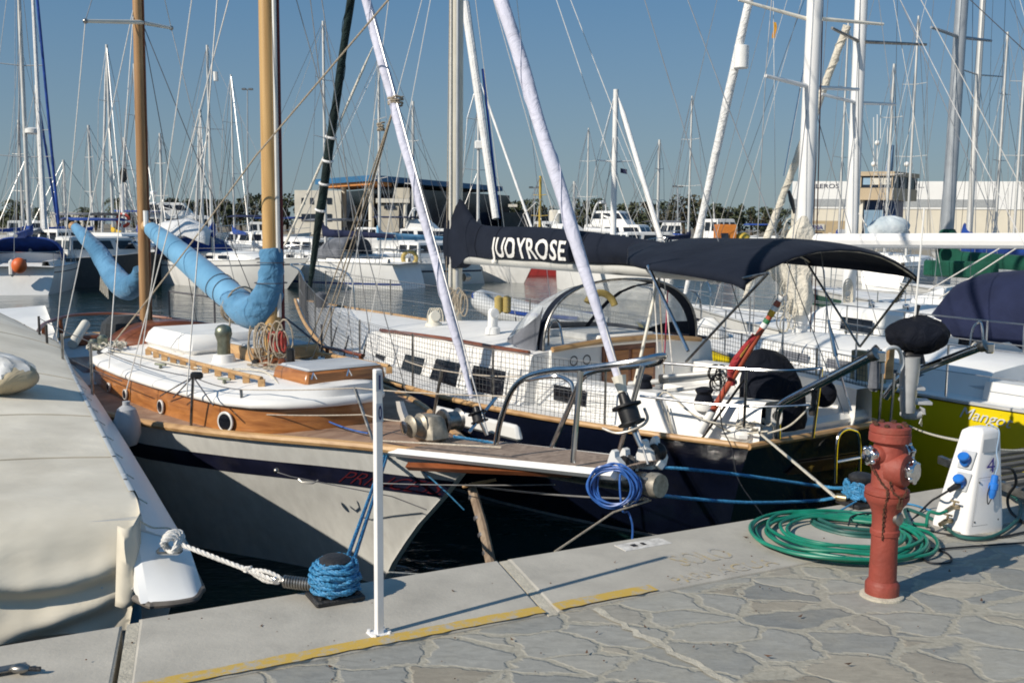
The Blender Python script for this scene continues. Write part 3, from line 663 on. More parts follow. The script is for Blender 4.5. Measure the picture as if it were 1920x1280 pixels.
# ------------------------------------------------------------------ bollards, springs and mooring lines
def spiral(c, r0, r1, turns, z0, z1, n=18, rn=None, jit=.004):
    rn = rn or random; out = []
    for i in range(int(turns * n) + 1):
        t = i / (turns * n); a = 2 * PI * i / n
        r = r0 + (r1 - r0) * t + rn.uniform(-jit, jit)
        out.append(c + V((r * math.cos(a), r * math.sin(a), z0 + (z1 - z0) * t + rn.uniform(-jit, jit))))
    return out
bc = gz(628, 1124, QZ)
bo = thing('mooring_bollard', 'black iron bollard wound with blue rope beside the white post', 'bollard', bc, 'bollards on the quay edge')
pl_ = MB().box(bc + V((0, 0, .022)), .23, .19, .03, (QE, -QN, V((0, 0, 1))), bev=.008)
pl_.build('base_plate', IRON, bo)
mb = MB()
for i in (-1, 1):
    for j in (-1, 1): p = bc + QE * .085 * i - QN * .065 * j + V((0, 0, .036)); mb.lathe(p, [(0, .013), (.012, .012), (.014, .004)], 6)
mb.build('bolts', IRON, bo)
MB().lathe(bc + V((0, 0, .03)), [(0, .075), (.03, .06), (.10, .055), (.125, .065), (.14, .075), (.16, .075), (.175, .055), (.18, .02)], 24).build('post', IRON, bo)
rn = random.Random(4)
def bollard_rope(c, ends, lab, name='mooring_rope', r=.0105, turns=6.5, start=(0.075, .045), top=(.072, .145)):
    mb = MB(); sp = spiral(c + V((0, 0, 0)), .092, .084, turns + 1.5, .045, .160, 16, rn, .009)
    mb.rope(spiral(c, .112, .098, 3.2, .09, .165, 16, rn, .010), r); mb.rope(spiral(c, .098, .07, 1.7, .165, .185, 16, rn, .008), r)
    mb.rope(sp, r); mb.rope(spiral(c, .108, .10, 2.2, .05, .10, 16, rn, .006), r)
    for e in ends:
        mb.rope([c + V((.03, .06, .14)) + V((rn.uniform(-.02, .02), 0, 0))] + e, r)
    return mb
W = Fr((.815, 5.7), (-.643, .766))
chock = W.on(724, 838, .22)
ra, rb = gz(645, 1062, QZ + .12), gz(660, 1060, QZ + .10)
mb = bollard_rope(bc, [[ra, chock + V((.00, 0, -.03))], [rb, chock + V((.02, -.02, -.03))]], '')
mb.build('mooring_rope', ROPEB, base=bc, label='blue rope wound round the left bollard and led up to the white bow', cat_='rope')
# spring between the bollard and the white rope of the covered boat
def coil_spring(a, b, r, wire, turns, name, lab, m):
    a, b = V(a), V(b); d = (b - a).normalized(); u = d.orthogonal().normalized(); w = d.cross(u); L = (b - a).length
    N = turns * 12; pts = [a + d * (L * (.12 + .76 * i / N)) + (u * math.cos(2 * PI * i / 12) + w * math.sin(2 * PI * i / 12)) * r for i in range(N + 1)]
    t = thing(name, lab, 'spring', (a + b) / 2, 'mooring springs')
    MB().path(pts, wire, 7).build('coil', m, t)
    MB().path([a, a + d * L * .12], wire * 1.2, 8).build('end_eye', m, t); MB().path([b, b - d * L * .12], wire * 1.2, 8).build('end_eye', m, t)
sa, sb = gz(524, 1088, QZ + .08), bc + V((-.07, -.01, .07))
coil_spring(sa, sb, .024, .0065, 11, 'mooring_spring', 'steel coil spring between the left bollard and white rope', DSTEEL)

b2 = gz(1612, 948, QZ)
bo2 = thing('mooring_bollard', 'black bollard under blue rope knot behind the red hydrant', 'bollard', b2, 'bollards on the quay edge')
MB().box(b2 + V((0, 0, .022)), .23, .19, .03, (QE, -QN, V((0, 0, 1))), bev=.008).build('base_plate', IRON, bo2)
MB().lathe(b2 + V((0, 0, .03)), [(0, .075), (.03, .06), (.10, .055), (.125, .065), (.14, .075), (.16, .075), (.175, .055), (.18, .02)], 24).build('post', IRON, bo2)
mb = MB().rope(spiral(b2, .095, .085, 5.5, .05, .14, 16, rn, .012), .0115)
for k in range(4):
    a = rn.uniform(0, 6); mb.rope(cat([b2 + V((.09 * math.cos(a + j * .9), .09 * math.sin(a + j * .9), .05 + .10 * ((j + k) % 2) + .01)) for j in range(5)], 5), .0115)
knot = b2 + V((-.08, -.02, .12))
deckend, tipend = W.on(850, 818, .05), W.on(1236, 928, -.05)
mb.rope(cat([knot, at(1545, 912, 6.75), at(1340, 884, 6.35), at(1130, 866, 6.3), W.on(960, 836, -.25), deckend], 10), .0115)
mb.rope(cat([knot + V((0, 0, -.04)), at(1530, 938, 6.6), at(1410, 942, 6.3), at(1300, 935, 6.05), tipend], 10), .0115)
mb.rope(cat([b2 + V((.05, -.08, .06)), gz(1655, 968, QZ) + V((0, 0, .02)), gz(1700, 950, QZ) + V((0, 0, .02)), gz(1760, 968, QZ) + V((0, 0, .02))], 8), .006)
mb.rope(cat([b2 + V((-.05, -.08, .05)), gz(1560, 968, QZ) + V((0, 0, .02)), gz(1500, 972, QZ) + V((0, 0, .02)), gz(1440, 985, QZ) + V((0, 0, .012))], 8), .006)
mb.build('mooring_rope', ROPEB, base=b2, label='blue rope knotted behind the red hydrant and led left to the bowsprit', cat_='rope')
B = Fr((2.78, 8.95), (-.59, .807))
bcl = B.w(.05, .78, 1.17)
s2 = gz(1566, 940, QZ + .02) + V((0, 0, .03))
MB().rope([bcl, s2], .011).rope(spiral(bcl + V((0, 0, -.02)), .05, .04, 3, 0, .05, 12, rn, .008), .010).build('mooring_rope', ROPEC, base=s2, label='cream rope from the navy stern down to a brass coil spring', cat_='rope')
coil_spring(s2, b2 + V((-.08, -.02, .05)), .02, .006, 12, 'mooring_spring', 'brass coloured coil spring at the end of the cream stern rope', BRASS)
# white rope of the covered boat
cle = at(322, 1018, 4.62)
mb = MB().rope([cle + V((.03, 0, 0)), sa - V((.03, 0, 0)) + V((0, 0, .004))], .0115)
for k in range(4): mb.rope(cat([cle + V((.046 * math.cos(a) * (1 - .1 * k), .02 * math.sin(a * 2) - .02 * k + .03, .05 * math.sin(a) * (1 - .13 * k))) for a in [2 * PI * j / 7 for j in range(8)]], 4), .0115)
d_ = (cle - sa).normalized()
mb.rope(cat([sa + d_ * .17, sa + d_ * .07 + V((0, 0, .022)), sa + V((.012, 0, .006)), sa + d_ * .07 - V((0, 0, .024)), sa + d_ * .17], 6), .0095)
mb.rope(spiral(sa + d_ * .17, .012, .016, 2, -.01, .01, 10, rn, .003), .009)
mb.build('mooring_rope', ROPEW, base=cle, label='white rope with a spliced eye from the covered boat to a spring', cat_='rope')
MB().lathe(sa + V((-.01, 0, 0)), [(-.006, .016), (0, .022), (.006, .016)], 16, V((.4, -.9, .1))).build('thimble', CHROME, base=sa, label='small chrome thimble in the eye of the white rope', cat_='thimble')
MB().path(cat([gz(1000, 1085, QZ) * 0 + gz(728, 1072, 1.22), at(880, 1082, 5.0)], 4), .004, 6).build('mooring_rope', ROPEC, base=at(728, 1072, 4.9), label='thin pale line lying at the quay edge right of the white post', cat_='rope')
# cleat at the bottom left
cc = gz(38, 1262, QZ)
ct = thing('mooring_shackle', 'grey shackle and bar lying on the coping at bottom left', 'shackle', cc)
MB().box(cc + V((-.12, -.02, .012)), .28, .05, .012, QAX, bev=.003).build('bar', DSTEEL, ct)
MB().sph(cc + V((0, 0, .022)), .04, .026, .018, 14, 8).build('knob', DSTEEL, ct)
MB().path([cc + V((.03, 0, .02)), cc + V((.075, .006, .016))], .01, 8).build('pin', IRON, ct)
# railing above and behind the viewer throws no shadow in the photo; passerelle at the right edge
gA, gB = gz(1900, 945, QZ + .02), None
pg = thing('boarding_gangway', 'dark slatted gangway resting on the quay at right edge', 'gangway', gz(1905, 925, QZ))
mb = MB(); fr0 = MB()
o = gz(1905, 950, QZ + .08) + QE * .22; dx = QE; dn = QN
for k in range(9):
    mb.box(o + dx * .62 + dn * (.02 + .085 * k) + V((0, 0, .012 * k)), 1.1, .055, .02, (dx, dn, V((0, 0, 1))))
mb.build('slats', mat('grey_slat_wood', (0.10, 0.095, 0.085), .8, var=.25, scale=12), pg, smooth=0)
for k in (0.08, 1.16): MB().box(o + dx * k + dn * .36 + V((0, 0, .03)), .04, .86, .05, (dx, dn + V((0, 0, .14)), V((0, 0, 1)))).build('side_beam', DSTEEL, pg)

# ------------------------------------------------------------------ white and wood ketch, bow to the quay
WH = smooth_tab({1.67: .02, 2.0: .20, 2.45: .40, 2.94: .63, 3.5: .90, 4.1: 1.14, 4.8: 1.34, 5.7: 1.45, 6.7: 1.42, 7.7: 1.30, 8.6: 1.10, 9.4: .80, 9.85: .45, 10.1: .03}, 3)
WZ = smooth_tab({1.67: 1.27, 2.5: 1.26, 3.5: 1.23, 5: 1.21, 7: 1.23, 8.5: 1.30, 10.1: 1.40}, 3)
STEM = {-.3: 3.02, .0: 2.86, .19: 2.74, .58: 2.40, .89: 2.05, 1.27: 1.67}
def wh(s): return interp(WH, s)
def wz(s): return interp(WZ, s)
def whull(t, v):
    s0 = 1.67 + 8.43 * t; z = wz(s0) * (1 - v) + -.25 * v
    sb = interp(STEM, z); se = 10.1 - .7 * v
    s = sb + (se - sb) * t
    fl = 1 - (.60 * (1 - t) ** 2.5 + .10 + .35 * max(0, t - .75)) * v ** 1.15
    return s, wh(s0) * fl, z
kb = W.w(5.9, 0, 0)
ketch = thing('wooden_ketch', 'white hulled wooden ketch with varnished cabin and blue sail covers, bow to quay', 'sailboat', kb)
TS = [0, .015, .03, .06, .09, .13, .17, .22, .28, .34, .41, .49, .57, .65, .73, .81, .88, .93, .965, .985, 1]
VB0, VB1 = .135, .235
VSs = [0, .045, .09, VB0, .185, VB1, .32, .42, .54, .68, .84, 1]
def wstrip(vs, off=0.0):
    mb = MB()
    for sg in (1, -1):
        rows = []
        for t in TS:
            r = []
            for v in vs:
                s, h, z = whull(t, v); r.append(W.w(s - (off if t < .01 else 0), sg * (h + off), z))
            rows.append(r)
        mb.grid(rows)
    return mb
wstrip(VSs).build('hull', KHULL, ketch, smooth=60)
wstrip([VB0, .16, .185, .21, VB1], .005).build('dark_band', DARKBAND, ketch, smooth=60)
MB().grid([[W.w(*(lambda q: (q[0] - .006, sg * .03, q[2]))(whull(0, v))) for sg in (1, -1)] for v in VSs]).build('stem_post', OFFW, ketch)
# rub rail, deck
for sg, nm in ((1, 'rub_rail'), (-1, 'rub_rail')):
    pts = [W.w(whull(t, 0)[0], sg * (whull(t, 0)[1] + .005), whull(t, 0)[2] + .01) for t in TS]
    MB().path(cat(pts, 3), .033, 8).build(nm, RUBW, ketch)
DECKW = wood('teak_deck_planks', (0.20, 0.115, 0.075), (0.36, 0.24, 0.165), .75, 5, 0, (1, 1, 1))
rows = []
for i in range(44):
    s = 1.69 + (10.07 - 1.69) * i / 43; h = max(.01, wh(s) - .01)
    rows.append([W.w(s, h * k, wz(s) + .012 + .03 * (1 - k * k)) for k in (1, .6, .2, -.2, -.6, -1)])
MB().grid(rows[:27]).build('deck', DECKW, ketch); MB().grid(rows[26:]).build('aft_deck', GREYW, ketch)
# lettering on the band, near side
RED = mat('red_script_paint', (0.11, 0.010, 0.018), .6, var=.2, scale=20)
def on_w(x, y): # solve for near hull point under a pixel
    best = None
    for i in range(400):
        t = .5 * i / 399; s, h, z = whull(t, .185)
        P = W.w(s, h, z); q = P - V((0, 0, CH)); a = q.dot(FW); px = 960 + FPX * q.dot(RT) / a
        if best is None or abs(px - x) < best[0]: best = (abs(px - x), t)
    return best[1]
ta, tb = on_w(640, 880), on_w(838, 880)
def wl_(u, v):
    t = ta + (tb - ta) * u; vv = VB1 - .012 - (VB1 - VB0 - .024) * min(1.05, max(-.05, v))
    s, h, z = whull(max(0, t), vv); return W.w(s, h + .010, z)
letters('PRINCESS.', wl_, shear=.5, bold=-.014, maxedge=.2).build('bow_lettering', RED, ketch, smooth=0)

# cabin
CAB = [(3.17, 0), (3.18, .22), (3.22, .42), (3.32, .64), (3.48, .82), (3.75, .94), (4.3, 1.0), (5.0, 1.05), (5.8, 1.06), (6.5, 1.02), (6.95, .95), (7.1, .82)]
farf = lambda s: interp({3.1: .42, 3.6: .50, 4.6: .78, 5.6: .9, 7.2: .95}, s)
ring2 = lambda off, z, sc_=1.0: [W.w(s + off * (.6 if i < 4 else 0), (l - off if l > .3 else l), z) for i, (s, l) in enumerate(CAB)] + [W.w(s + off * (.6 if i < 4 else 0), -(l - off if l > .3 else l) * farf(s), z) for i, (s, l) in reversed(list(enumerate(CAB))) if l > 0]
MB().loft([ring2(0, 1.17), ring2(.015, 1.35), ring2(.03, 1.475)], True).build('cabin_side', TEAK, ketch, smooth=50)
def roof_z(s, l): return 1.525 + .085 * (1 - (l / 1.06) ** 2)
mb = MB(); mb.loft([ring2(-.015, 1.455), ring2(-.025, 1.465), ring2(-.025, 1.49), ring2(.0, 1.515), ring2(.05, 1.525)], True)
c_ = [(s, l) for s, l in CAB]
rows = []
for i, (s, l) in enumerate(CAB):
    ll = max(.0, l - .05 if l > .3 else l) ; ss = s + .05 * (.6 if i < 4 else 0)
    rows.append([W.w(ss, ll * k * (farf(s) if k < 0 else 1), roof_z(s, ll * k) if i > 0 else 1.525) - V((0, 0, 0 if abs(k) < 1 else roof_z(s, ll) - 1.525)) for k in (1, .75, .5, .25, 0, -.25, -.5, -.75, -1)])
mb.grid(rows); mb.build('cabin_roof', ROOFW, ketch, smooth=50)
# portholes on the near side
for x, y, r in ((402, 793, .085), (305, 771, .062), (243, 762, .05), (207, 726, .045)):
    p = W.on(x, y, 1.03); s = W.loc(p)[0]; l = interp({a: b for a, b in CAB[3:]}, s); p = W.w(s, l + .004, min(1.40, max(1.30, p.z)))
    ax = (V((W.b[0], W.b[1], 0)) + V((W.a[0], W.a[1], 0)) * (-.35 if s < 4 else 0)).normalized()
    pr = MB().lathe(p, [(0, r), (.012, r), (.016, r * .92), (.012, r * .74)], 20, ax).build('porthole', OFFW, ketch)
    MB().lathe(p + ax * .013, [(0, r * .8), (.004, r * .78), (.005, r * .1)], 20, ax).build('pane', GLASSD, pr)
# grab rails on the roof
for lat in (.62, -.62):
    a, b_ = 3.72, 6.25
    pts = [W.w(a + (b_ - a) * i / 10, lat + .05 * math.sin(PI * i / 10), roof_z(a, .62) + .065) for i in range(11)]
    g = MB().path(pts, .019, 8)
    for p in pts: g.box(p - V((0, 0, .035)), .055, .03, .06)
    g.build('grab_rail', RUBW, ketch)
# white sliding hatch, skylight, companion hood, vents
def wbox(s0, s1, l0, l1, z0, z1, bev=.03, taper=.94): 
    X = V((W.a[0], W.a[1], 0)); Y = V((W.b[0], W.b[1], 0))
    return MB().box(W.w((s0 + s1) / 2, (l0 + l1) / 2, (z0 + z1) / 2), s1 - s0, l1 - l0, z1 - z0, (X, Y, V((0, 0, 1))), taper, bev)
wbox(5.75, 6.95, -.55, .42, 1.60, 1.80, .05).build('sliding_hatch', ROOFW, ketch)
sk = wbox(4.95, 5.6, -.62, .12, 1.60, 1.73, .015, .96).build('skylight', RUBW, ketch); wbox(4.99, 5.56, -.58, .08, 1.725, 1.742, .008).build('skylight_pane', GREYW, sk)
mb = MB(); rows = []
for s_ in (7.05, 7.5):
    rows.append([W.w(s_, .62 * math.cos(a), 1.55 + .26 * math.sin(a)) for a in [PI * k / 12 for k in range(13)]])
mb.loft(rows, False); mb.add([p for p in rows[0]], [tuple(range(13))]); mb.build('companion_hood', TEAKD, ketch, solid=.02)
wbox(7.0, 7.45, -.7, .72, 1.48, 1.56, .02).build('hood_base', WHITE, ketch)
wbox(7.45, 8.5, -.9, .9, 1.24, 1.33, .03).build('cockpit_coaming', TEAKD, ketch)
wbox(7.55, 7.95, .1, .62, 1.35, 1.86, .08, .8).build('covered_wheel', cloth('dark_grey_cover', (.04, .045, .05), wr=.7), ketch)
p = W.on(421, 712, .30); p.z = roof_z(5, .3) - .005
vt = MB().lathe(p, [(0, .115), (.02, .11), (.075, .095), (.08, .07)], 20).build('vent_base', ROOFW, ketch)
BRZ = mat('green_bronze', (.22, .235, .18), .4, .75, var=.2, scale=15)
mb = MB().lathe(p + V((0, 0, .07)), [(0, .062), (.13, .06), (.16, .07), (.20, .082), (.25, .075), (.28, .05), (.292, .01)], 20); mb.build('mushroom_vent', BRZ, ketch)
for s_, l_ in ((4.15, .75), (5.4, .82)):
    q = W.w(s_, l_, roof_z(s_, l_) + .0); mb = MB().path([q + V((-.06, .03, .035)), q + V((.06, -.03, .035))], .012, 8).cyl(q, q + V((0, 0, .035)), .018, .014, 8); mb.build('deck_cleat', BRZ, ketch)
hm = wbox(3.45, 4.05, -.42, .36, 1.585, 1.70, .02, .96).build('fore_hatch', TEAK, ketch); wbox(3.48, 4.02, -.39, .33, 1.695, 1.72, .012).build('hatch_lid', GREYW, hm)
for l_ in (.28, -.05):
    q = W.w(3.42, l_, 1.65); MB().path([q, q + V((-.02, -.03, .05)), q + V((-.03, -.05, 0))], .008, 6).build('hatch_catch', CHROME, hm)
# taffrail: wooden rail on turned posts round the stern
def rail_pt(t, far, up): # t runs from far side forward, round the stern, to near side forward
    s = t; h = max(.02, wh(min(10.09, s)) - .05); return W.w(s, (-h if far else h), wz(s) + up)
rs = [5.4, 6.0, 6.8, 7.6, 8.3, 8.9, 9.4, 9.75, 9.98]
pts = [rail_pt(s, True, .30) for s in rs] + [rail_pt(s, False, .30) for s in reversed(rs[3:])]
MB().path(cat(pts, 4), .028, 8, flat=.7).build('taffrail', TEAKD, ketch)
for far, ss in ((True, (5.45, 6.2, 6.9, 7.6, 8.3, 8.9, 9.4, 9.8)), (False, (9.8, 9.3, 8.7, 8.1, 7.6))):
    for s in ss:
        p = rail_pt(s, far, 0); MB().lathe(p, [(0, .035), (.03, .022), (.14, .030), (.27, .022), (.30, .032)], 10).build('rail_post', TEAKD, ketch)
# dark stern pulpit on the far quarter
q = [W.w(s, -(wh(s) - .06), wz(s)) for s in (6.3, 7.4, 8.5, 9.3)]
MB().path([q[0], q[0] + V((0, 0, .56))], .013, 8).build('stanchion', WIRED, ketch)
for p in q[1:]: MB().path([p, p + V((0, 0, .66))], .013, 8).build('stanchion', WIRED, ketch)
MB().path(cat([q[0] + V((0, 0, .30)), q[1] + V((0, 0, .64)), q[2] + V((0, 0, .66)), q[3] + V((0, 0, .66))], 4), .013, 8).build('push_rail', WIRED, ketch)
for x, y in ((250, 618), (170, 625)):
    p = W.ons(x, y, 9.4); 
wbox(9.15, 9.5, .1, .45, 1.36, 1.5, .03).build('stern_box', TEAKD, ketch)
q0, q1 = W.w(9.0, .55, 1.42), W.w(9.45, .25, 1.62); MB().cyl(q0, q1, .06, .06, 12).build('rolled_mat', CREAM, ketch)

# bowsprit, platform, pulpit
sp0, sp1 = W.w(2.5, 0, 1.22), W.w(-.04, -.02, 1.42)
MB().path([sp0, sp1], [.075, .065], 16).build('bowsprit', DSTEEL, ketch)
MB().path([sp1 + (sp0 - sp1).normalized() * .06, sp1 + (sp0 - sp1).normalized() * .02, sp1 - (sp0 - sp1).normalized() * .015], [.072, .075, .068], 16).build('sprit_cap', mat('grey_sprit_metal', (.36, .33, .28), .5, .6, var=.3, scale=20, dirt=.4), ketch)
def plat(s): # platform top, half width
    t = (2.2 - s) / 2.1; return 1.295 + .225 * t, .30 - .11 * t
mb = MB(); n = 16
for k in range(n):
    z0, w0 = plat(2.1); z1, w1 = plat(.12)
    a = -1 + 2 * k / n + .012; b_ = -1 + 2 * (k + 1) / n - .012
    vs = [W.w(2.1, a * w0, z0), W.w(2.1, b_ * w0, z0), W.w(.12, b_ * w1, z1), W.w(.12, a * w1, z1)]
    mb.add(vs + [p - V((0, 0, .025)) for p in vs], [(0, 1, 2, 3), (7, 6, 5, 4), (0, 3, 7, 4), (1, 5, 6, 2), (2, 6, 7, 3), (0, 4, 5, 1)])
mb.build('platform_planks', wood('grey_teak_planks', (.15, .11, .085), (.33, .26, .21), .85, 7, 0, (2, 2, 2)), ketch, smooth=0)
for sg in (1, -1):
    z0, w0 = plat(2.25); z1, w1 = plat(.10)
    a, b_ = W.w(2.25, sg * (w0 + .012), z0 - .035), W.w(.10, sg * (w1 + .012), z1 - .03)
    MB().path([a, b_], .038, 4, flat=.8).build('platform_side_board', WHITE, ketch, smooth=0)
    a2, b2_ = W.w(2.1, sg * (w0 - .03), z0 - .12), W.w(.5, sg * (w1 - .02), z1 - .1); MB().path([a2, b2_], .03, 4).build('platform_bearer', TEAKD, ketch, smooth=0)
R_ = .0185
top = [W.on(930, 832, .28), W.on(938, 790, .28), W.on(958, 735, .28), W.on(985, 708, .27), W.on(1035, 694, .26), W.on(1090, 691, .25), W.on(1180, 679, .16), W.on(1238, 667, .03), W.on(1244, 671, -.08), W.on(1225, 682, -.22), W.on(1150, 690, -.25), W.on(1110, 697, -.25), W.on(1088, 715, -.25), W.on(1062, 775, -.26), W.on(1035, 838, -.26)]
MB().path(cat(top, 6), R_, 10).build('pulpit_rail', STEEL, ketch)
MB().path([W.on(1089, 692, .25), W.on(1074, 866, .24)], R_ * .95, 10).build('pulpit_post', STEEL, ketch)
MB().path([W.on(1205, 685, -.2), W.on(1158, 862, -.2)], R_ * .95, 10).build('pulpit_post', STEEL, ketch)
MB().path(cat([W.on(985, 712, -.1) , W.on(1040, 705, -.24), W.on(1068, 715, -.25), W.on(1076, 735, -.25)], 5), R_ * .8, 8).build('pulpit_brace', STEEL, ketch)
# bow rollers with white cheek plates
def cheek(c, up, sz, X, th=.02):
    Y = V((W.b[0], W.b[1], 0)); prof = [(-.5, -.5), (.42, -.5), (.5, -.2), (.36, .1), (.12, .3), (.1, .5), (-.02, .56), (-.1, .45), (-.22, .1), (-.38, -.2)]
    a = [c + X * (u * sz) + up * (v * sz * 1.25) + Y * th for u, v in prof]; b_ = [p - Y * th * 2 for p in a]
    return MB().loft([a, b_], True, True, True)
Xa = -V((W.a[0], W.a[1], 0)); 
c1 = W.on(1152, 872, .12); c2 = W.on(1172, 868, -.02); c3 = W.on(1208, 852, -.14); c4 = W.on(1228, 846, -.22)
for c in (c1, c2, c3, c4):
    cheek(c, V((0, 0, 1)), .135, V((.95, -.25, 0)).normalized()).build('roller_cheek', WHITE, ketch)
for c in (c2, c4):
    MB().lathe(c + V((.01, -.02, .0)), [(-.03, .052), (-.02, .055), (0, .035), (.02, .055), (.03, .052)], 18, V((W.b[0], W.b[1], 0))).build('anchor_roller', BLACK, ketch)
MB().box(W.on(1205, 900, 0), .16, .10, .07, (Xa, V((W.b[0], W.b[1], 0)), V((0, 0, 1))), bev=.01).build('sprit_fitting', DSTEEL, ketch)
# coiled blue hose hung over the rollers
cc0 = W.on(1149, 905, .20); rn = random.Random(9); mb = MB()
Yb = V((W.b[0], W.b[1], 0)); Xc = V((.95, -.3, 0)).normalized(); pts = []
for k in range(9):
    rx, rz = .128 + rn.uniform(-.018, .015), .128 + rn.uniform(-.02, .012)
    for j in range(12):
        a = PI / 2 + 2 * PI * j / 12
        pts.append(cc0 + Xc * (rx * math.cos(a)) + V((0, 0, rz * (math.sin(a) - .1) - .012 * (k % 3))) + Yb * (.03 - .009 * k + rn.uniform(-.006, .006)))
pts += [cc0 + V((.04, -.01, .05)), cc0 + V((.055, -.02, -.15)), W.on(1178, 960, .12), W.on(1186, 985, .1), W.on(1185, 1020, .1)]
MB().path(cat(pts, 5), .0062, 6).build('hose_coil', HOSEB, base=cc0, label='coiled blue hose hanging from the white bow rollers of the bowsprit', cat_='hose')
# dolphin striker lines
MB().path(sag(W.w(.02, 0, 1.33), W.on(872, 908, -.1), .02), .006, 6).build('sprit_stay', WIRE, ketch)
MB().path([W.w(.0, 0, 1.33), at(1150, 960, 5.55), at(1040, 1034, 5.12)], .006, 6).build('bow_chain', ROPET, ketch)
mb = chain([W.w(.03, 0, 1.33), at(1195, 935, 5.65), at(1168, 950, 5.6)], .004, .028); mb.build('chain_end', DSTEEL, ketch)
MB().path(sag(W.on(700, 905, .3), W.on(1040, 908, .0), .01), .004, 5).build('bow_wire', WIRE, ketch)
MB().path([W.on(520, 885, .92), W.on(545, 893, .86), W.on(735, 930, .3), W.on(800, 955, .15)], .0045, 5).build('bow_wire', WIRED, ketch)
MB().path([W.on(730, 838, .22), W.on(790, 880, .22), W.on(840, 925, .1), W.on(870, 955, 0.0)], .006, 5).build('mooring_strop', ROPEB, ketch)
q = W.on(575, 898, .68); MB().path([q + V((-.06, 0, 0)), q + V((-.03, -.02, -.02)), q + V((.05, -.02, -.025)), q + V((.09, -.01, -.005))], .007, 6).build('hawse_ring', DSTEEL, ketch)
q = W.on(518, 882, .88); MB().sph(q, .022, n=10, m=6).build('hull_eye', DSTEEL, ketch)
# weathered fender pole hanging under the bowsprit
pp = W.on(885, 915, -.05); pq = at(921, 1058, pp.y - .35)
pole = thing('fender_pole', 'weathered wooden pole hanging upright below the bowsprit', 'pole', pp)
MB().path([pp, pp.lerp(pq, .5) + V((.01, 0, 0)), pq], [.034, .036, .038], 10).build('shaft', GREYWOOD, pole)
MB().path([W.on(868, 912, .05), W.on(895, 905, .0), W.on(930, 899, -.1)], .012, 6).build('crossbar', RUBW, pole)
for t in (.12, .4, .62, .85):
    p = pp.lerp(pq, t); MB().lathe(p - V((0, 0, .015)), [(0, .038), (.012, .041), (.03, .038)], 10, (pp - pq).normalized()).build('lashing', WIRED, pole)
# foredeck gear: windlass, samson post, ventilator
WX = -V((W.a[0], W.a[1], 0)); WY = V((W.b[0], W.b[1], 0)); AXW = (WX, WY, V((0, 0, 1)))
wc = W.w(2.18, .02, 1.44)
WINM = mat('worn_beige_metal', (.38, .34, .27), .5, .5, var=.25, scale=18, dirt=.4)
wl2 = MB().box(wc + V((0, 0, -.03)), .26, .2, .19, AXW, .8, .03).build('windlass', WINM, ketch)
MB().lathe(wc - WY * .02, [(.10, .075), (.11, .09), (.13, .065), (.17, .06), (.20, .085), (.21, .075), (.22, .02)], 20, WY).build('drum', WINM, wl2)
MB().lathe(wc, [(-.10, .09), (-.12, .1), (-.14, .07), (-.24, .07), (-.26, .09), (-.27, .03)], 20, WY).build('gypsy', DSTEEL, wl2)
MB().lathe(wc + WY * .235, [(0, .03), (.004, .05), (.008, .02)], 12, WY).build('drum_hub', CHROME, wl2)
mb = MB(); rows = []
for x0, x1, y in ((742, 757, 752), (745, 763, 770), (752, 770, 790), (752, 772, 810), (735, 770, 826)):
    rows.append([W.on(x0, y, -.32), W.on((x0 + x1) / 2, y, -.26), W.on(x1, y, -.32), W.on((x0 + x1) / 2, y, -.38)])
mb.loft(rows, True, True, True); mb.build('curved_bow_vent', OFFW, ketch)
wbox(1.85, 3.0, -.62, -.56, 1.28, 1.40, .02).build('bulwark_board', OFFW, ketch)
# stanchions and lifelines, near side
st = [((665, 727), (700, 828), .28), ((452, 730), (458, 812), .84), ((362, 706), (358, 800), 1.08)]
ends = []
for a, b_, l in st:
    pa = W.on(*b_, l); pa.z = max(pa.z, wz(W.loc(pa)[0]))
    ptop = W.on(*a, l); MB().path([pa, ptop], .013, 8).build('stanchion', DSTEEL, ketch); ends.append((pa, ptop))
st2 = [((828, 694), (810, 795), -.32)]
for a, b_, l in st2: MB().path([W.on(*b_, l), W.on(*a, l)], .013, 8).build('stanchion', DSTEEL, ketch)
pf = [W.on(960, 735, .28), W.on(945, 775, .28)]
P0 = ends[0]
LL = mat('tan_lifeline', (.50, .44, .36), .7, var=.2, scale=40)
MB().path(sag(ends[1][1], P0[1], .01) + sag(P0[1], W.on(958, 743, .28), .01), .0048, 5).build('lifeline', LL, ketch)
MB().path(sag(ends[1][1].lerp(ends[1][0], .55), P0[1].lerp(P0[0], .5), .01) + sag(P0[1].lerp(P0[0], .5), W.on(760, 790, .24), .01), .0048, 5).build('lifeline', LL, ketch)
MB().rope([W.on(470, 824, .84), W.on(600, 826, .52), W.on(700, 825, .27), W.on(940, 838, .3)], .007).build('lifeline', LL, ketch)
MB().path(sag(ends[2][1], ends[1][1], .02), .0045, 5).build('lifeline', WIRED, ketch)
MB().path(sag(W.on(200, 660, 1.2), ends[2][1], .03), .0045, 5).build('lifeline', WIRED, ketch)
MB().path(sag(W.on(760, 676, -.35), W.on(828, 694, -.32), .01) + sag(W.on(828, 694, -.32), W.on(1010, 705, -.26), .02), .0045, 5).build('lifeline', LL, ketch)
MB().path(sag(W.on(530, 735, .3), W.on(690, 812, .28), .06, 14), .0065, 6).build('deck_hose', HOSEB, ketch)
for (x, y) in ((362, 706),):
    q = W.on(x, y, 1.08); MB().box(q + V((.03, 0, .01)), .10, .05, .06, bev=.015).build('stanchion_block', BLACK, ketch)
    for e in ((300, 742), (325, 745), (400, 760)): MB().path([q, W.on(*e, 1.1)], .006, 5).build('stay_strop', WIRED, ketch)
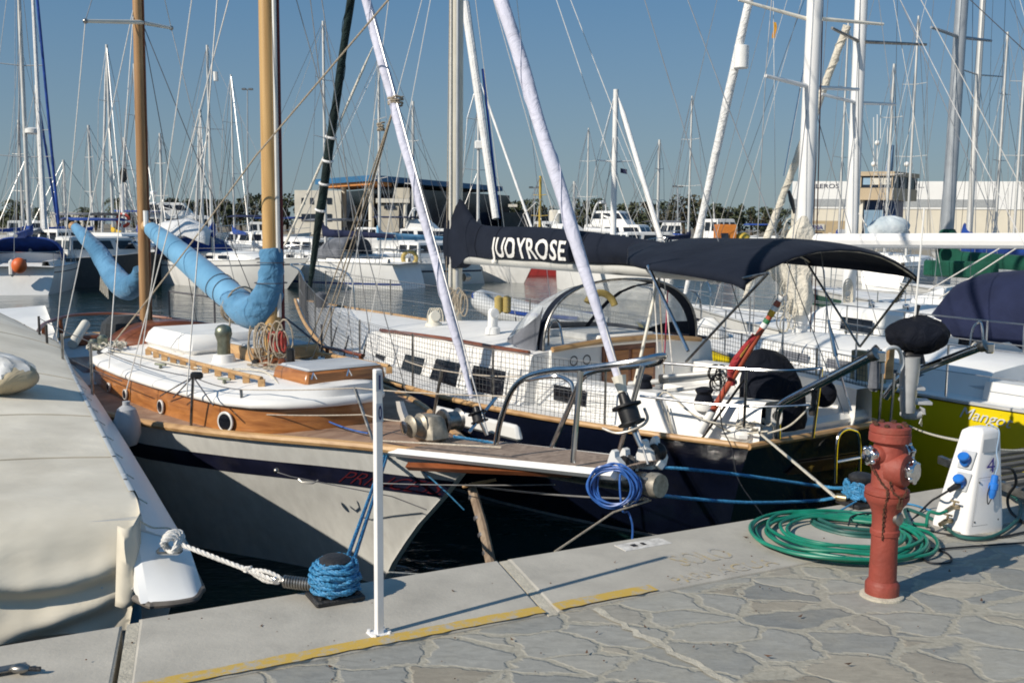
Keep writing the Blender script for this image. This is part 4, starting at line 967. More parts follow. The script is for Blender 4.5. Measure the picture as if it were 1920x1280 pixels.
for s_ in (5.6, 6.5, 7.3, 8.0):
    p = W.w(s_, wh(s_) - .06, wz(s_)); MB().path([p, p + V((0, 0, .60))], .014, 8).build('stanchion', DSTEEL if s_ < 7 else RUBBER, ketch); MB().lathe(p, [(0, .03), (.03, .026), (.05, .016)], 10).build('stanchion_foot', BRZ, ketch)
for f in (.58, .32): MB().path(sag(W.w(5.0, wh(5) - .06, wz(5) + f), W.w(8.0, wh(8) - .06, wz(8) + f), .03), .0045, 5).build('lifeline', WIRED, ketch)
for s_, z_ in ((7.2, 1.55), (6.9, 1.62)):
    p = W.w(s_, .86, z_); MB().lathe(p, [(0, .06), (.03, .05), (.09, .055), (.12, .03)], 14).build('sheet_winch', BRZ, ketch)
mb = MB(); rn = random.Random(44)
for k in range(10):
    c = W.w(7.0 + rn.uniform(-.25, .3), .80 + rn.uniform(-.1, .1), 1.60 + rn.uniform(0, .05)); r = rn.uniform(.05, .10)
    mb.path([c + V((r * math.cos(a), r * .8 * math.sin(a), .02 * math.sin(3 * a + k))) for a in [2 * PI * j / 12 for j in range(12)]], .009, 5, True)
mb.build('coiled_sheet', ROPEC, ketch)
mb = MB()
for k in range(5):
    c = W.w(4.2 + .1 * k, .1 + .12 * math.sin(k * 2), 1.63); mb.path([c + V((.10 * math.cos(a), .08 * math.sin(a), .012 * math.sin(2 * a))) for a in [2 * PI * j / 14 for j in range(14)]], .009, 5, True)
mb.build('coiled_sheet', ROPET, ketch)
MB().path(cat([W.w(3.6, .5, 1.58), W.w(4.3, .35, 1.62), W.w(5.0, .68, 1.60), W.w(6.2, .75, 1.59), W.w(6.9, .8, 1.58)], 6), .008, 6).build('deck_line', ROPEC, ketch)
# fenders on the near side
for x, y, sz in ((238, 790, .105), (212, 845, .10)):
    p = W.on(x, y, 1.5)
    MB().lathe(p - V((0, 0, sz * 2)), [(0, .02), (.02, sz * .7), (sz, sz), (sz * 2, sz), (sz * 3, sz * .7), (sz * 3.3, .03), (sz * 3.6, .03)], 16).build('fender', mat('pale_grey_fender', (.42, .43, .45), .5, var=.1), base=p, label={238: 'pale round fender against the wooden cabin of the ketch', 212: 'pale fender low down between covered boat and ketch'}[x], cat_='fender', group='fenders between the covered boat and the ketch')

# masts
def spar(fr, s, z0, z1, r0, r1, lat=0.0, rake=0.0, n=20, oval=1.15):
    pts = [fr.w(s + rake * (z - z0), lat, z) for z in (z0, z0 + (z1 - z0) * .5, z1)]
    return MB().path(pts, [r0, (r0 + r1) / 2, r1], n)
mm = spar(W, 4.75, 1.5, 9.6, .080, .062).build('main_mast', MASTW, ketch)
MB().path([W.w(4.665, -.03, 2.05), W.w(4.665, -.03, 9.2)], .021, 8).build('mast_track', ALU, mm)
MB().path([W.w(4.70, -.085, 1.7), W.w(4.70, -.075, 9.3)], .018, 8).build('red_halyard_bundle', mat('dull_red_rope', (.16, .035, .035), .8, var=.3, scale=50), mm)
mz = spar(W, 8.03, 1.35, 7.3, .064, .048, rake=-.02).build('mizzen_mast', wood('brown_mast_wood', (.25, .125, .05), (.42, .25, .11), .45, 2.5, .1, (5, 5, .3)), ketch)
MB().path([W.w(8.0, -.065, 1.6), W.w(7.88, -.05, 7.2)], .012, 8).build('mast_track', TEAKD, mz)
MB().path([W.on(273, 395, .05), W.on(274, 425, .05)], .03, 8).build('white_tube', ALUW, mz)
sp_ = [W.on(160, 40, .75), W.on(262, 42, 0), W.on(321, 53, -.55)]
MB().path(sp_[:2], [.018, .024], 8).build('spreader', CREAM, mz); MB().path(sp_[1:], [.024, .018], 8).build('spreader', CREAM, mz)
for p in (sp_[0], sp_[2]): MB().sph(p, .028, n=8, m=6).build('spreader_end', DSTEEL, mz)
# furled booms under light blue covers
def cover(fr, pts, widths, name, m, parent, n=18, flat=1.0, wob=.0, seed=1, sub=5):
    rn = random.Random(seed); C = cat(pts, sub); R = []
    k = len(pts)
    for i in range(len(C)):
        t = i / (len(C) - 1) * (k - 1); a = min(k - 2, int(t)); R.append(widths[a] + (widths[a + 1] - widths[a]) * (t - a))
    mb = MB().path(C, R, n, flat=flat)
    if wob:
        ph = [rn.uniform(0, 6) for _ in range(6)]
        for q in mb.v:
            d = wob * (math.sin(q.z * 38 + ph[0] + q.x * 14) + .8 * math.sin(q.x * 33 + ph[1] + q.y * 27 - q.z * 9) + .6 * math.sin(q.z * 70 + q.y * 40 + ph[2]))
            q += V((math.cos(ph[3] + q.z * 9), math.sin(ph[4] + q.z * 7), .4)) * d * .6
    return mb.build(name, m, parent)
W0 = W.on
bo_ = MB().path([W0(470, 590, 0), W0(420, 545, 0), W0(320, 460, 0), W0(276, 424, 0)], [.05, .05, .045, .04], 12).build('main_boom', MASTW, ketch)
cover(W, [W0(455, 572, .0), W0(420, 545, 0), W0(370, 503, 0), W0(320, 460, 0), W0(284, 430, 0)], [.135, .145, .14, .122, .085], 'sail_cover', BLUEC, bo_, 20, 1.0, .004)
cover(W, [W0(508, 468, .0), W0(509, 500, .01), W0(506, 535, .02), W0(500, 560, .03), W0(488, 583, .05), W0(462, 583, .04), W0(436, 562, .02)], [.105, .112, .122, .150, .170, .155, .13], 'mast_cover', BLUEC2, mm, 36, 1.0, .011, 5, 9)
MB().sph(W0(276, 424, 0), .075, .06, .07, 12, 8).build('boom_end', RUBW, bo_)
for t in (.15, .3):
    p = W0(430, 553, 0).lerp(W0(300, 443, 0), t * .4); pass
def band(c, d, rr, m, nm, par, th=.006):
    d = d.normalized(); u = d.orthogonal().normalized(); w_ = d.cross(u)
    MB().path([c + (u * math.cos(2 * PI * j / 24) + w_ * math.sin(2 * PI * j / 24)) * rr for j in range(24)], th, 5, True).build(nm, m, par)
dd_ = W0(284, 430, 0) - W0(455, 572, 0)
for x, y, rr in ((335, 473, .128),): band(W0(x, y, 0), dd_, rr, BLUEC2, 'cover_seam', bo_, .005)
band(W0(412, 538, 0), dd_ + V((0, 0, .3)), .150, WIRED, 'cover_tie', bo_, .004); band(W0(425, 549, 0), dd_ - V((0, 0, .2)), .150, WIRED, 'cover_tie', bo_, .004)
for y in (492, 530): band(W0(508, y, .012), V((0, 0, 1)), .122 + (y - 485) * .0006, WIRED, 'cover_tie', mm, .004)
mb = MB(); rn = random.Random(2)
for k in range(9):
    c = W0(446 + rn.uniform(-8, 8), 570 + rn.uniform(-8, 8), 0); d = (W0(440, 565, 0) - W0(480, 595, 0)).normalized(); u = d.orthogonal().normalized(); w_ = d.cross(u); rr = .152 + rn.uniform(-.006, .010)
    mb.rope([c + (u * math.cos(2 * PI * j / 20) + w_ * math.sin(2 * PI * j / 20)) * rr + d * rn.uniform(-.006, .006) for j in range(21)], .009)
mb.build('lashing', ROPET, bo_)
MB().rope(sag(W0(432, 590, .1), W0(428, 660, .25), 0.0) , .010).build('lashing_tail', ROPET, bo_)
b2_ = MB().path([W0(240, 540, 0), W0(205, 505, 0), W0(160, 445, 0), W0(138, 424, 0)], [.045, .045, .04, .036], 12).build('mizzen_boom', MASTW, ketch)
cover(W, [W0(262, 505, .02), W0(258, 528, .0), W0(240, 540, 0), W0(222, 528, 0), W0(205, 505, 0), W0(186, 475, 0), W0(160, 445, 0), W0(142, 427, 0)], [.07, .125, .15, .15, .135, .115, .095, .065], 'sail_cover', BLUEC2, b2_, 20, 1.0, .006, 3)
MB().sph(W0(137, 424, 0), .06, n=12, m=8).build('boom_end', RUBW, b2_)
mb = MB()
for k in range(6): mb.path(sag(W0(190 + k * 2, 500, .05), W0(188 + k * 3, 545 + 3 * k, .08), 0), .007, 5)
mb.build('hanging_lines', ROPEC, b2_)
# mast foot: coiled halyards
mb = MB(); rn = random.Random(12)
for k in range(12):
    c = W0(478 + 7 * k % 60, 640 + rn.uniform(-10, 25), .12); r1, r2 = .045 + rn.random() * .03, .13 + rn.random() * .06
    mb.path([c + V((r1 * math.cos(a), -.02 * math.sin(a * 2), r2 * math.sin(a))) for a in [2 * PI * j / 14 for j in range(14)]], .008, 5, True)
mb.build('coiled_halyards', ROPET, mm)
mb = MB()
for k in range(5):
    c = W0(508 + 6 * k, 640, .1); mb.path([c + V((.02 * math.cos(a), 0, .09 * math.sin(a))) for a in [2 * PI * j / 12 for j in range(12)]], .011, 5, True)
mb.build('red_coil', mat('bright_red_rope', (.36, .05, .04), .8, var=.3, scale=50), mm)
MB().lathe(W.w(4.75, 0, 1.60), [(0, .13), (.05, .125), (.07, .09)], 16).build('mast_collar', TEAKD, mm)
for k, (x, y) in enumerate(((480, 690), (530, 690), (545, 670), (500, 700))):
    q = W0(x, y, .12); MB().box(q, .07, .07, .17, bev=.015).build('pin_block', TEAKD if k % 2 else BLACK, mm)
# furled headsails
def furled(fr, a, b_, r, m, nm, parent, twist=24, lat=0.0, lump=.08, seed=1, edge=True):
    a, b_ = V(a), V(b_); N = 90; rn = random.Random(seed); d = (b_ - a).normalized(); u = d.orthogonal().normalized(); w_ = d.cross(u); rings = []
    for i in range(N + 1):
        t = i / N; c = a.lerp(b_, t); rr = r * (.55 + .6 * min(1, t * 9)) * (1 + .12 * t) if t < .12 else r * (1.15 + .1 * math.sin(t * 13 + seed))
        ring = []
        for k in range(14):
            an = 2 * PI * k / 14; g = 1 + lump * math.sin(an + twist * t * 2.2) + lump * .5 * math.sin(2 * an - twist * 3 * t + seed)
            ring.append(c + (u * math.cos(an) + w_ * math.sin(an)) * rr * g)
        rings.append(ring)
    o = MB().loft(rings, True, True, True).build(nm, m, parent, smooth=60)
    if not edge: return o
    pts = []
    for i in range(8, N + 1):   # the leech winds round the roll in a long spiral
        t = i / N; an = twist * t * 2.2 + PI / 2; rr = (rings[i][0] - a.lerp(b_, t)).length
        pts.append(a.lerp(b_, t) + (u * math.cos(an) + w_ * math.sin(an)) * (r * 1.25))
    MB().path(pts, r * .10, 5).build('sail_edge', m, o)
    return o
def px_line(fr, p, q, s, lat=0): # continue a stay drawn by two pixels to the mast plane at s
    a, b_ = fr.loc(fr.on(*p, lat)), fr.loc(fr.on(*q, lat)); k = (s - a[0]) / (b_[0] - a[0]); return fr.w(s, lat, a[2] + (b_[2] - a[2]) * k)
def drum(c, d, r, h, m, parent):
    MB().lathe(c, [(0, r * .75), (h * .05, r * 1.15), (h * .12, r * 1.15), (h * .16, r * .85), (h * .62, r * .85), (h * .66, r * 1.25), (h * .74, r * 1.25), (h * .78, r * .5), (h * 1.15, r * .42), (h * 1.2, r * .3)], 24, d).build('furler_drum', m, parent)
f1a, f1b = W0(885, 745, 0), px_line(W, (900, 770), (690, 0), 4.4)
furled(W, f1a, f1a.lerp(f1b, .93), .031, LILAC, 'furled_staysail', ketch, seed=2)
d1 = (f1b - f1a).normalized(); MB().path([W0(915, 815, 0), f1b], .006, 6).build('inner_forestay', WIRE, ketch)
drum(W0(900, 792, 0), d1, .055, .10, BLACK, ketch)
for x, y, l in ((880, 810, .1), (912, 815, -.05), (930, 745, -.2)): MB().path([W0(898, 785, 0), W0(x, y, l)], .012, 8).build('furler_bracket', STEEL, ketch)
f2a, f2b = W0(1163, 722, 0), px_line(W, (1180, 780), (940, 0), 4.65)
furled(W, f2a, f2a.lerp(f2b, .95), .037, LILAC, 'furled_genoa', ketch, seed=4, twist=30)
d2 = (f2b - f2a).normalized(); MB().path([W0(1215, 870, 0), f2b], .007, 6).build('forestay', WIRE, ketch)
MB().path([W0(1160, 705, 0), W0(1164, 722, 0), W0(1168, 735, 0)], [.045, .034, .028], 10).build('sail_tack', CREAM, ketch)
drum(W0(1186, 797, 0), d2, .072, .17, BLACK, ketch)
MB().path([W0(1186, 800, 0), W0(1203, 838, 0)], .018, 10).build('furler_tube', STEEL, ketch)
MB().path(cat([W0(1130, 803, .1), W0(1160, 812, .08), W0(1200, 800, 0), W0(1214, 785, -.06), W0(1208, 765, -.08)], 5), .009, 6).build('furler_guard', DSTEEL, ketch)
# ketch rigging
def wire(fr, a, b_, r=.0045, m=None, parent=None, nm='stay', s=0.0):
    return MB().path(sag(a, b_, s, 6) if s else [a, b_], r, 5).build(nm, m or WIRE, parent)
mh = W.w(4.75, 0, 8.6); mid = W.w(4.75, 0, 5.9)
wire(W, W0(350, 742, 1.2), px_line(W, (352, 735), (441, 0), 4.85, .05) if False else W.w(4.75, .06, 8.6), .0055, WIREW, ketch)
wire(W, W0(236, 735, 1.3), W.w(4.75, .05, 5.9), .0055, WIREW, ketch); wire(W, W0(262, 690, 1.3), W.w(4.8, .05, 8.4), .005, WIREW, ketch)
wire(W, W.w(4.3, -1.2, 1.25), mid, .005, WIRE, ketch); wire(W, W.w(5.0, -1.3, 1.25), mh, .005, WIRE, ketch); wire(W, W.w(5.5, -1.35, 1.25), W.w(4.8, -.04, 8.4), .005, WIRE, ketch)
zt = W.w(7.92, 0, 6.9)
wire(W, W0(106, 632, 1.15), sp_[0], .005, WIREW, ketch); wire(W, sp_[0], zt, .005, WIRE, ketch)
wire(W, W0(119, 632, 1.15), W.w(7.95, .05, 5.3), .0055, WIREW, ketch); wire(W, W0(204, 690, 1.2), W.w(7.95, .05, 5.25), .0055, WIREW, ketch)
wire(W, W.w(7.7, -1.2, 1.3), sp_[2], .005, WIRE, ketch); wire(W, sp_[2], zt, .005, WIRE, ketch); wire(W, W.w(7.1, -1.25, 1.3), W.w(7.95, -.04, 5.2), .005, WIRED, ketch); wire(W, W.w(8.8, -1.0, 1.3), W.w(7.95, -.04, 5.2), .005, WIRED, ketch)
MB().path(sag(at(745, -20, 7.2), at(480, 292, 9.0), .0) + sag(at(480, 292, 9.0), W0(215, 640, .9), .02), .0075, 6).build('topping_lift', ROPET, ketch)
kx = W0(742, 190, -.02)
for e in ((575, 700), (600, 655), (560, 690)): MB().path(sag(kx, W0(*e, -.5), .06), .0065, 6).build('running_line', ROPET, ketch)
mb = MB().rope(spiral(kx, .05, .055, 3, -.03, .03, 12, random.Random(3), .006), .009); mb.build('line_knot', ROPET, ketch)
mb = MB().rope(spiral(W0(714, 238, -.1), .025, .025, 3, -.03, .03, 12, random.Random(5), .006), .008); mb.build('line_knot', ROPET, ketch)
# ------------------------------------------------------------------ covered motorboat at the left
cb = gz(120, 1010, 1.3)
C = Fr((-1.72, 4.62), (-.455, .890))      # s along the right gunwale away from the quay; lat positive to the left
cov = thing('covered_motorboat', 'white motorboat under a tan tarpaulin, stern to the quay at left', 'motorboat', C.w(4, 1.6, 0))
def CP(x, y, l): return C.on(x, y, l)
GZ = 1.48
# hull: rub rail line outside the gunwale, flaring to a rounded quarter
st = [(.19, .215), (.5, .22), (1.5, .22), (3, .215), (5, .19), (7, .08), (9, -.35), (10.5, -1.0), (11.4, -1.6)]
CB = 3.3
mb = MB(); rings = []
def sheer(s): return .26 * max(0, (s - 4.5) / 6.5) ** 1.4
def hprof(s, o):
    return [(0, GZ), (-.02, 1.405), (-o * .5, 1.36), (-o * .93, 1.315), (-o, 1.285), (-o - .01, 1.20), (-o + .05, 1.14), (-o + .15, .8), (-o + .3, .3), (-o + .6, -.3)]
for s, o in st: rings.append([C.w(s, l, z + sheer(s) * (z > 1.1)) for l, z in hprof(s, o)] + [C.w(s, CB - l, z + sheer(s) * (z > 1.1)) for l, z in reversed(hprof(s, o))])
mb.loft(rings, False); mb.add(rings[0], [tuple(range(len(rings[0])))]); mb.build('hull', WHITE, cov, smooth=45)
# raked quarter block with rounded outer corner
def qp(u, v): # u across from inner to outer, v down
    l = .03 - .245 * u; zt_ = 1.415 - .11 * u; s = .185 - .43 * v ** .85 - .03 * math.sin(PI * u) * v
    if u > .8: s += (u - .8) * .55 * v
    return C.w(s, l + .0 * v - .008 * v * (u > .5), zt_ + (1.195 - zt_) * v)
us = [0, .08, .25, .45, .62, .75, .84, .91, .96, 1]; vs2 = [0, .08, .25, .5, .75, .92, 1]
MB().grid([[qp(u, v) for v in vs2] for u in us]).build('quarter', WHITE, cov, smooth=40)
MB().grid([[qp(0, v), qp(0, v) + V((C.b[0], C.b[1], 0)) * .035 + V((C.a[0], C.a[1], 0)) * .05 * (1 - v), qp(0, v) + V((C.b[0], C.b[1], 0)) * .05 + V((C.a[0], C.a[1], 0)) * (.25 * v + .1)] for v in vs2]).build('quarter_inner', WHITE, cov, smooth=40)
MB().grid([[qp(1, v), C.w(.19 - .12 * v, -.222, 1.30 - .11 * v), C.w(.5, -.225, 1.29 - .10 * v)] for v in vs2]).build('quarter_outer', WHITE, cov, smooth=60)
lip = [C.w(.6, -.225, 1.19), C.w(.1, -.228, 1.185)] + [qp(u, 1) - V((0, 0, .012)) for u in reversed(us)] + [qp(0, 1) + V((C.b[0], C.b[1], 0)) * .05 + V((C.a[0], C.a[1], 0)) * .10 - V((0, 0, .004))]
MB().path(cat(lip, 3), .016, 8).build('rub_strake', mat('brownish_rubber', (.13, .115, .10), .7, var=.25, scale=10), cov)
MB().path([C.w(s, -o - .012, 1.20 + sheer(s)) for s, o in st], .018, 6).build('side_strake', RUBBER, cov)
# tarpaulin: one sheet over the deck, rounding over the stern into a hanging curtain
def tarp_z(s, l):
    x = min(1, max(0, l / 1.5)); base = GZ + .045 + (.06 + .50 * min(1, max(0, s - 2) / 9)) * (1 - (1 - x) ** 2)
    return base + .010 * math.sin(3.1 * s + 2 * l) * x + .007 * math.sin(7.3 * s - 3.4 * l) * x - .03 * x * math.exp(-((s - 2.6) / .3) ** 2)
def toff(s): return interp({0: 0, 7: 0, 9: .4, 11: 1.1}, s)
LS = [-.03, -.012, .0] + [.03 + .03 * i for i in range(40)] + [1.3, 1.5, 1.9, 2.3, 2.7, 3.0, 3.2, 3.33]
def tarp_pt(s, l):
    off = toff(s); ll = off + l * (1 - off / 3.4) if l > 0 else off + l
    lm = l if l < 1.7 else max(.02, 3.4 - l)
    zz = tarp_z(s, lm) if l > .001 else (GZ + .045 if l > -.005 else GZ + .02 if l > -.02 else GZ - .045)
    return C.w(s, ll, zz + sheer(s))
SS = [.5 + .14 * i for i in range(75)]
rows = [[tarp_pt(s, l) for l in LS] for s in reversed(SS)]
dk = {.40: .004, .30: .018, .22: .045, .16: .085, .115: .135, .085: .185, .065: .235, .05: .285, .038: .335, .03: .385, .022: .43, .015: .47, .010: .51, .004: .56}
drop = [(interp({-a: a for a in dk}, -(.40 - .396 * q)), 0) for q in [0]]
ks_ = sorted(dk, reverse=True); drop = []
for a, b_ in zip(ks_, ks_[1:]):
    for q in (0, .34, .67): drop.append((a + (b_ - a) * q, dk[a] + (dk[b_] - dk[a]) * q))
for k, (s, dz) in enumerate(drop):
    v = k / (len(drop) - 1); r = []
    for l in LS:
        lm = max(.03, l if l < 1.7 else max(.03, 3.4 - l)); p = tarp_pt(.5, max(l, .03)) if l > .001 else tarp_pt(.5, l)
        e = max(0, min(1, l / .10)); zz = p.z - dz if l > .001 else (GZ + .045 - dz * (.8 if l > -.02 else .5))
        swag = (.050 * math.exp(-((dz - .20 - .10 * math.sin(3.2 * min(l, .95))) / .055) ** 2) - .030 * math.exp(-((dz - .29 - .10 * math.sin(3.2 * min(l, .95))) / .04) ** 2) + .035 * math.exp(-((dz - .34 - .30 * l) / .05) ** 2) - .022 * math.exp(-((dz - .42 - .30 * l) / .04) ** 2)) * min(1, l * 5) * (1 if l < 1.2 else .3)
        fold = .007 * math.sin(15 * l + 3 * v) * v * e + .003 * math.sin(37 * l - 8 * v) * v * e
        r.append(C.w(s - (swag + fold) * min(1, v * 2.2), (l if l > .001 else .0) + .075 * v ** 1.5 * max(0, 1 - l / .25), zz))
    rows.append(r)
MB().grid(rows).build('tarpaulin', TARP, cov, smooth=75)
# folded corner flap with eyelet, hems and seams
fl_ = []
for i in range(14):
    v = i / 13; z = GZ + .0 - .36 * v
    fl_.append([C.w(.03 - .075 * v, .125 + .03 * v, z + .01), C.w(-.005 - .075 * v - .014 * math.sin(6 * v), .095 + .02 * v + .006 * math.sin(9 * v), z), C.w(.0 - .06 * v, .06 + .012 * v + .006 * math.sin(12 * v), z + .012), C.w(.09 - .06 * v, .018 + .02 * v, z + .04)])
MB().grid(fl_).build('corner_flap', TARP, cov, smooth=70, solid=.004)
MB().sph(C.w(-.045, .075, 1.20), .009, n=8, m=6).build('eyelet', DSTEEL, cov)
HEM = cloth('pale_hem_tape', (.66, .68, .66), .8, .2, 3, .06)
MB().grid([[tarp_pt(s, l) + V((0, 0, .006)) - V((C.b[0], C.b[1], 0)) * .006 for l in (-.03, -.012, 0, .03)] for s in SS]).build('hem_tape', HEM, cov, smooth=70)
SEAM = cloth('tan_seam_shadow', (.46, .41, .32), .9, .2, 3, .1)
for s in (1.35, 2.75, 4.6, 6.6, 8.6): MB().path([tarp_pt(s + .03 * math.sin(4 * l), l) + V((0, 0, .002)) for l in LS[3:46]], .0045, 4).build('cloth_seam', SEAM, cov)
for k in range(16):
    p = tarp_pt(.75 + .6 * k, .012) + V((0, 0, .008)); MB().lathe(p, [(0, .011), (.003, .011), (.004, .005)], 10).build('edge_eyelet', DSTEEL, cov)
    q = C.w(.75 + .6 * k + .05, toff(.75 + .6 * k) - .10, 1.375 + sheer(.75 + .6 * k)); MB().path([p, tarp_pt(.75 + .6 * k + .02, -.03), q], .0035, 4).build('lashing', ROPEC, cov)
MB().path(cat([C.w(.10, .03, GZ + .01), C.w(.14, -.04, 1.43), C.w(.2, -.12, 1.40), C.w(.22, -.17, 1.36)], 5), .005, 5).build('tie_cord', ROPEC, cov)
# cleat under the knot, light blue bottom patch
MB().box(cle + V((-.02, .02, -.045)), .12, .05, .03, bev=.01).build('cleat', STEEL, cov)
MB().box(C.w(.06, .12, 1.08), .02, .18, .24, (V((C.a[0], C.a[1], 0)), V((C.b[0], C.b[1], 0)), V((0, 0, 1))), bev=.006).build('antifouling_patch', mat('light_blue_antifouling', (.13, .38, .62), .6, var=.15), cov)
# bundle wrapped in plastic lying on the tarpaulin
wb = C.w(3.65, .62, tarp_z(3.65, .62) + .01)
bun = thing('wrapped_bundle', 'tan cushion bundle half wrapped in clear plastic lying on the tarpaulin', 'bundle', wb)
axb = (V((.86, -.5, .0)).normalized(), V((.5, .86, .05)).normalized(), V((0, 0, 1)))
fnb = lambda a, b: 1 + .05 * math.sin(3 * b + 2 * a) + .03 * math.sin(7 * b - 3 * a)
wbs = 1.0
MB().sph(wb + V((0, 0, .10)), .36 * wbs, .25 * wbs, .145 * wbs, 36, 18, axb, fnb).build('cushion', cloth('tan_cushion_cloth', (.42, .36, .25), .85, .5, 4), bun)
fnp = lambda a, b: 1 + .05 * math.sin(3 * b + 2 * a) + .05 * math.sin(9 * b - 3 * a) * math.cos(a) + .025 * math.sin(21 * b + 5 * a)
mb = MB().sph(wb + V((-.03, .0, .135)), .35 * wbs, .25 * wbs, .135 * wbs, 48, 20, axb, fnp)
mb.build('plastic_wrap', PLASTIC, bun)
# pulpit rail and shroud of a neighbour behind the tarpaulin
# ------------------------------------------------------------------ navy cruiser, stern to the quay
BT = smooth_tab({0: (.93, 1.05), .8: (1.25, 1.05), 1.6: (1.5, 1.05), 2.4: (1.72, 1.06), 3.3: (1.88, 1.08), 4.4: (1.95, 1.12), 5.5: (1.88, 1.16), 6.6: (1.65, 1.22), 7.8: (1.3, 1.3), 9: (.9, 1.38), 10.2: (.45, 1.46), 11.3: (.02, 1.55)}, 4)
def bh(s): return interp(BT, s)[0]
def bz(s): return interp(BT, s)[1]
cru = thing('navy_sailboat', 'navy hulled cruising sailboat with lettered dark sail cover and bimini', 'sailboat', B.w(5, 0, 0))
BX = V((B.a[0], B.a[1], 0)); BY = V((B.b[0], B.b[1], 0)); AXB = (BX, BY, V((0, 0, 1)))
def bhull(t, v):
    s0 = 11.3 * t; h, z0 = bh(s0), bz(s0); z = z0 * (1 - v) - .3 * v
    s = s0 - (1.9 * v ** 1.1) * t ** 3 + (.55 * v) * (1 - t) ** 6
    return s, h * (1 - (.12 + .5 * t ** 3 + .25 * (1 - t) ** 3) * v ** 1.5), z
tb_ = [0, .03, .07, .12, .18, .25, .33, .41, .49, .57, .65, .73, .8, .87, .93, .97, 1]
vb_ = [0, .08, .18, .3, .42, .54, .66, .73, .765, .80, .88, 1]
def bstrip(vs, off=0.0, ts=tb_, sides=(1, -1)):
    mb = MB()
    for sg in sides:
        mb.grid([[B.w(q[0], sg * (q[1] + off), q[2]) for q in [bhull(t, v) for v in vs]] for t in ts])
    return mb
hl = bstrip(vb_); hl.add([B.w(q[0], q[1], q[2]) for q in [bhull(0, v) for v in vb_]] + [B.w(q[0], -q[1], q[2]) for q in [bhull(0, v) for v in reversed(vb_)]], [tuple(range(2 * len(vb_)))])
hl.build('hull', NAVYH, cru, smooth=50)
bstrip([.755, .78, .80], .006).build('boot_stripe', mat('dull_white_stripe', (.40, .41, .40), .5, var=.15, dirt=.4), cru, smooth=50)
for sg in (1, -1):
    MB().path(cat([B.w(11.3 * t, sg * (bh(11.3 * t) + .004), bz(11.3 * t) + .012) for t in tb_], 3), .028, 8).build('toe_rail', RUBW, cru)
MB().path(cat([B.w(-.01, l, 1.062 + .0 * l) for l in (.95, .5, 0, -.5, -.95)], 3), .030, 8).build('stern_rail_cap', RUBW, cru)
rows = []
for i in range(60):
    s = 11.28 * i / 59; h = max(.01, bh(s) - .01); rows.append([B.w(s, h * k, bz(s) + .008 + .02 * (1 - k * k)) for k in (1, .6, .2, -.2, -.6, -1)])
MB().grid(rows).build('deck', ROOFW, cru)
# coachroof: long white house with large dark windows
HS = {2.55: 1.33, 3.2: 1.36, 4.2: 1.36, 5.2: 1.30, 6.0: 1.20, 6.6: 1.08}
def hb_(s): return interp(HS, s)
rows = []
for s in (2.55, 3.0, 3.6, 4.2, 4.8, 5.4, 6.0, 6.6):
    h = hb_(s); zr = 1.60 - .05 * max(0, s - 4.5)
    if s > 6.3: zr = 1.46
    rows.append([B.w(s, h + .10, bz(s)), B.w(s, h, zr - .03), B.w(s, h - .03, zr), B.w(s, h * .5, zr + .06), B.w(s, 0, zr + .085), B.w(s, -h * .5, zr + .06), B.w(s, -h + .03, zr), B.w(s, -h, zr - .03), B.w(s, -h - .10, bz(s))])
fr_row = [B.w(7.05, p_, 1.27) for p_ in (.95, .9, .85, .4, 0, -.4, -.85, -.9, -.95)]
mb = MB(); mb.loft(rows + [fr_row], False); mb.add(rows[0], [tuple(range(9))]); mb.build('coachroof', ROOFW, cru, smooth=30)
for sg in (1, -1):
    MB().path([B.w(s, sg * (hb_(s) - .01), (1.60 - .05 * max(0, s - 4.5)) + .015) for s in (2.6, 3.2, 4.2, 5.2, 6.0)], .022, 6).build('roof_rail', TEAKD, cru)
def side_win(pix, l0, nm, parent, m, off=.012, frame=None):
    vs = []
    for x, y in pix:
        p = B.on(x, y, 1.40); s, l, z = B.loc(p)
        l = hb_(s) + .10 * (1.57 - z) / .45 + off; vs.append(B.w(s, l, z))
    return MB().add(vs, [tuple(range(len(vs)))]).build(nm, m, parent, smooth=0)
for pix in ([(690, 663), (713, 668), (712, 698), (694, 688)], [(757, 664), (797, 672), (793, 712), (752, 695)], [(820, 672), (866, 681), (864, 727), (812, 716)], [(890, 684), (948, 696), (950, 742), (888, 730)]):
    cx, cy = sum(p[0] for p in pix) / 4, sum(p[1] for p in pix) / 4
    big = [(cx + (x - cx) * 1.14, cy + (y - cy) * 1.14) for x, y in pix]
    wf = side_win(big, 0, 'window_frame', cru, WHITE, .008); side_win(pix, 0, 'window', wf, GLASSD, .014)
# low port in the hull-side coaming and its vent
q = [(1007, 742), (1054, 751), (1053, 771), (1008, 762)]
def plane_quad(pix, lat, fr=None):
    return [(fr or B).on(x, y, lat) for x, y in pix]
# cockpit coaming, near and far, stern deck seats
def bbox(s0, s1, l0, l1, z0, z1, bev=.02, taper=1.0):
    return MB().box(B.w((s0 + s1) / 2, (l0 + l1) / 2, (z0 + z1) / 2), s1 - s0, l1 - l0, z1 - z0, AXB, taper, bev)
rows = []
for s in (.0, .5, 1.0, 1.6, 2.2, 2.7): rows.append([B.w(s, min(1.28, bh(s) - .12), bz(s)), B.w(s, min(1.25, bh(s) - .14), 1.36 - .02 * s), B.w(s, min(1.18, bh(s) - .2), 1.42 - .02 * s), B.w(s, min(.98, bh(s) - .38), 1.42 - .02 * s), B.w(s, min(.95, bh(s) - .4), 1.02)])
MB().grid(rows).build('cockpit_coaming', WHITE, cru, smooth=40)
MB().grid([[B.w(*(B.loc(p)[0], -B.loc(p)[1], p.z)) for p in r] for r in rows]).build('cockpit_coaming', WHITE, cru, smooth=40)
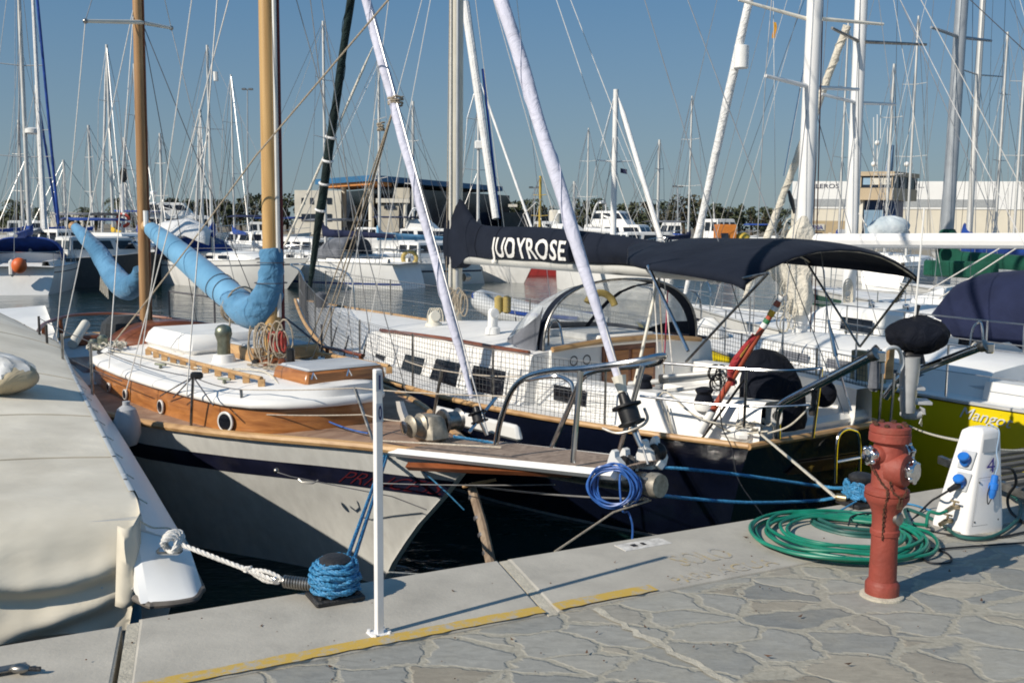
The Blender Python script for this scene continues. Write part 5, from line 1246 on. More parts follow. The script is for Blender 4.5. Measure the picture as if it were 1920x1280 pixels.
w1 = MB().add([B.w(s, 1.275, z) for s, z in ((2.25, 1.33), (1.75, 1.33), (1.75, 1.17), (2.25, 1.17))], [(0, 1, 2, 3)]).build('cockpit_port', GLASSD, cru, smooth=0)
bbox(.05, .62, -.9, .95, 1.06, 1.19, .05).build('stern_locker', WHITE, cru)
bbox(.62, 2.5, -.5, .5, .80, .92, .01).build('cockpit_floor', GREYWOOD, cru)
for l in (.72, -.72): bbox(.62, 2.5, l - .23, l + .23, .9, 1.16, .02).build('cockpit_seat', WHITE, cru)
# companionway bulkhead with doors
MB().box(B.w(2.53, 0, 1.33), .04, 2.2, .60, AXB).build('bulkhead', WHITE, cru, smooth=0)
dr = MB().box(B.w(2.50, .02, 1.38), .03, .78, .50, AXB).build('companionway_frame', TEAKD, cru, smooth=0)
for l in (.21, -.17): MB().box(B.w(2.482, l, 1.38), .02, .33, .40, AXB, bev=.008).build('louvred_door', TEAK, dr)
mb = MB().path([B.w(2.5, 1.1, 1.64), B.w(2.5, .42, 1.69), B.w(2.5, -.42, 1.69), B.w(2.5, -1.1, 1.62)], .03, 6); mb.build('hatch_trim', RUBW, cru)
bbox(2.55, 3.4, -.42, .42, 1.66, 1.74, .02).build('sliding_hatch', ROOFW, cru)
for l in (.62, .80): MB().lathe(B.w(2.52, l, 1.50), [(0, .055), (.012, .055), (.014, .045), (.008, .04)], 16, -BX).build('instrument_dial', BLACK, cru)
# roof gear: white cowl vents, life ring dome
def cowl(p, h, r, m=WHITE):
    o = MB().lathe(p, [(0, r * 1.5), (h * .25, r * 1.4), (h * .3, r), (h * .75, r), (h * .9, r * .95), (h, r * .6), (h * 1.03, r * .1)], 16)
    o.lathe(p + V((0, 0, h * .82)), [(0, r * .8), (r * 1.1, r * .95), (r * 1.2, r * .85)], 14, V((.3, -.9, .1)))
    return o.build('cowl_vent', m, cru)
cowl(B.w(4.0, .80, 1.65), .30, .06); cowl(B.w(5.6, .62, 1.60), .16, .075, CREAM)
# stanchions, guard wires and netting
def guard(s0, s1, sgn, h=.60, posts=7):
    pts = [B.w(s0 + (s1 - s0) * i / posts, sgn * (bh(s0 + (s1 - s0) * i / posts) - .05), bz(s0 + (s1 - s0) * i / posts)) for i in range(posts + 1)]
    for p in pts: MB().path([p, p + V((0, 0, h + .01))], .0115, 8).build('stanchion', DSTEEL, cru)
    for k in (1.0, .5): MB().path([p + V((0, 0, h * k)) for p in pts], .0035, 5).build('guard_wire', WIRE, cru)
NETM = mat('dark_net_cord', (.06, .065, .075), .8, var=.3)
def net(s0, s1, sgn, h=.57, cell=.05, z0=.02):
    mb = MB(); n = int((s1 - s0) / cell); m = int(h / cell); rn = random.Random(8)
    P = lambda s, k: B.w(s, sgn * (bh(s) - .045 + .012 * math.sin(s * 2.3) * math.sin(PI * k / h)), bz(s) + z0 + k)
    for i in range(n + 1):
        s = s0 + (s1 - s0) * i / n; mb.path([P(s + rn.uniform(-.004, .004), h * k / 3) for k in range(4)], .0026, 3, caps=False)
    for j in range(m + 1):
        mb.path([P(s0 + (s1 - s0) * i / 60, h * j / m) for i in range(61)], .0026, 3, caps=False)
    return mb.build('guard_net', NETM, cru)
guard(1.35, 10.6, 1); guard(1.0, 10.6, -1); net(1.35, 10.9, 1); net(.2, 3.4, -1); net(3.4, 10.9, -1)
# pulpit at the far bow
bp_ = [B.w(9.9, .45, bz(9.9)), B.w(10.1, .42, bz(10) + .62), B.w(11.2, .14, bz(11) + .66), B.w(11.35, 0, bz(11) + .67), B.w(11.2, -.14, bz(11) + .66), B.w(10.1, -.42, bz(10) + .62), B.w(9.9, -.45, bz(9.9))]
MB().path(cat(bp_, 5), .014, 8).build('pulpit', STEEL, cru)
MB().lathe(B.w(10.3, .0, 1.5), [(0, .10), (.1, .12), (.22, .1), (.26, .04)], 12).build('anchor_windlass', GREYC, cru)
# pushpit near side with rails (photo: two horizontal tubes with the cover behind)
pA = B.on(1400, 694, .92)
tp = [B.w(1.5, 1.36, 1.66), B.w(.75, 1.15, 1.70), B.w(.0, .86, 1.70), B.w(-.04, .82, 1.69)]
MB().path(cat([B.on(1235, 680, 1.38), B.on(1400, 692, 1.12), B.on(1480, 694, .95), B.on(1541, 690, .72)], 4), .0125, 8).build('push_rail', STEEL, cru)
MB().path(cat([B.on(1200, 742, 1.40), B.on(1340, 758, 1.18), B.on(1440, 762, .98), B.on(1518, 759, .78)], 4), .0125, 8).build('push_rail', STEEL, cru)
for a, b_ in (((1541, 690, .72), (1524, 820, .70)), ((1400, 692, 1.12), (1395, 800, 1.1))): MB().path([B.on(*a), B.on(*b_)], .0125, 8).build('push_post', STEEL, cru)
MB().path([B.on(1400, 705, 1.1), B.on(1313, 826, 1.05)], .011, 8).build('rail_strut', BLACK, cru)
MB().lathe(B.on(1524, 778, .70), [(0, .03), (.01, .034), (.085, .034), (.09, .022), (.16, .016), (.165, .022), (.19, .022), (.195, .005)], 14).build('stern_light', RUBBER, cru)
# covered barbecue/wheel: dark canvas lump on the pedestal
wc_ = B.on(1450, 722, .35)
rows = []
for z, rx, ry, dx in ((1.12, .30, .20, 0), (1.20, .315, .21, .0), (1.40, .31, .20, 0), (1.56, .28, .18, .03), (1.68, .235, .15, .06), (1.77, .18, .11, .09), (1.82, .11, .07, .12), (1.84, .02, .02, .12)):
    rows.append([V((wc_.x, wc_.y, z)) + V((.93, .36, 0)) * ((rx * (1 + .035 * math.sin(5 * a + z * 9))) * math.copysign(abs(math.cos(a)) ** .6, math.cos(a)) - dx) + V((-.36, .93, 0)) * (ry * (1 + .07 * math.sin(7 * a - z * 11)) * math.sin(a)) for a in [2 * PI * k / 40 for k in range(40)]])
MB().loft(rows, True, False, True).build('wheel_cover', BLACKC, cru, smooth=70)
def lump(p, rx, rz, m, nm, parent, sq=1.0, seed=0):
    return MB().sph(p, rx, rx * sq, rz, 24, 14, None, lambda a, b: 1 + .06 * math.sin(6 * b + seed) + .05 * math.sin(4 * a + 3 * b)).build(nm, m, parent)
for x, y in ((1320, 745), (1207, 720)):
    q = B.on(x, y, .98); MB().lathe(q - V((0, 0, .07)), [(0, .085), (.05, .082), (.10, .062), (.13, .08), (.15, .075), (.165, .03)], 20).build('winch_cover', BLACKC, cru)
MB().lathe(B.on(1320, 768, .98), [(0, .085), (.02, .09), (.06, .085)], 20).build('winch_base', WHITE, cru)
q = B.on(1545, 738, -.3); MB().sph(q, .12, .09, .13, 16, 10).build('lifebuoy_cover', BLACKC, cru)
# aluminium boom crutch: grey spars lying on the coaming
for (x0, y0, x1, y1), r in (((1180, 720, 1372, 702), .028), ((1185, 742, 1380, 716), .022), ((1245, 706, 1390, 694), .02)): MB().path([B.on(x0, y0, .8), B.on(x1, y1, .6)], r, 10).build('stowed_pole', ALU, cru)
MB().box(B.on(1245, 710, .75), .10, .07, .08, bev=.01).build('pole_bracket', DSTEEL, cru)
# cleats and rope heaps by the quarter
mb = MB(); rn = random.Random(21)
for k in range(16):
    c = B.w(.15 + rn.uniform(-.12, .3), .80 + rn.uniform(-.08, .08), 1.20 + rn.uniform(0, .05)); r = rn.uniform(.05, .10)
    mb.path([c + V((r * math.cos(a), r * .7 * math.sin(a), .02 * math.sin(3 * a + k))) for a in [2 * PI * j / 12 for j in range(12)]], .009, 5, True)
mb.build('rope_heap', ROPEC, cru)
mb = MB()
for pts in ([(1230, 750), (1250, 735), (1290, 770), (1330, 790), (1400, 800)], [(1235, 742), (1255, 800), (1262, 818), (1250, 760)], [(1330, 790), (1380, 812), (1440, 808)], [(1440, 812), (1480, 798), (1520, 762)]):
    mb.path(cat([B.on(x, y, 1.15 if x < 1350 else .9) for x, y in pts], 6), .008, 6)
mb.build('deck_lines', ROPEC, cru)
q = B.w(.12, .74, 1.15); MB().box(q, .17, .06, .045, AXB, bev=.012).build('stern_cleat', DSTEEL, cru)
MB().path(cat([B.on(1350, 690, 1.1), B.on(1352, 790, 1.12), B.on(1372, 840, 1.12), B.on(1385, 900, 1.2), at(1432, 968, 7.6)], 6), .005, 5).build('shore_cord', BLACK, cru)
mb = MB(); rn = random.Random(31)
for k in range(7):
    c = B.on(1350 + rn.uniform(-12, 10), 705 + rn.uniform(-10, 20), 1.0); mb.path([c + V((.05 * math.cos(a), .02 * math.sin(2 * a), .07 * math.sin(a))) for a in [2 * PI * j / 12 for j in range(12)]], .006, 5, True)
mb.build('black_line_coil', BLACK, cru)
# transom: name board with star, ladder
NBW = wood('name_board_wood', (.035, .012, .006), (.09, .032, .013), .4, 4, .3)
ta0 = B.ons(1482, 885, -.0)
def tpt(x, y, off=.0): # transom surface point
    p = B.ons(x, y, .06); s, l, z = B.loc(p); v = (1.05 - z) / 1.35; return B.w(bhull(0, v)[0] - off, l, z)
nb = MB().add([tpt(x, y, .02) for x, y in ((1485, 892), (1502, 868), (1640, 850), (1630, 876))], [(0, 1, 2, 3)]).build('name_board', NBW, cru, smooth=0, solid=.02)
stc = tpt(1527, 876, .035); vs = [stc]
for k in range(16):
    r = (.052 if k % 4 == 0 else .038 if k % 2 == 0 else .013); a = PI / 2 + 2 * PI * k / 16; vs.append(stc - BY * (r * math.cos(a)) + V((0, 0, r * math.sin(a))) )
MB().add(vs, [(0, k + 1, (k + 1) % 16 + 1) for k in range(16)]).build('gilt_star', mat('gilt_paint', (.60, .42, .16), .4, .4), nb, smooth=0)
na, nb_ = tpt(1550, 878, .035), tpt(1628, 868, .035)
letters('JUDYROSE', lambda u, v: na.lerp(nb_, u) + V((0, 0, -.015 + .05 * v)), maxedge=9).build('board_lettering', mat('dull_gilt', (.10, .06, .03), .5, .3), nb, smooth=0)
ld = [B.ons(1566, 905, -.10), B.ons(1569, 830, -.10), B.ons(1580, 808, -.10), B.ons(1598, 806, -.10), B.ons(1611, 822, -.10), B.ons(1611, 900, -.10)]
MB().path(cat(ld, 5), .016, 10).build('boarding_ladder', CHROME, cru)
for y in (862,): MB().path([B.ons(1568, y + 4, -.10), B.ons(1611, y - 4, -.10)], .018, 10).build('ladder_rung', CHROME, cru)
# red ensign staff
FR = mat('red_varnished_staff', (.42, .085, .045), .3, var=.15, scale=6, coat=.3)
fa, fb = B.on(1318, 800, 1.12), B.on(1466, 555, .80)
fl = MB().path([fa, fb], [.030, .024], 12).build('ensign_staff', FR, cru)
for t0, t1, m in ((.965, 1.0, WHITE), (.93, .95, FR), (.895, .925, WHITE), (.855, .895, mat('yellow_band', (.72, .42, .03), .5)), (.80, .83, mat('green_band', (.03, .17, .07), .5)), (.765, .80, WHITE)):
    MB().path([fa.lerp(fb, t0), fa.lerp(fb, t1)], .0285, 12).build('staff_band', m, fl)
MB().path([fa.lerp(fb, -.04), fa.lerp(fb, .13)], [.045, .034], 12).build('staff_socket', WHITE, cru)
MB().path(cat([fa.lerp(fb, .33) + V((.03, 0, 0)), fa.lerp(fb, .42) + V((-.035, 0, .02)), fa.lerp(fb, .55) + V((-.045, 0, .02)), fa.lerp(fb, .70) + V((-.02, 0, .01))], 5), [.03] * 5 + [.035] * 5 + [.028] * 6, 10).build('rolled_flag', cloth('red_flag_cloth', (.30, .03, .035), wr=.9, wscale=9), fl)
MB().path([fa.lerp(fb, .52) + V((-.035, -.02, .03)), fa.lerp(fb, .70) + V((-.02, -.02, .02))], [.014, .007], 8).build('flag_stripe', cloth('yellow_flag_cloth', (.42, .24, .05), wr=.9, wscale=9), fl)
# davits
for pts in ([(1456, 822, .72), (1457, 780, .72), (1466, 758, .72), (1500, 738, .72), (1640, 664, .72)], [(1660, 745, -.72), (1690, 708, -.72), (1720, 695, -.72), (1845, 648, -.72)]):
    P_ = [B.on(x, y, l) for x, y, l in pts]; d = MB().path([*cat(P_[:-1], 5), P_[-1]], .037, 14).build('davit', CHROME, cru)
    MB().lathe(P_[-1], [(-.04, .045), (0, .05), (.02, .05), (.025, .02)], 14, (P_[-1] - P_[-2]).normalized()).build('davit_end', DSTEEL, d)
    MB().box(P_[-1] + V((.05, 0, -.02)), .07, .05, .09, bev=.012).build('davit_block', STEEL, d)
q = B.on(1463, 775, .72); mb = MB()
for k in range(5): mb.path([q + V((-.03 + .045 * math.cos(a), 0, .07 * math.sin(a) - .01 * k)) for a in [2 * PI * j / 12 for j in range(12)]], .006, 5, True)
mb.build('davit_line_coil', ROPEW, cru)
for (a, b_) in (((1545, 560), (1590, 760)),): pass
MB().path([B.on(1540, 470, -.4), B.on(1553, 600, -.3), B.on(1572, 655, -.25)], .006, 6).build('backstay', WIRE, cru)
MB().path([B.on(1553, 600, -.3), B.on(1567, 668, -.28)], [.012, .022], 10).build('backstay_adjuster', STEEL, cru)
MB().path([B.on(1567, 668, -.28), B.on(1596, 770, -.25)], .010, 8).build('backstay_tube', STEEL, cru)
# outboard on the stern bracket
om = thing('outboard_motor', 'grey outboard motor under a dark navy cover clamped to the navy stern', 'outboard motor', B.ons(1712, 640, -.55))
OY = -.55
def O(x, y): return B.ons(x, y, OY)
oc = O(1714, 628); kk = (oc - V((0, 0, CH))).dot(FW) / FPX
OX = V((.985, -.17, 0)).normalized(); OD = V((.17, .985, 0))
MB().sph(oc, 57 * kk, 40 * kk, 33 * kk, 40, 20, (OX, OD, V((0, 0, 1))), lambda a, b: (1 + .05 * math.sin(8 * b + 4 * a) + .03 * math.sin(13 * b - 2 * a)) * (1 + .10 * math.cos(b - .4)) ).build('engine_cover', BLACKC, om, smooth=70)
MB().box(oc + V((0, 0, -42 * kk)), 40 * kk, 34 * kk, 22 * kk, (OX, OD, V((0, 0, 1))), .8, .01).build('engine_pan', BLACK, om)
OG = mat('grey_outboard_paint', (.46, .48, .50), .4, .2, var=.08, scale=8, dirt=.2)
lg = MB(); ring = []
for x, y, w_ in ((1706, 668, 19), (1706, 690, 18), (1704, 712, 17), (1703, 740, 15), (1702, 758, 14), (1702, 772, 13)):
    c = O(x, y); ring.append([c + OX * (w_ * kk * math.cos(a)) + OD * (w_ * 1.3 * kk * math.sin(a)) for a in [2 * PI * j / 16 for j in range(16)]])
lg.loft(ring, True, True, True).build('drive_leg', OG, om)
for y, w_ in ((726, 21), (752, 25)): MB().box(O(1706 + (w_ - 20) * 2, y), w_ * 2.1 * kk, w_ * 1.9 * kk, 6 * kk, (OX, OD, V((0, 0, 1))), bev=.004).build('splash_plate', OG, om)
gc = O(1706, 776); MB().lathe(gc - OX * (18 * kk), [(0, 3 * kk), (8 * kk, 10 * kk), (26 * kk, 11 * kk), (38 * kk, 8 * kk), (42 * kk, 2 * kk)], 16, OX).build('gear_case', OG, om)
for k in range(3):
    a = 2 * PI * k / 3 + .4; u = OD * math.cos(a) + V((0, 0, 1)) * math.sin(a); w_ = OD * -math.sin(a) + V((0, 0, 1)) * math.cos(a); c = gc + OX * (20 * kk)
    MB().add([c + u * 4 * kk, c + u * 16 * kk + w_ * 8 * kk + OX * 4 * kk, c + u * 23 * kk + OX * 2 * kk, c + u * 17 * kk - w_ * 8 * kk - OX * 5 * kk, c + u * 6 * kk - w_ * 4 * kk], [(0, 1, 2, 3, 4)]).build('propeller_blade', OG, om, smooth=0, solid=.006)
MB().path([O(1722, 572), O(1712, 612)], .02, 10).build('tiller_grip', BLACK, om); MB().path([O(1712, 612), O(1700, 650)], .024, 8).build('tiller_arm', RUBBER, om)
# wooden pad and strap carrying the motor
br = B.on(1672, 690, -.75)
pm = MB().box(O(1668, 682) + OD * .05, .085, .05, .28, (OX, OD, V((0.02, 0, 1))), bev=.01).build('motor_pad', RUBW, cru)
MB().path(cat([O(1655, 700), O(1657, 662), O(1668, 652), O(1685, 655), O(1692, 680), O(1684, 700)], 5), .018, 8).build('white_bracket', WHITE, cru)
for x in (1650, 1672): MB().path([O(x + 5, 700), O(x - 2, 790)], .012, 8).build('bracket_leg', STEEL, cru)
cov2 = MB().box(O(1640, 690), .10, .06, .40, (OX, OD, V((0, 0, 1))), .7, .03).build('dark_fender_cover', GREYC, cru)
MB().path([O(1715, 600), at(1733, 390, oc.y)], [.010, .007], 6).build('white_staff', WHITE, cru)

# mast, boom, sail cover with the name
MZ = spar(B, 6.05, 1.5, 13.5, .098, .085, rake=-.005).build('mast', CREAMM, cru)
MB().path([B.w(5.955, .03, 1.9), B.w(5.945, .03, 13)], .022, 8).build('mast_track', GREYM, MZ)
MB().path([B.w(6.0, .11, 1.6), B.w(6.0, .10, 13)], .012, 6).build('mast_halyards', WIREW, MZ)
bm_ = MB().path([B.w(5.9, 0, 2.47), B.w(1.3, 0, 2.44)], .095, 18, flat=.75).build('boom', mat('pale_grey_boom_paint', (.50, .50, .47), .45, var=.06, scale=3, dirt=.2), cru)
MB().path([B.w(1.33, 0, 2.44), B.w(1.24, 0, 2.44)], [.097, .08], 18).build('boom_end', GREYM, bm_)
CT = smooth_tab({6.15: (3.24, .14), 5.92: (3.26, .15), 5.72: (3.10, .15), 5.5: (2.94, .165), 5.0: (2.90, .185), 4.2: (2.90, .20), 3.4: (2.86, .195), 2.7: (2.81, .175), 2.0: (2.75, .15), 1.4: (2.70, .12)}, 3)
def cov_l(s, q): # half width of the cover at height fraction q
    w_ = interp(CT, s)[1] * .9; return w_ * max(0.02, (1 - max(0, q) ** 2.6)) ** .55 * (.72 + .28 * min(1, max(0, q) * 3.2))
def cov_p(s, q, sg=1, off=0):
    zt_ = interp(CT, s)[0]; zb = 2.50 if s < 5.6 else 2.50 - .17 * min(1, (s - 5.6) / .3)
    z = zb + (zt_ - zb) * q
    wob = .010 * math.sin(s * 4.1 + 5 * q) + .007 * math.sin(s * 9 - 7 * q)
    return B.w(s, sg * (cov_l(s, q) + off) + wob, z)
rows = []; qs = [0, .1, .22, .35, .5, .65, .78, .88, .95, 1]
Ns = 64
for i in range(Ns + 1):
    s = 6.16 + (1.45 - 6.16) * i / Ns
    rows.append([cov_p(s, q) for q in qs] + [cov_p(s, q, -1) for q in reversed(qs)])
mb = MB().loft(rows, True, True, True); sc_ = mb.build('sail_cover', NAVYC, bm_, smooth=70)
LW = mat('white_cover_lettering', (.76, .75, .72), .7, var=.05)
def pix_s(x, y, l):
    return B.loc(B.on(x, y, l))[0]
def name_fn(sa_, sb_):
    def fn(u, v):
        s = sa_ + (sb_ - sa_) * u; return cov_p(s, .05 + .60 * v, 1, .010)
    return fn
letters('JUDYROSE', name_fn(pix_s(916, 470, .19), pix_s(1055, 470, .2)), maxedge=.16, bold=.018, spacing=1.06).build('cover_lettering', LW, sc_, smooth=0)
for s in (5.35, 4.9, 3.2): 
    p = [cov_p(s, q, 1, .004) for q in qs]; MB().path(p, .004, 5).build('cover_seam', BLACKC, sc_)
MB().path([B.w(4.4, 0, 2.9), B.w(4.5, .0, 3.05), B.on(1005, 380, 0)], .006, 5).build('topping_line', WIREW, cru)
# bimini
BM = []
prof = {2.25: (.30, 2.70, 2.74), 1.9: (.62, 2.62, 2.78), 1.5: (.98, 2.60, 2.82), 1.0: (1.18, 2.57, 2.84), .4: (1.25, 2.54, 2.83), -.02: (1.25, 2.50, 2.79), -.14: (1.22, 2.45, 2.74)}
prof = {k: v for k, v in smooth_tab({a: (b_[0], b_[1]) for a, b_ in prof.items()}, 3).items()}
crown = {2.25: .05, 1.5: .20, .4: .27, -.2: .27}
for s in sorted(prof):
    h, ze = prof[s]; BM.append([B.w(s, h * k, ze + interp(crown, s) * (1 - abs(k) ** 2.2) - (.05 if abs(k) >= .999 else 0)) for k in (1, .985, .9, .75, .5, .25, 0, -.25, -.5, -.75, -.9, -.985, -1)])
bi = MB().grid(BM).build('bimini_top', NAVYC, cru, solid=.012, smooth=60)
def bar(a, b_, r=.0125, m=DSTEEL, nm='bimini_frame'): return MB().path([a, b_], r, 8).build(nm, m, bi)
pivN, pivF = B.on(1286, 678, 1.28), B.on(1612, 650, -1.18)
bar(pivN, B.on(1440, 512, 1.2)); bar(B.on(1440, 512, 1.2), B.w(-.1, 1.2, 2.5)); bar(B.on(1290, 658, 1.25), B.w(1.05, 1.16, 2.56), .016, STEEL)
bar(pivF, B.w(-.12, -1.2, 2.48)); bar(pivF, B.w(1.1, -1.14, 2.58)); bar(B.on(1230, 540, .6), B.on(1190, 720, .9), .016, CREAM, 'boom_tackle_strut')
for s in (-.12, 1.05):
    h, ze = interp(prof, s); MB().path(cat([B.w(s, h * k * .98, ze - .012 + interp(crown, s) * (1 - abs(k) ** 2.2)) for k in (1, .9, .6, .3, 0, -.3, -.6, -.9, -1)], 4), .0125, 8).build('bimini_hoop', DSTEEL, bi)
# mainsheet
for (x0, y0, l0), (x1, y1, l1), m in (((1235, 520, 0), (1245, 700, .2), ROPET), ((1245, 520, .0), (1262, 700, .2), WIREW), ((1252, 545, 0), (1245, 690, .1), mat('crimson_rope', (.38, .03, .08), .8, var=.2)), ((1225, 520, 0), (1235, 690, .2), WIREW)):
    MB().path([B.on(x0, y0, l0), B.on(x1, y1, l1)], .007, 6).build('mainsheet', m, cru)
# sprayhood: aft hoop, canvas top, clear panels
def hoop(s, k): # k 0..1 across, near to far
    a = PI * k; return B.w(s, 1.14 * math.copysign(abs(math.cos(a)) ** .8, math.cos(a)), 1.58 + .76 * math.sin(a) ** .75)
def hbase(k):
    a = PI * k; l = 1.06 * math.cos(a); return B.w(3.25 + .55 * math.sin(a), l, 1.64 + .05 * math.sin(a))
def hs_(k, u): # u 0 aft hoop .. 1 front base
    p, q = hoop(2.6, k), hbase(k); m_ = p.lerp(q, u); return m_ + V((0, 0, .16 * math.sin(PI * u) * math.sin(PI * k))) + BX * (.06 * math.sin(PI * u))
KN = 36; sh = MB().grid([[hs_(k / KN, u) for u in (0, .05, .10, .13)] for k in range(KN + 1)]).build('sprayhood', NAVYC, cru, solid=.008, smooth=70)
def panel(k0, k1, u0, u1, m, nm, off=0):
    n = 10; return MB().grid([[hs_(k0 + (k1 - k0) * i / n, u0 + (u1 - u0) * j / 5) for j in range(6)] for i in range(n + 1)]).build(nm, m, sh, smooth=70)
panel(.02, .08, .13, 1, GREYC, 'canvas_panel')
for a, b_ in ((.08, .36), (.38, .62), (.64, .93)): panel(a, b_, .13, .93, CLEAR, 'clear_panel')
for a, b_ in ((.36, .38), (.62, .64), (.93, .985)): panel(a, b_, .13, 1, NAVYC, 'canvas_panel')
for a, b_ in ((.08, .36), (.38, .62), (.64, .93)): panel(a, b_, .93, 1, GREYC, 'canvas_panel')
MB().path([hoop(2.6, k / 30) for k in range(31)], .014, 8).build('hood_hoop', DSTEEL, sh)
side = [B.on(950, 640, 1.2), B.on(1012, 590, 1.15), B.on(1018, 575, 1.15), B.on(1003, 668, 1.18)]
MB().add(side, [(0, 1, 2, 3)]).build('side_flap', GREYC, sh, smooth=0, solid=.006)
q = B.w(3.0, .1, 1.9); MB().path([B.w(2.9, .1, 1.75) + V((.17 * math.cos(a), .05 * math.sin(a), .22 + .2 * math.sin(a))) for a in [PI * (.1 + .75 * k / 14) for k in range(15)]], .04, 10).build('yellow_horseshoe_buoy', mat('dull_yellow_foam', (.45, .34, .11), .7, var=.15), cru)
# grab bar by the companionway
MB().path(cat([B.on(1028, 648, .9), B.on(1030, 612, .9), B.on(1042, 600, .9), B.on(1050, 612, .9), B.on(1056, 645, .9)], 5), .013, 8).build('grab_bar', STEEL, cru)
# furled dark headsail and standing rigging
g0 = B.on(577, 562, 0); gt = B.on(660, -5, 0); gz_ = px_line(B, (578, 560), (658, 0), 6.3)
furled(B, g0, g0.lerp(gz_, .95), .060, DGREENC, 'furled_headsail', cru, seed=6, lump=.06)
mbn = MB()
for t in (.125, .16, .19, .22): p = g0.lerp(gz_, t); mbn.lathe(p, [(-.02, .09), (0, .102), (.02, .09)], 14, (gz_ - g0).normalized())
mbn.build('sail_ties', SAILW, cru)
drum(g0.lerp(gz_, -.015), (gz_ - g0).normalized(), .07, .12, RUBBER, cru)
HEAD = B.w(6.0, 0, 13.2)
for sg in (1, -1):
    c = lambda s: B.w(s, sg * (bh(s) - .06), bz(s) + .02)
    wire(B, c(6.0), B.w(6.03, sg * .75, 7.6), .005, WIREW, cru, 'shroud'); wire(B, B.w(6.03, sg * .75, 7.6), HEAD, .005, WIREW, cru, 'shroud')
    wire(B, c(6.7), B.w(6.03, sg * .06, 7.4), .005, WIREW, cru, 'shroud'); wire(B, c(5.3), B.w(6.03, sg * .06, 7.4), .005, WIREW, cru, 'shroud')
    MB().path([B.w(6.03, 0, 7.6), B.w(6.03, sg * .75, 7.6)], .02, 8).build('spreader', CREAMM, cru)
    for s in (6.0, 6.7, 5.3):
        a_ = c(s); d_ = ((B.w(6.03, sg * .06, 7.4)) - a_).normalized(); MB().path([a_, a_ + d_ * .3], .010, 8).build('turnbuckle', BLACK, cru)
    wire(B, B.w(.05, sg * .5, 1.1), HEAD, .005, WIRE, cru, 'backstay')
for k in range(3): wire(B, B.w(6.1, .12 - .1 * k, 1.6), B.w(6.0, .05 - .04 * k, 12), .005, ROPET, cru, 'halyard')
for y in (.2, -.2): wire(B, B.w(2.2 + y, 0, 2.72), B.w(6.0, 0, 9.5), .004, WIREW, cru, 'lazy_jack')
mb = MB()
for k in range(5):
    c = B.on(808 + 4 * k, 600, .15); mb.path([c + V((.05 * math.cos(a), 0, .17 * math.sin(a))) for a in [2 * PI * j / 14 for j in range(14)]], .009, 5, True)
mb.build('coiled_halyards', ROPEC, MZ)
mb = MB()
for k in range(6):
    c = B.on(845 + 5 * k, 560 + 6 * (k % 3), .12); mb.path([c + V((.05 * math.cos(a), 0, .15 * math.sin(a))) for a in [2 * PI * j / 14 for j in range(14)]], .010, 5, True)
mb.build('coiled_halyards', ROPET, MZ)
for z, r in ((1.95, .10), (2.2, .085)):
    MB().lathe(B.w(6.02, -.12, z), [(0, .06), (.03, .05), (.07, .055), (.10, .04)], 14, -BY).build('mast_winch', DSTEEL, MZ)
wk = B.on(1235, 870, 1.6)
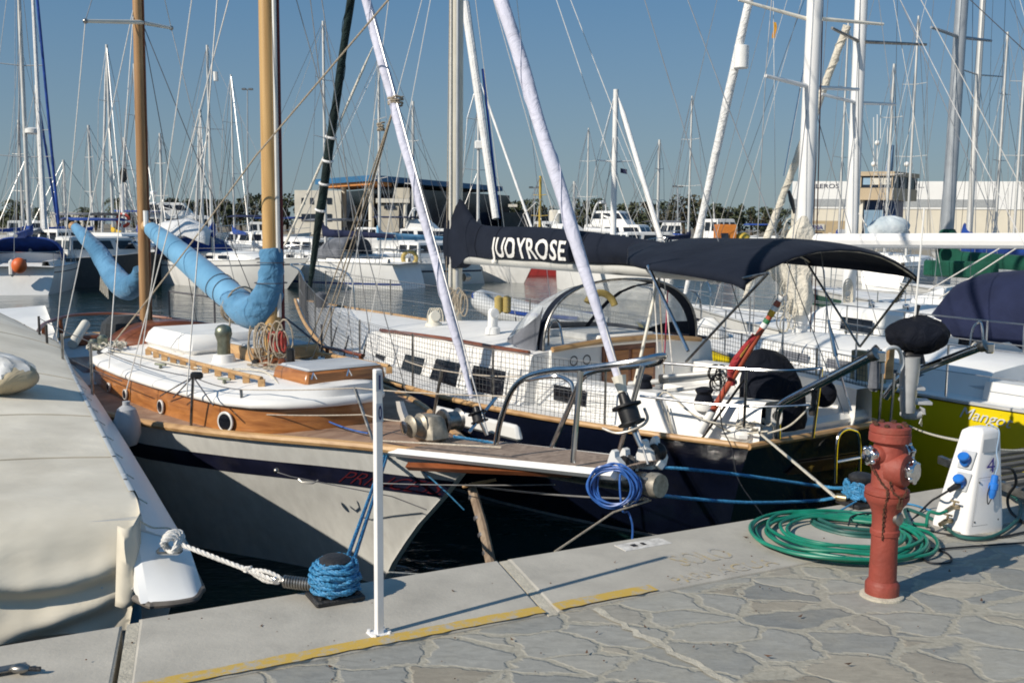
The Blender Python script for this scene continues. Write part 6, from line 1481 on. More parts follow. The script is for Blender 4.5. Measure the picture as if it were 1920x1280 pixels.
# two cream fender boards lying against the navy side near the bowsprit end
# ------------------------------------------------------------------ generic sailing boats and motorboats
HT = smooth_tab({0: .74, .12: .88, .28: .98, .45: 1.0, .62: .88, .76: .66, .88: .36, .95: .15, 1: .012}, 3)
def sailboat(label, fr, s0, L, beam, fb, hullm=WHITE, mast=None, boomz=None, boomlen=.34, coverm=None, hoodm=None, furlm=None, spread=(), stripe=None, roof=True, wr=.006, mastm=ALU, mr=.07, group=None, winm=GLASSD, backs=True, rails=True, roofz=.42, name='sailboat', coverfull=True, furl=None, lines=6, boomm=None):
    """hull with deck, house, windows, spars, covers and rigging; s runs from the stern (s0) to the bow"""
    P = lambda t, l, z: fr.w(s0 + L * t, l, z)
    o = thing(name, label, 'sailboat', P(.45, 0, 0), group)
    h = lambda t: beam / 2 * interp(HT, t); zs = lambda t: fb * (1 + .10 * (1 - t) ** 3 * 0 + .28 * t ** 2.2)
    def hp_(t, v):
        z = zs(t) * (1 - v) - .25 * v; return (t - .15 * v * t ** 4 + .05 * (.6 - v) * (1 - t) ** 8, h(t) * (1 - (.10 + .45 * t ** 3 + .12 * (1 - t) ** 2) * v ** 1.6), z)
    ts = [0, .05, .12, .22, .34, .46, .58, .7, .8, .88, .94, .98, 1]; vs = [0, .1, .25, .45, .65, .8, 1]
    mb = MB()
    for sg in (1, -1): mb.grid([[P(q[0], sg * q[1], q[2]) for q in [hp_(t, v) for v in vs]] for t in ts])
    q = [hp_(0, v) for v in vs]; mb.add([P(a, b_, c) for a, b_, c in q] + [P(a, -b_, c) for a, b_, c in reversed(q)], [tuple(range(14))])
    mb.build('hull', hullm, o, smooth=45)
    if stripe:
        mb = MB()
        for sg in (1, -1): mb.grid([[P(q[0], sg * (q[1] + .01), q[2]) for q in [hp_(t, v) for v in (stripe[1], stripe[2])]] for t in ts])
        mb.build('hull_stripe', stripe[0], o)
    MB().grid([[P(t, h(t) * k * .99, zs(t) + .01 + .04 * (1 - k * k)) for k in (1, .5, 0, -.5, -1)] for t in ts]).build('deck', ROOFW, o)
    for sg in (1, -1): MB().path([P(t, sg * h(t), zs(t) + .03) for t in ts], .022, 5).build('toe_rail', ALU, o)
    if roof:
        rz = roofz; rows = []
        for t, w_, k in ((.34, .62, 1), (.40, .64, 1), (.5, .64, .98), (.6, .6, .92), (.68, .5, .8), (.74, .38, .25)):
            H = h(t) * w_ + .08; z0, z1 = zs(t), zs(t) + rz * k
            rows.append([P(t, H + .08, z0), P(t, H, z1 - .05), P(t, H - .07, z1), P(t, 0, z1 + .06), P(t, -H + .07, z1), P(t, -H, z1 - .05), P(t, -H - .08, z0)])
        mb = MB().loft(rows, False); mb.add(rows[0], [tuple(range(7))]); mb.build('coachroof', WHITE, o, smooth=35)
        for sg in (1, -1):
            for ta_, tb2 in ((.40, .46), (.49, .55), (.58, .63)):
                ps = []
                for t, f in ((ta_, .32), (tb2, .32), (tb2, .72), (ta_, .72)):
                    H = h(t) * .63 + .095; ps.append(P(t, sg * (H + .075 * (1 - f)), zs(t) + (rz - .05) * f))
                MB().add(ps, [(0, 1, 2, 3)]).build('window', winm, o, smooth=0)
        rows = []
        for t in (.06, .16, .26, .34): rows.append([P(t, h(t) * .78, zs(t)), P(t, h(t) * .74, zs(t) + .22), P(t, h(t) * .6, zs(t) + .22), P(t, h(t) * .56, zs(t) - .2), P(t, -h(t) * .56, zs(t) - .2), P(t, -h(t) * .6, zs(t) + .22), P(t, -h(t) * .74, zs(t) + .22), P(t, -h(t) * .78, zs(t))])
        MB().grid(rows).build('cockpit', OFFW, o, smooth=35)
    if mast:
        ms, zt = mast[0], mast[1]; zb = zs((ms - s0) / L) + (roofz if roof else 0)
        top = fr.w(ms, 0, zt); rk = mast[2] if len(mast) > 2 else 0; top = fr.w(ms + rk, 0, zt)
        mk = MB().path([fr.w(ms, 0, zb - .1), top], [mr, mr * .8], 12).build('mast', mastm, o)
        bz_ = boomz or zb + .75; bl = L * boomlen
        bo3 = MB().path([fr.w(ms - .05, 0, bz_), fr.w(ms - bl, 0, bz_ + .05)], mr * .8, 10).build('boom', boomm or mastm, o)
        if coverm:
            N = 12; rows = []
            for i in range(N + 1):
                t = i / N; s = ms + .12 - (bl + .1) * t; hh = (.75 if t < .06 else .42 - .22 * t); w_ = .15 - .06 * t
                rows.append([fr.w(s, w_ * math.sin(a) * (1 + .08 * math.sin(t * 40)), bz_ + .02 + hh * .5 * (1 - math.cos(a)) - .08) for a in [2 * PI * k / 12 for k in range(12)]])
            MB().loft(rows, True, True, True).build('sail_cover', coverm, bo3, smooth=70)
        for f, w_ in spread:
            z = zb + (zt - zb) * f; c = fr.w(ms + rk * f, 0, z)
            for sg in (1, -1): MB().path([c, fr.w(ms + rk * f - .05, sg * w_, z + .05)], [mr * .28, mr * .2], 6).build('spreader', mastm, mk)
        bow = P(.985, 0, zs(1) + .05)
        if furlm:
            fa_, fb_ = (bow, top.lerp(bow, .06)) if not furl else furl; MB().path([fa_.lerp(fb_, .03), fa_.lerp(fb_, .06), fa_.lerp(fb_, .9), fb_], [.03, mr * .75, mr * .75, .02], 10).build('furled_sail', furlm, o)
        MB().path([bow, top], wr, 4).build('forestay', WIRE, o)
        if backs: MB().path([P(.0, 0, zs(0)), top], wr, 4).build('backstay', WIRE, o)
        for sg in (1, -1):
            ch = fr.w(ms - .15, sg * h((ms - s0) / L) * .94, zs((ms - s0) / L))
            pts = [ch] + [fr.w(ms + rk * f - .05, sg * w_, zb + (zt - zb) * f + .05) for f, w_ in spread] + [top]
            MB().path(pts, wr, 4).build('shroud', WIRE, o)
            MB().path([fr.w(ms - .6, sg * h((ms - s0) / L) * .94, zs((ms - s0) / L)), fr.w(ms, 0, zb + (zt - zb) * (spread[0][0] if spread else .5))], wr, 4).build('shroud', WIRE, o)
    if mast and lines:
        for k in range(lines):
            rn_ = random.Random(int(abs(fr.O[0]) * 100) + k); f = rn_.uniform(.55, 1.0); hh = zb + (zt - zb) * f; t = rn_.choice([.02, .1, .2, .3, .6, .75, .9, .96]); sg = rn_.choice((1, -1))
            q2 = P(t, sg * h(t) * .92, zs(t) + .02) if rn_.random() < .75 else fr.w(ms - bl * rn_.uniform(.4, 1), 0, bz_ + .1)
            MB().path([q2, fr.w(ms + rk * f, sg * .05, hh)], wr * .85, 4).build(rn_.choice(['runner', 'halyard', 'topping_lift']), rn_.choice([WIRE, WIRED, WIREW]), o)
    if hoodm:
        t0, t1 = .26, .40; H = h(.34) * .74; rows = []
        for t, k in ((t0, 1.0), (.30, 1.04), (.345, 1.0), (.38, .72), (t1, .30)):
            rows.append([P(t, H * math.copysign(abs(math.cos(a)) ** .6, math.cos(a)), zs(t) + .18 + (.95 * k) * math.sin(a) ** .7) for a in [PI * j / 14 for j in range(15)]])
        sp2 = MB().grid(rows).build('sprayhood', hoodm, o, solid=.02, smooth=70)
        for a0, a1 in ((.12, .34), (.38, .62), (.66, .88)):
            n = 5; g = []
            for i in range(n + 1):
                a = PI * (a0 + (a1 - a0) * i / n); row = []
                for t, k in ((.352, .98), (.366, .85), (.385, .64)): row.append(P(t + .006, H * math.copysign(abs(math.cos(a)) ** .6, math.cos(a)), zs(t) + .19 + .95 * k * math.sin(a) ** .7))
                g.append(row)
            MB().grid(g).build('hood_window', CLEAR2, sp2)
    if rails:
        for k in range(9):
            t = .02 + .115 * k
            for sg in (1, -1): MB().path([P(t, sg * h(t) * .96, zs(t)), P(t, sg * h(t) * .96, zs(t) + .6)], max(.012, wr), 5).build('stanchion', STEEL, o)
        for sg in (1, -1):
            for f in (.6, .32): MB().path([P(t, sg * h(t) * .96, zs(t) + f) for t in [.02 + .092 * k for k in range(11)]], max(.005, wr * .8), 4).build('guard_wire', WIRE, o)
        MB().path(cat([P(.90, h(.9), zs(.9)), P(.91, h(.91), zs(.9) + .58), P(.99, .10, zs(1) + .60), P(.99, -.10, zs(1) + .60), P(.91, -h(.91), zs(.9) + .58), P(.90, -h(.9), zs(.9))], 4), max(.014, wr), 6).build('pulpit', STEEL, o)
        MB().path(cat([P(.08, h(.08), zs(0)), P(.07, h(.07), zs(0) + .6), P(.0, h(0) * .9, zs(0) + .62), P(.0, -h(0) * .9, zs(0) + .62), P(.07, -h(.07), zs(0) + .6), P(.08, -h(.08), zs(0))], 4), max(.014, wr), 6).build('pushpit', STEEL, o)
    return o, P, h, zs

# yellow racer beside the navy boat
Y = Fr((5.89, 11.28), (-.6, .8))
yb, YP, yh, yz = sailboat('yellow hulled sailboat with white deck and flowing white script name', Y, -3.4, 9.8, 3.05, 1.07, YELL, (3.2, 12.5, -.1), 2.75, .36, None, None, None, ((.30, 1.0), (.62, .8)), None, True, .006, ALUW, .115, None, GREYC, False, True, .30, 'yellow_sailboat')
YBX, YBY = V((Y.a[0], Y.a[1], 0)), V((Y.b[0], Y.b[1], 0)); AXY = (YBX, YBY, V((0, 0, 1)))
def ynear(x, y, off=.0): # near-side hull point under a pixel
    best = None
    for i in range(200):
        t = i / 199 * .7; l = yh(t) + off; p = YP(t, l, 1.0); q = p - V((0, 0, CH)); px = 960 + FPX * q.dot(RT) / q.dot(FW)
        if best is None or abs(px - x) < best[0]: best = (abs(px - x), t)
    return best[1]
t0_, t1_ = ynear(1802, 780), ynear(1900, 790)
def yn(u, v):
    t = t0_ + (t1_ - t0_) * u; z = yz(t) - .13 + .12 * v - .03 * u
    vv = max(0, (yz(t) - z) / (yz(t) + .25)); return YP(t, yh(t) * (1 - (.10 + .45 * t ** 3 + .12 * (1 - t) ** 2) * vv ** 1.6) + .012, z)
letters('Mangot', yn, shear=.45, maxedge=.3).build('script_name', mat('pale_script_paint', (.62, .66, .70), .5), yb, smooth=0)
# its lowered cream sail bundled at the mast, flaked ropes, hatch dome
mb = MB(); rn = random.Random(6); A0 = Y.on(1505, 415, 0)
rows = []
for i, (x, y, r) in enumerate(((1508, 405, .03), (1500, 430, .16), (1488, 465, .28), (1485, 500, .30), (1492, 530, .22), (1500, 560, .17), (1496, 590, .12))):
    c = Y.on(x, y, .15); rows.append([c + V((.95, -.3, 0)) * (r * math.cos(a) * (1 + .2 * math.sin(3 * a + i * 1.3))) + V((.3, .95, 0)) * (r * .7 * math.sin(a) * (1 + .2 * math.sin(4 * a + i))) for a in [2 * PI * k / 22 for k in range(22)]])
mb.loft(rows, True, True, True).build('lowered_sail', SAILC, yb, smooth=70)
mb = MB()
for k in range(26):
    c = Y.on(1482 + rn.uniform(-26, 10), 440 + rn.uniform(-10, 170), .3); r = rn.uniform(.04, .10)
    mb.path([c + V((r * math.cos(a), .02 * math.sin(2 * a), r * 1.9 * math.sin(a))) for a in [2 * PI * j / 12 for j in range(12)]], .010, 5, True)
mb.build('hanging_rope_coils', ROPEC, yb)
mb = MB()
for k in range(4): mb.path([Y.on(1528 + 5 * k, 0, -.1), Y.on(1505 + 7 * k, 645, -.2)], .008, 5)
mb.build('red_halyards', mat('dull_red_rope', (.16, .035, .035), .8), yb)
dm = [Y.on(1322, 640, .1)]
MB().box(Y.on(1328, 620, .2), .62, .5, .40, AXY, .8, .14).build('foredeck_dome', OFFW, yb)
MB().box(Y.on(1440, 648, .0), 1.0, .6, .10, AXY, .9, .04).build('foredeck_hatch', GREYW, yb)
for x, y, r in ((1420, 690, .17), (1368, 670, .14)):
    pass
MB().path([Y.on(1450, 640, .5), Y.on(1640, 700, .9)], .012, 6).build('deck_track', DSTEEL, yb)
fa1 = Y.on(1250, 700, 0); ff = px_line(Y, (1308, 445), (1405, 0), 3.3)
furled(Y, Y.on(1285, 550, 0), Y.on(1308, 445, 0).lerp(ff, .93), .052, SAILW, 'furled_genoa', yb, seed=9, lump=.03, twist=22, edge=False)
rp_ = Y.on(1390, 107, 0); MB().lathe(rp_ - V((0, 0, .16)), [(0, .10), (.005, .105), (.31, .105), (.315, .1)], 20).build('white_radar_reflector', WHITE, yb)
m_ = lambda x, y, l=0: Y.on(x, y, l)
MB().path([m_(1521, 38), m_(1385, 0, .9)], [.028, .02], 8).build('long_spreader', CREAM, yb); MB().path([m_(1543, 36), m_(1656, 46, -.9)], [.026, .02], 8).build('long_spreader', CREAM, yb)
MB().path([m_(1520, 60), m_(1470, 330, .3)], .011, 6).build('lower_shroud', STEEL, yb)
fl2 = MB().grid([[m_(1449 + 2 * math.sin(i) + j * 3, 42 + 6 * i, .4) for j in range(3)] for i in range(6)]).build('courtesy_flag', cloth('red_yellow_flag_cloth', (.50, .12, .02), var=.4, fade=(.65, .40, .03)), yb)
MB().path([m_(1450, 2, .4), m_(1456, 600, .5)], .004, 4).build('flag_halyard', WIREW, yb)
MB().path([m_(1479, 358, .1), m_(1484, 375, .1), m_(1490, 400, .1)], [.02, .035, .02], 8).build('black_rope_clutch', BLACK, yb)
# cream panel, ladder like locker and light gear by the yellow rail
MB().box(Y.on(1628, 700, 1.2), .42, .10, .52, AXY, bev=.01).build('wooden_washboard', wood('light_ply_wood', (.34, .24, .12), (.50, .38, .22), .6, 4), yb)
for k in range(3): MB().path([Y.on(1604 + 24 * k, 655, 1.32), Y.on(1606 + 24 * k, 738, 1.32)], .012, 6).build('locker_strap', WHITE if k == 1 else RUBBER, yb)
MB().box(Y.on(1800, 712, .7), 1.5, .75, .06, AXY, bev=.02).build('deck_hatch', GREYW, yb)
MB().grid([[Y.on(1745 + 105 * u + 20 * v, 722 - 12 * v + 8 * u, .9) for v in (0, 1)] for u in (0, .25, .5, .75, 1)]).build('hatch_glass', GLASSD, yb)
MB().rope(sag(Y.on(1700, 795, 1.55), pc + V((-.05, .06, .50)), .02) + sag(pc + V((.06, .08, .46)), at(1960, 840, 6.4), .02), .008).build('mooring_rope', ROPEC, base=pc + V((0, 0, .5)), label='cream rope passing behind the white pedestal from the yellow hull', cat_='rope')

# white cruiser with violet navy hood
R1 = Fr((8.7, 13.4), (-.6, .8))
r1, RP, rh, rz_ = sailboat('white cruising sailboat with large dark navy hood and bare grey boom', R1, -3.5, 12.2, 3.7, 1.05, WHITE, (4.85, 13.5, .05), 2.68, .30, None, None, None, ((.28, 1.05), (.6, .85)), (DARKBAND, .12, .16), True, .006, ALUW, .115, None, GLASSD, True, True, .55, 'white_sailboat', boomm=mat('pale_grey_spar', (.40, .42, .43), .5, .2, var=.08, scale=2, dirt=.3))
furled(R1, R1.on(1395, 560, 0), R1.on(1430, 450, 0).lerp(px_line(R1, (1430, 450), (1600, 20), 5.0), .93), .060, SAILC, 'furled_genoa', r1, seed=12, lump=.05, twist=34)
m_ = lambda x, y, l=0: R1.on(x, y, l)
MB().path([m_(1614, 80), m_(1560, 53, .9)], [.032, .024], 8).build('long_spreader', DSTEEL, r1); MB().path([m_(1624, 79), m_(1737, 84, -1.0)], [.03, .022], 8).build('long_spreader', DSTEEL, r1)
hr = []
for s, k, H in ((2.95, .10, 1.15), (2.7, .55, 1.2), (2.45, .93, 1.25), (2.2, 1.04, 1.28), (1.7, 1.1, 1.3), (1.0, 1.1, 1.3), (.4, 1.05, 1.28)):
    hr.append([R1.w(s, H * math.copysign(abs(math.cos(a)) ** .55, math.cos(a)), 1.22 + 1.02 * k * math.sin(a) ** .6) for a in [PI * j / 20 for j in range(21)]])
hd2 = MB().grid(hr).build('cockpit_hood', VIOC, r1, solid=.015, smooth=70)
MB().grid([[R1.w(2.95 - .5 * v, 1.17 + .05 * v + .02, 1.28 + .55 * v * u) for v in (.1, .5, .8)] for u in (.2, .6, .9)]).build('hood_window', CLEAR2, hd2)
mb = MB(); rows = []
for s in (3.0, 2.4, 1.9, 1.2, .4): rows.append([R1.w(s, 1.36 + .05 * (3 - s) * .3, 1.26), R1.w(s, 1.42, 1.0 + .12 * max(0, s - 1.9))])
mb.grid(rows).build('hood_skirt', VIOC, r1)
for (a, b_) in (((1740, 545), (1960, 415)), ((1760, 560), (1960, 430))): MB().path([R1.on(a[0], a[1], .8), R1.on(b_[0], b_[1], .2)], .010, 5).build('boom_vang_line', WIREW, r1)
MB().path(cat([R1.on(1816, 690, 1.8), R1.on(1822, 625, 1.8), R1.on(1832, 606, 1.8), R1.on(1842, 612, 1.8), R1.on(1845, 680, 1.8)], 5), .018, 8).build('rail_hoop', STEEL, r1)
mb = MB(); rn = random.Random(15)
for k in range(10):
    c = R1.on(1820 + rn.uniform(-8, 8), 690 + rn.uniform(-30, 25), 1.85); mb.path([c + V((.07 * math.cos(a), .02 * math.sin(2 * a), .14 * math.sin(a))) for a in [2 * PI * j / 12 for j in range(12)]], .010, 5, True)
mb.build('rail_rope_coil', ROPEC, r1)
mb = MB()
for k in range(5):
    c = R1.on(1590, 540 + 5 * k, .15); mb.path([c + V((.08 * math.cos(a), 0, .16 * math.sin(a))) for a in [2 * PI * j / 12 for j in range(12)]], .011, 5, True)
mb.build('mast_rope_coil', ROPEC, r1)
for x, y in ((1790, 620), (1700, 640)): MB().lathe(R1.w(3.3 if x == 1790 else 3.9, .75, 1.62), [(0, .07), (.05, .05), (.12, .055), (.14, .03)], 14).build('winch', CHROME, r1)
MB().box(R1.on(1905, 672, 1.9), .14, .06, .12, bev=.03).build('horseshoe_light', BLACK, r1)
# plastic wrapped bundle on the boom end
mb = MB().sph(R1.on(1668, 428, 0), .33, .2, .19, 24, 12, None, lambda a, b: 1 + .10 * math.sin(5 * b + 3 * a)); mb.build('wrapped_boom_bag', cloth('blue_white_bag', (.50, .60, .66), var=.2, fade=(.75, .78, .8)), r1)
MB().path(cat([R1.on(1610, 400, 0), R1.on(1640, 440, 0), R1.on(1680, 435, 0), R1.on(1700, 445, 0), R1.on(1770, 455, 0)], 5), .010, 5).build('boom_lines', WIREW, r1)

# grey hulled ketch with green covers beyond
R2 = Fr((11.9, 16.1), (-.6, .8))
r2, _, _, _ = sailboat('pale sailboat with dark green covers and grey mast at right', R2, -4, 13, 4.0, 1.25, OFFW, (5.3, 15.5, -.12), 2.15, .42, GREENC, None, None, ((.35, 1.1), (.65, .9)), (GREENC, .05, .2), True, .006, GREYM, .13, None, GLASSD, True, True, .5, 'green_trimmed_sailboat')
q = R2.on(1777, 440, 0); MB().lathe(q - V((0, 0, .15)), [(0, .26), (.08, .24), (.22, .15), (.26, .13)], 14).build('mast_boot_cover', GREENC, r2)
for x, y, w_, h2 in ((1800, 505, 1.5, .32),): MB().box(R2.on(x, y, .6), w_, .1, h2, (V((.6, -.8, 0)), V((.8, .6, 0)), V((0, 0, 1))), bev=.03).build('green_side_curtain', GREENC, r2)
MB().path([R2.on(1786, 640, .4), R2.on(1790, 540, .4)], .03, 6).build('red_extinguisher_tube', mat('signal_red_paint', (.55, .05, .03), .5), r2)
MB().sph(R2.on(1757, 455, .5), .12, n=12, m=8).build('red_buoy', mat('signal_red_paint', (.55, .05, .03), .5), r2)
mb = MB()
for k in range(8): mb.path([R2.on(1640 + 6 * k, 595 - 5 * k, 1.6), R2.on(1690 + 2 * k, 560 - 5 * k, 1.6)], .012, 4)
mb.build('folding_chair_frame', STEEL, r2)
R3 = Fr((14.6, 19.0), (-.6, .8))
sailboat('white sailboat with thin bare mast furthest right', R3, -4, 12, 3.6, 1.2, WHITE, (R3.loc(R3.on(1818, 420, 0))[0], 15), 2.4, .3, RBLUE, None, None, ((.35, 1), (.65, .8)), None, True, .007, ALU, .075, None, GLASSD, True, False, .5, 'white_sailboat')
# ------------------------------------------------------------------ boats across the basin
def far_sail(label, px, wl, d, ytop, dirx, L=9.5, beam=3.1, fb=1.05, mfrac=.44, **k):
    """boat whose mast stands at photo column px at distance d; dirx = heading of the bow"""
    mp = at(px, wl, d); fr = Fr((mp.x, mp.y), dirx); zt = at(px, ytop, d).z if ytop > -900 else 13
    k.setdefault('wr', .00026 * d); k.setdefault('mr', max(.06, .0016 * d))
    return sailboat(label, fr, -mfrac * L, L, beam, fb, k.pop('hullm', WHITE), (0.0, zt), k.pop('boomz', None), k.pop('boomlen', .34), k.pop('coverm', None), k.pop('hoodm', None), k.pop('furlm', None), k.pop('spread', ((.42, .85), (.72, .65))), **k)
NN = (-.467, .884)
f1 = far_sail('white sailboat with blue hood and orange fender at far left', 57, 470, 44.5, -140, (-.30, .95), 11, 3.9, 1.1, .40, hoodm=RBLUE, coverm=RBLUE, mr=.10, spread=((.30, 1.1), (.58, .9)), stripe=(DARKBAND, .14, .17))
FB = Fr((at(57, 470, 44.5).x, 44.5), (-.30, .95))
MB().lathe(at(62, 252, 44.5), [(0, .20), (.05, .32), (.22, .32), (.28, .2)], 18).build('radar_dome', WHITE, f1[0])
q = at(36, 498, 40.0); MB().sph(q, .29, .28, .32, 16, 10).build('orange_fender', mat('orange_fender_vinyl', (.70, .14, .03), .5), f1[0])
q = at(22, 500, 40.0); MB().lathe(q - V((0, 0, .4)), [(0, .03), (.1, .12), (.6, .12), (.7, .03)], 10).build('white_fender', OFFW, f1[0])
MB().path([at(62, 0, 44.2), at(84, 430, 43)], [.07, .12], 8).build('furled_sail', SAILW, f1[0]); MB().path([at(70, 0, 44), at(110, 420, 43)], .06, 8).build('blue_sail_strip', RBLUE, f1[0])
f2 = far_sail('white motorsailer with blue and white tent over its cockpit', 398, 470, 49, 85, (.80, -.60), 11.5, 3.8, 1.1, .40, coverm=RBLUE, hoodm=RBLUE, stripe=(GREYC, .12, .16), spread=((.6, .9),))
rows = []
for x, y0, y1 in ((278, 445, 428), (300, 440, 418), (345, 434, 412), (372, 445, 424), (392, 452, 436)):
    rows.append([at(x, y0 + 8, 46.5), at(x + 3, y1, 47.5), at(x + 10, y1 - 3, 49.5), at(x + 16, y0 + 3, 51)])
tn = MB().grid(rows).build('white_tent', SAILW, f2[0], solid=.03, smooth=40)
MB().grid([[at(x, y, 46.6 + .02 * (x - 280)) for y in (447, 476)] for x in (290, 320, 350, 380, 395)]).build('tent_side', RBLUE, f2[0])
MB().path([at(405, 152, 48.8), at(404, 135, 48.8)], .12, 8).build('radar_reflector', WHITE, f2[0])
f3 = far_sail('white sailboat with navy boom cover behind the black furled sail', 611, 470, 48.5, 40, (-.93, .36), 11, 3.7, 1.15, .42, coverm=VIOC, hoodm=GREYC, stripe=(RBLUE, .62, .68), spread=((.5, 1.0), (.75, .8)))
f4 = far_sail('white sailboat with light blue boom cover and dark side stripe', 712, 470, 50, 65, (-.86, -.5), 10.5, 3.4, 1.0, .50, coverm=BLUEC, stripe=(VIOC, .24, .30), furlm=SAILC, spread=((.35, .9), (.62, .8)))
q = at(768, 484, 48); MB().path([q + V((.32 * math.cos(a), 0, .32 * math.sin(a))) for a in [2 * PI * j / 16 for j in range(16)]], .10, 8, True).build('yellow_lifebuoy', mat('dull_yellow_foam', (.45, .34, .11), .7), f4[0])
f5 = far_sail('white sailboat with blue striped furled sail behind the boom', 896, 480, 56, 145, (.55, -.83), 11, 3.6, 1.4, .45, furlm=SAILW, spread=((.45, .9), (.75, .7)), coverm=GREYC)
MB().path([at(872, 5, 40), at(930, 410, 38)], [.17, .14], 10).build('furled_sail', SAILW, f5[0]); MB().path([at(905, 130, 39.5), at(936, 410, 38)], .05, 8).build('blue_sail_strip', RBLUE, f5[0])
MB().box(at(899, 272, 56), .5, .4, .45, bev=.05).build('radar_box', WHITE, f5[0])
f6 = far_sail('white sailboat with low cabin showing above the navy boom', 1149, 470, 44, 168, (.30, -.95), 9.5, 3.1, 1.5, .45, furlm=SAILW, spread=((.55, .8),), mastm=ALUW, mr=.14)
q = at(1158, 324, 44); MB().grid([[q + V((.12 + .28 * u, .05 * math.sin(u * 5), .2 * v - .06 * u)) for u in (0, .5, 1)] for v in (0, 1)]).build('small_flag', VIOC, f6[0])
tail = (
    (213, 84, 70, 'pale sailboat with yellow boom cover near the red lifebuoy', (-.5, .86), dict(coverm=cloth('yellow_canvas', (.62, .40, .03)), furlm=SAILW)),
    (174, 235, 88, 'small white sailboat left of the yellow boom cover', (.6, .8), dict(coverm=RBLUE)),
    (239, 258, 92, 'white sailboat with short mast just left of the mizzen', (-.7, .7), dict(coverm=GREYC)),
    (306, 250, 84, 'white sailboat with a short mast right of the mizzen', (.5, .86), dict(coverm=VIOC)),
    (381, 205, 78, 'white sailboat with blue cover left of the tall lamp post', (-.4, .9), dict(coverm=RBLUE, furlm=SAILW)),
    (45, 225, 74, 'white sailboat with spreaders behind the far left mast', (.3, .95), dict(coverm=RBLUE)),
    (80, 160, 66, 'white sailboat with tall mast right of the far left boat', (-.2, .98), dict(coverm=GREYC, furlm=RBLUE)),
    (125, 300, 100, 'little white sailboat in front of the palms', (.8, .6), dict(coverm=RBLUE)),
    (1012, 330, 82, 'white sailboat with yellow mast and yellow boom', (.6, .8), dict(mastm=mat('ochre_mast_paint', (.45, .32, .06), .5), coverm=None)),
    (1075, 340, 96, 'white sailboat with short mast beside the white silo', (-.6, .8), dict(coverm=VIOC)),
    (775, 190, 86, 'white sailboat in front of the blue roofed building', (.5, .86), dict(coverm=GREYC)),
    (1232, 262, 92, 'white sailboat with slim mast before the tree line', (-.7, .7), dict(coverm=RBLUE)),
    (1660, 120, 62, 'white sailboat with slim mast in front of the control tower', (.5, .86), dict(coverm=VIOC)),
    (1865, 60, 70, 'white sailboat with slim mast in front of the warehouse', (-.5, .86), dict(coverm=RBLUE)),
)
for px, yt, d, lab, hd_, kw in tail:
    far_sail(lab, px, 450, d, yt, hd_, 9 + (px % 5) * .4, 3, 1.0, .44, group=None, rails=d < 72, lines=3, **kw)

tail2 = (
    (262, 120, 64, 'white sailboat whose mast stands close behind the mizzen mast', (-.6, .8), dict(coverm=RBLUE)),
    (440, 140, 72, 'white sailboat whose mast rises just left of the lamp post', (-.5, .86), dict(coverm=RBLUE)),
    (1100, 240, 76, 'white sailboat whose mast rises right of the second lilac sail', (.5, .86), dict(coverm=GREYC)),
    (1290, 180, 66, 'white sailboat whose mast rises left of the cream furled sail', (.6, .8), dict(coverm=VIOC)),
    (1572, 40, 60, 'white sailboat whose mast rises between the two white masts', (-.5, .86), dict(coverm=RBLUE)),
    (1700, 30, 56, 'white sailboat whose mast rises right of the control tower', (.6, .8), dict(coverm=VIOC)),
    (1900, 20, 54, 'white sailboat whose mast rises at the far right edge', (.5, .86), dict(coverm=RBLUE)),
)
for px, yt, d, lab, hd_, kw in tail2:
    far_sail(lab, px, 455, d, yt, hd_, 9.5, 3.1, 1.0, .44, rails=False, mr=.075, lines=2, **kw)

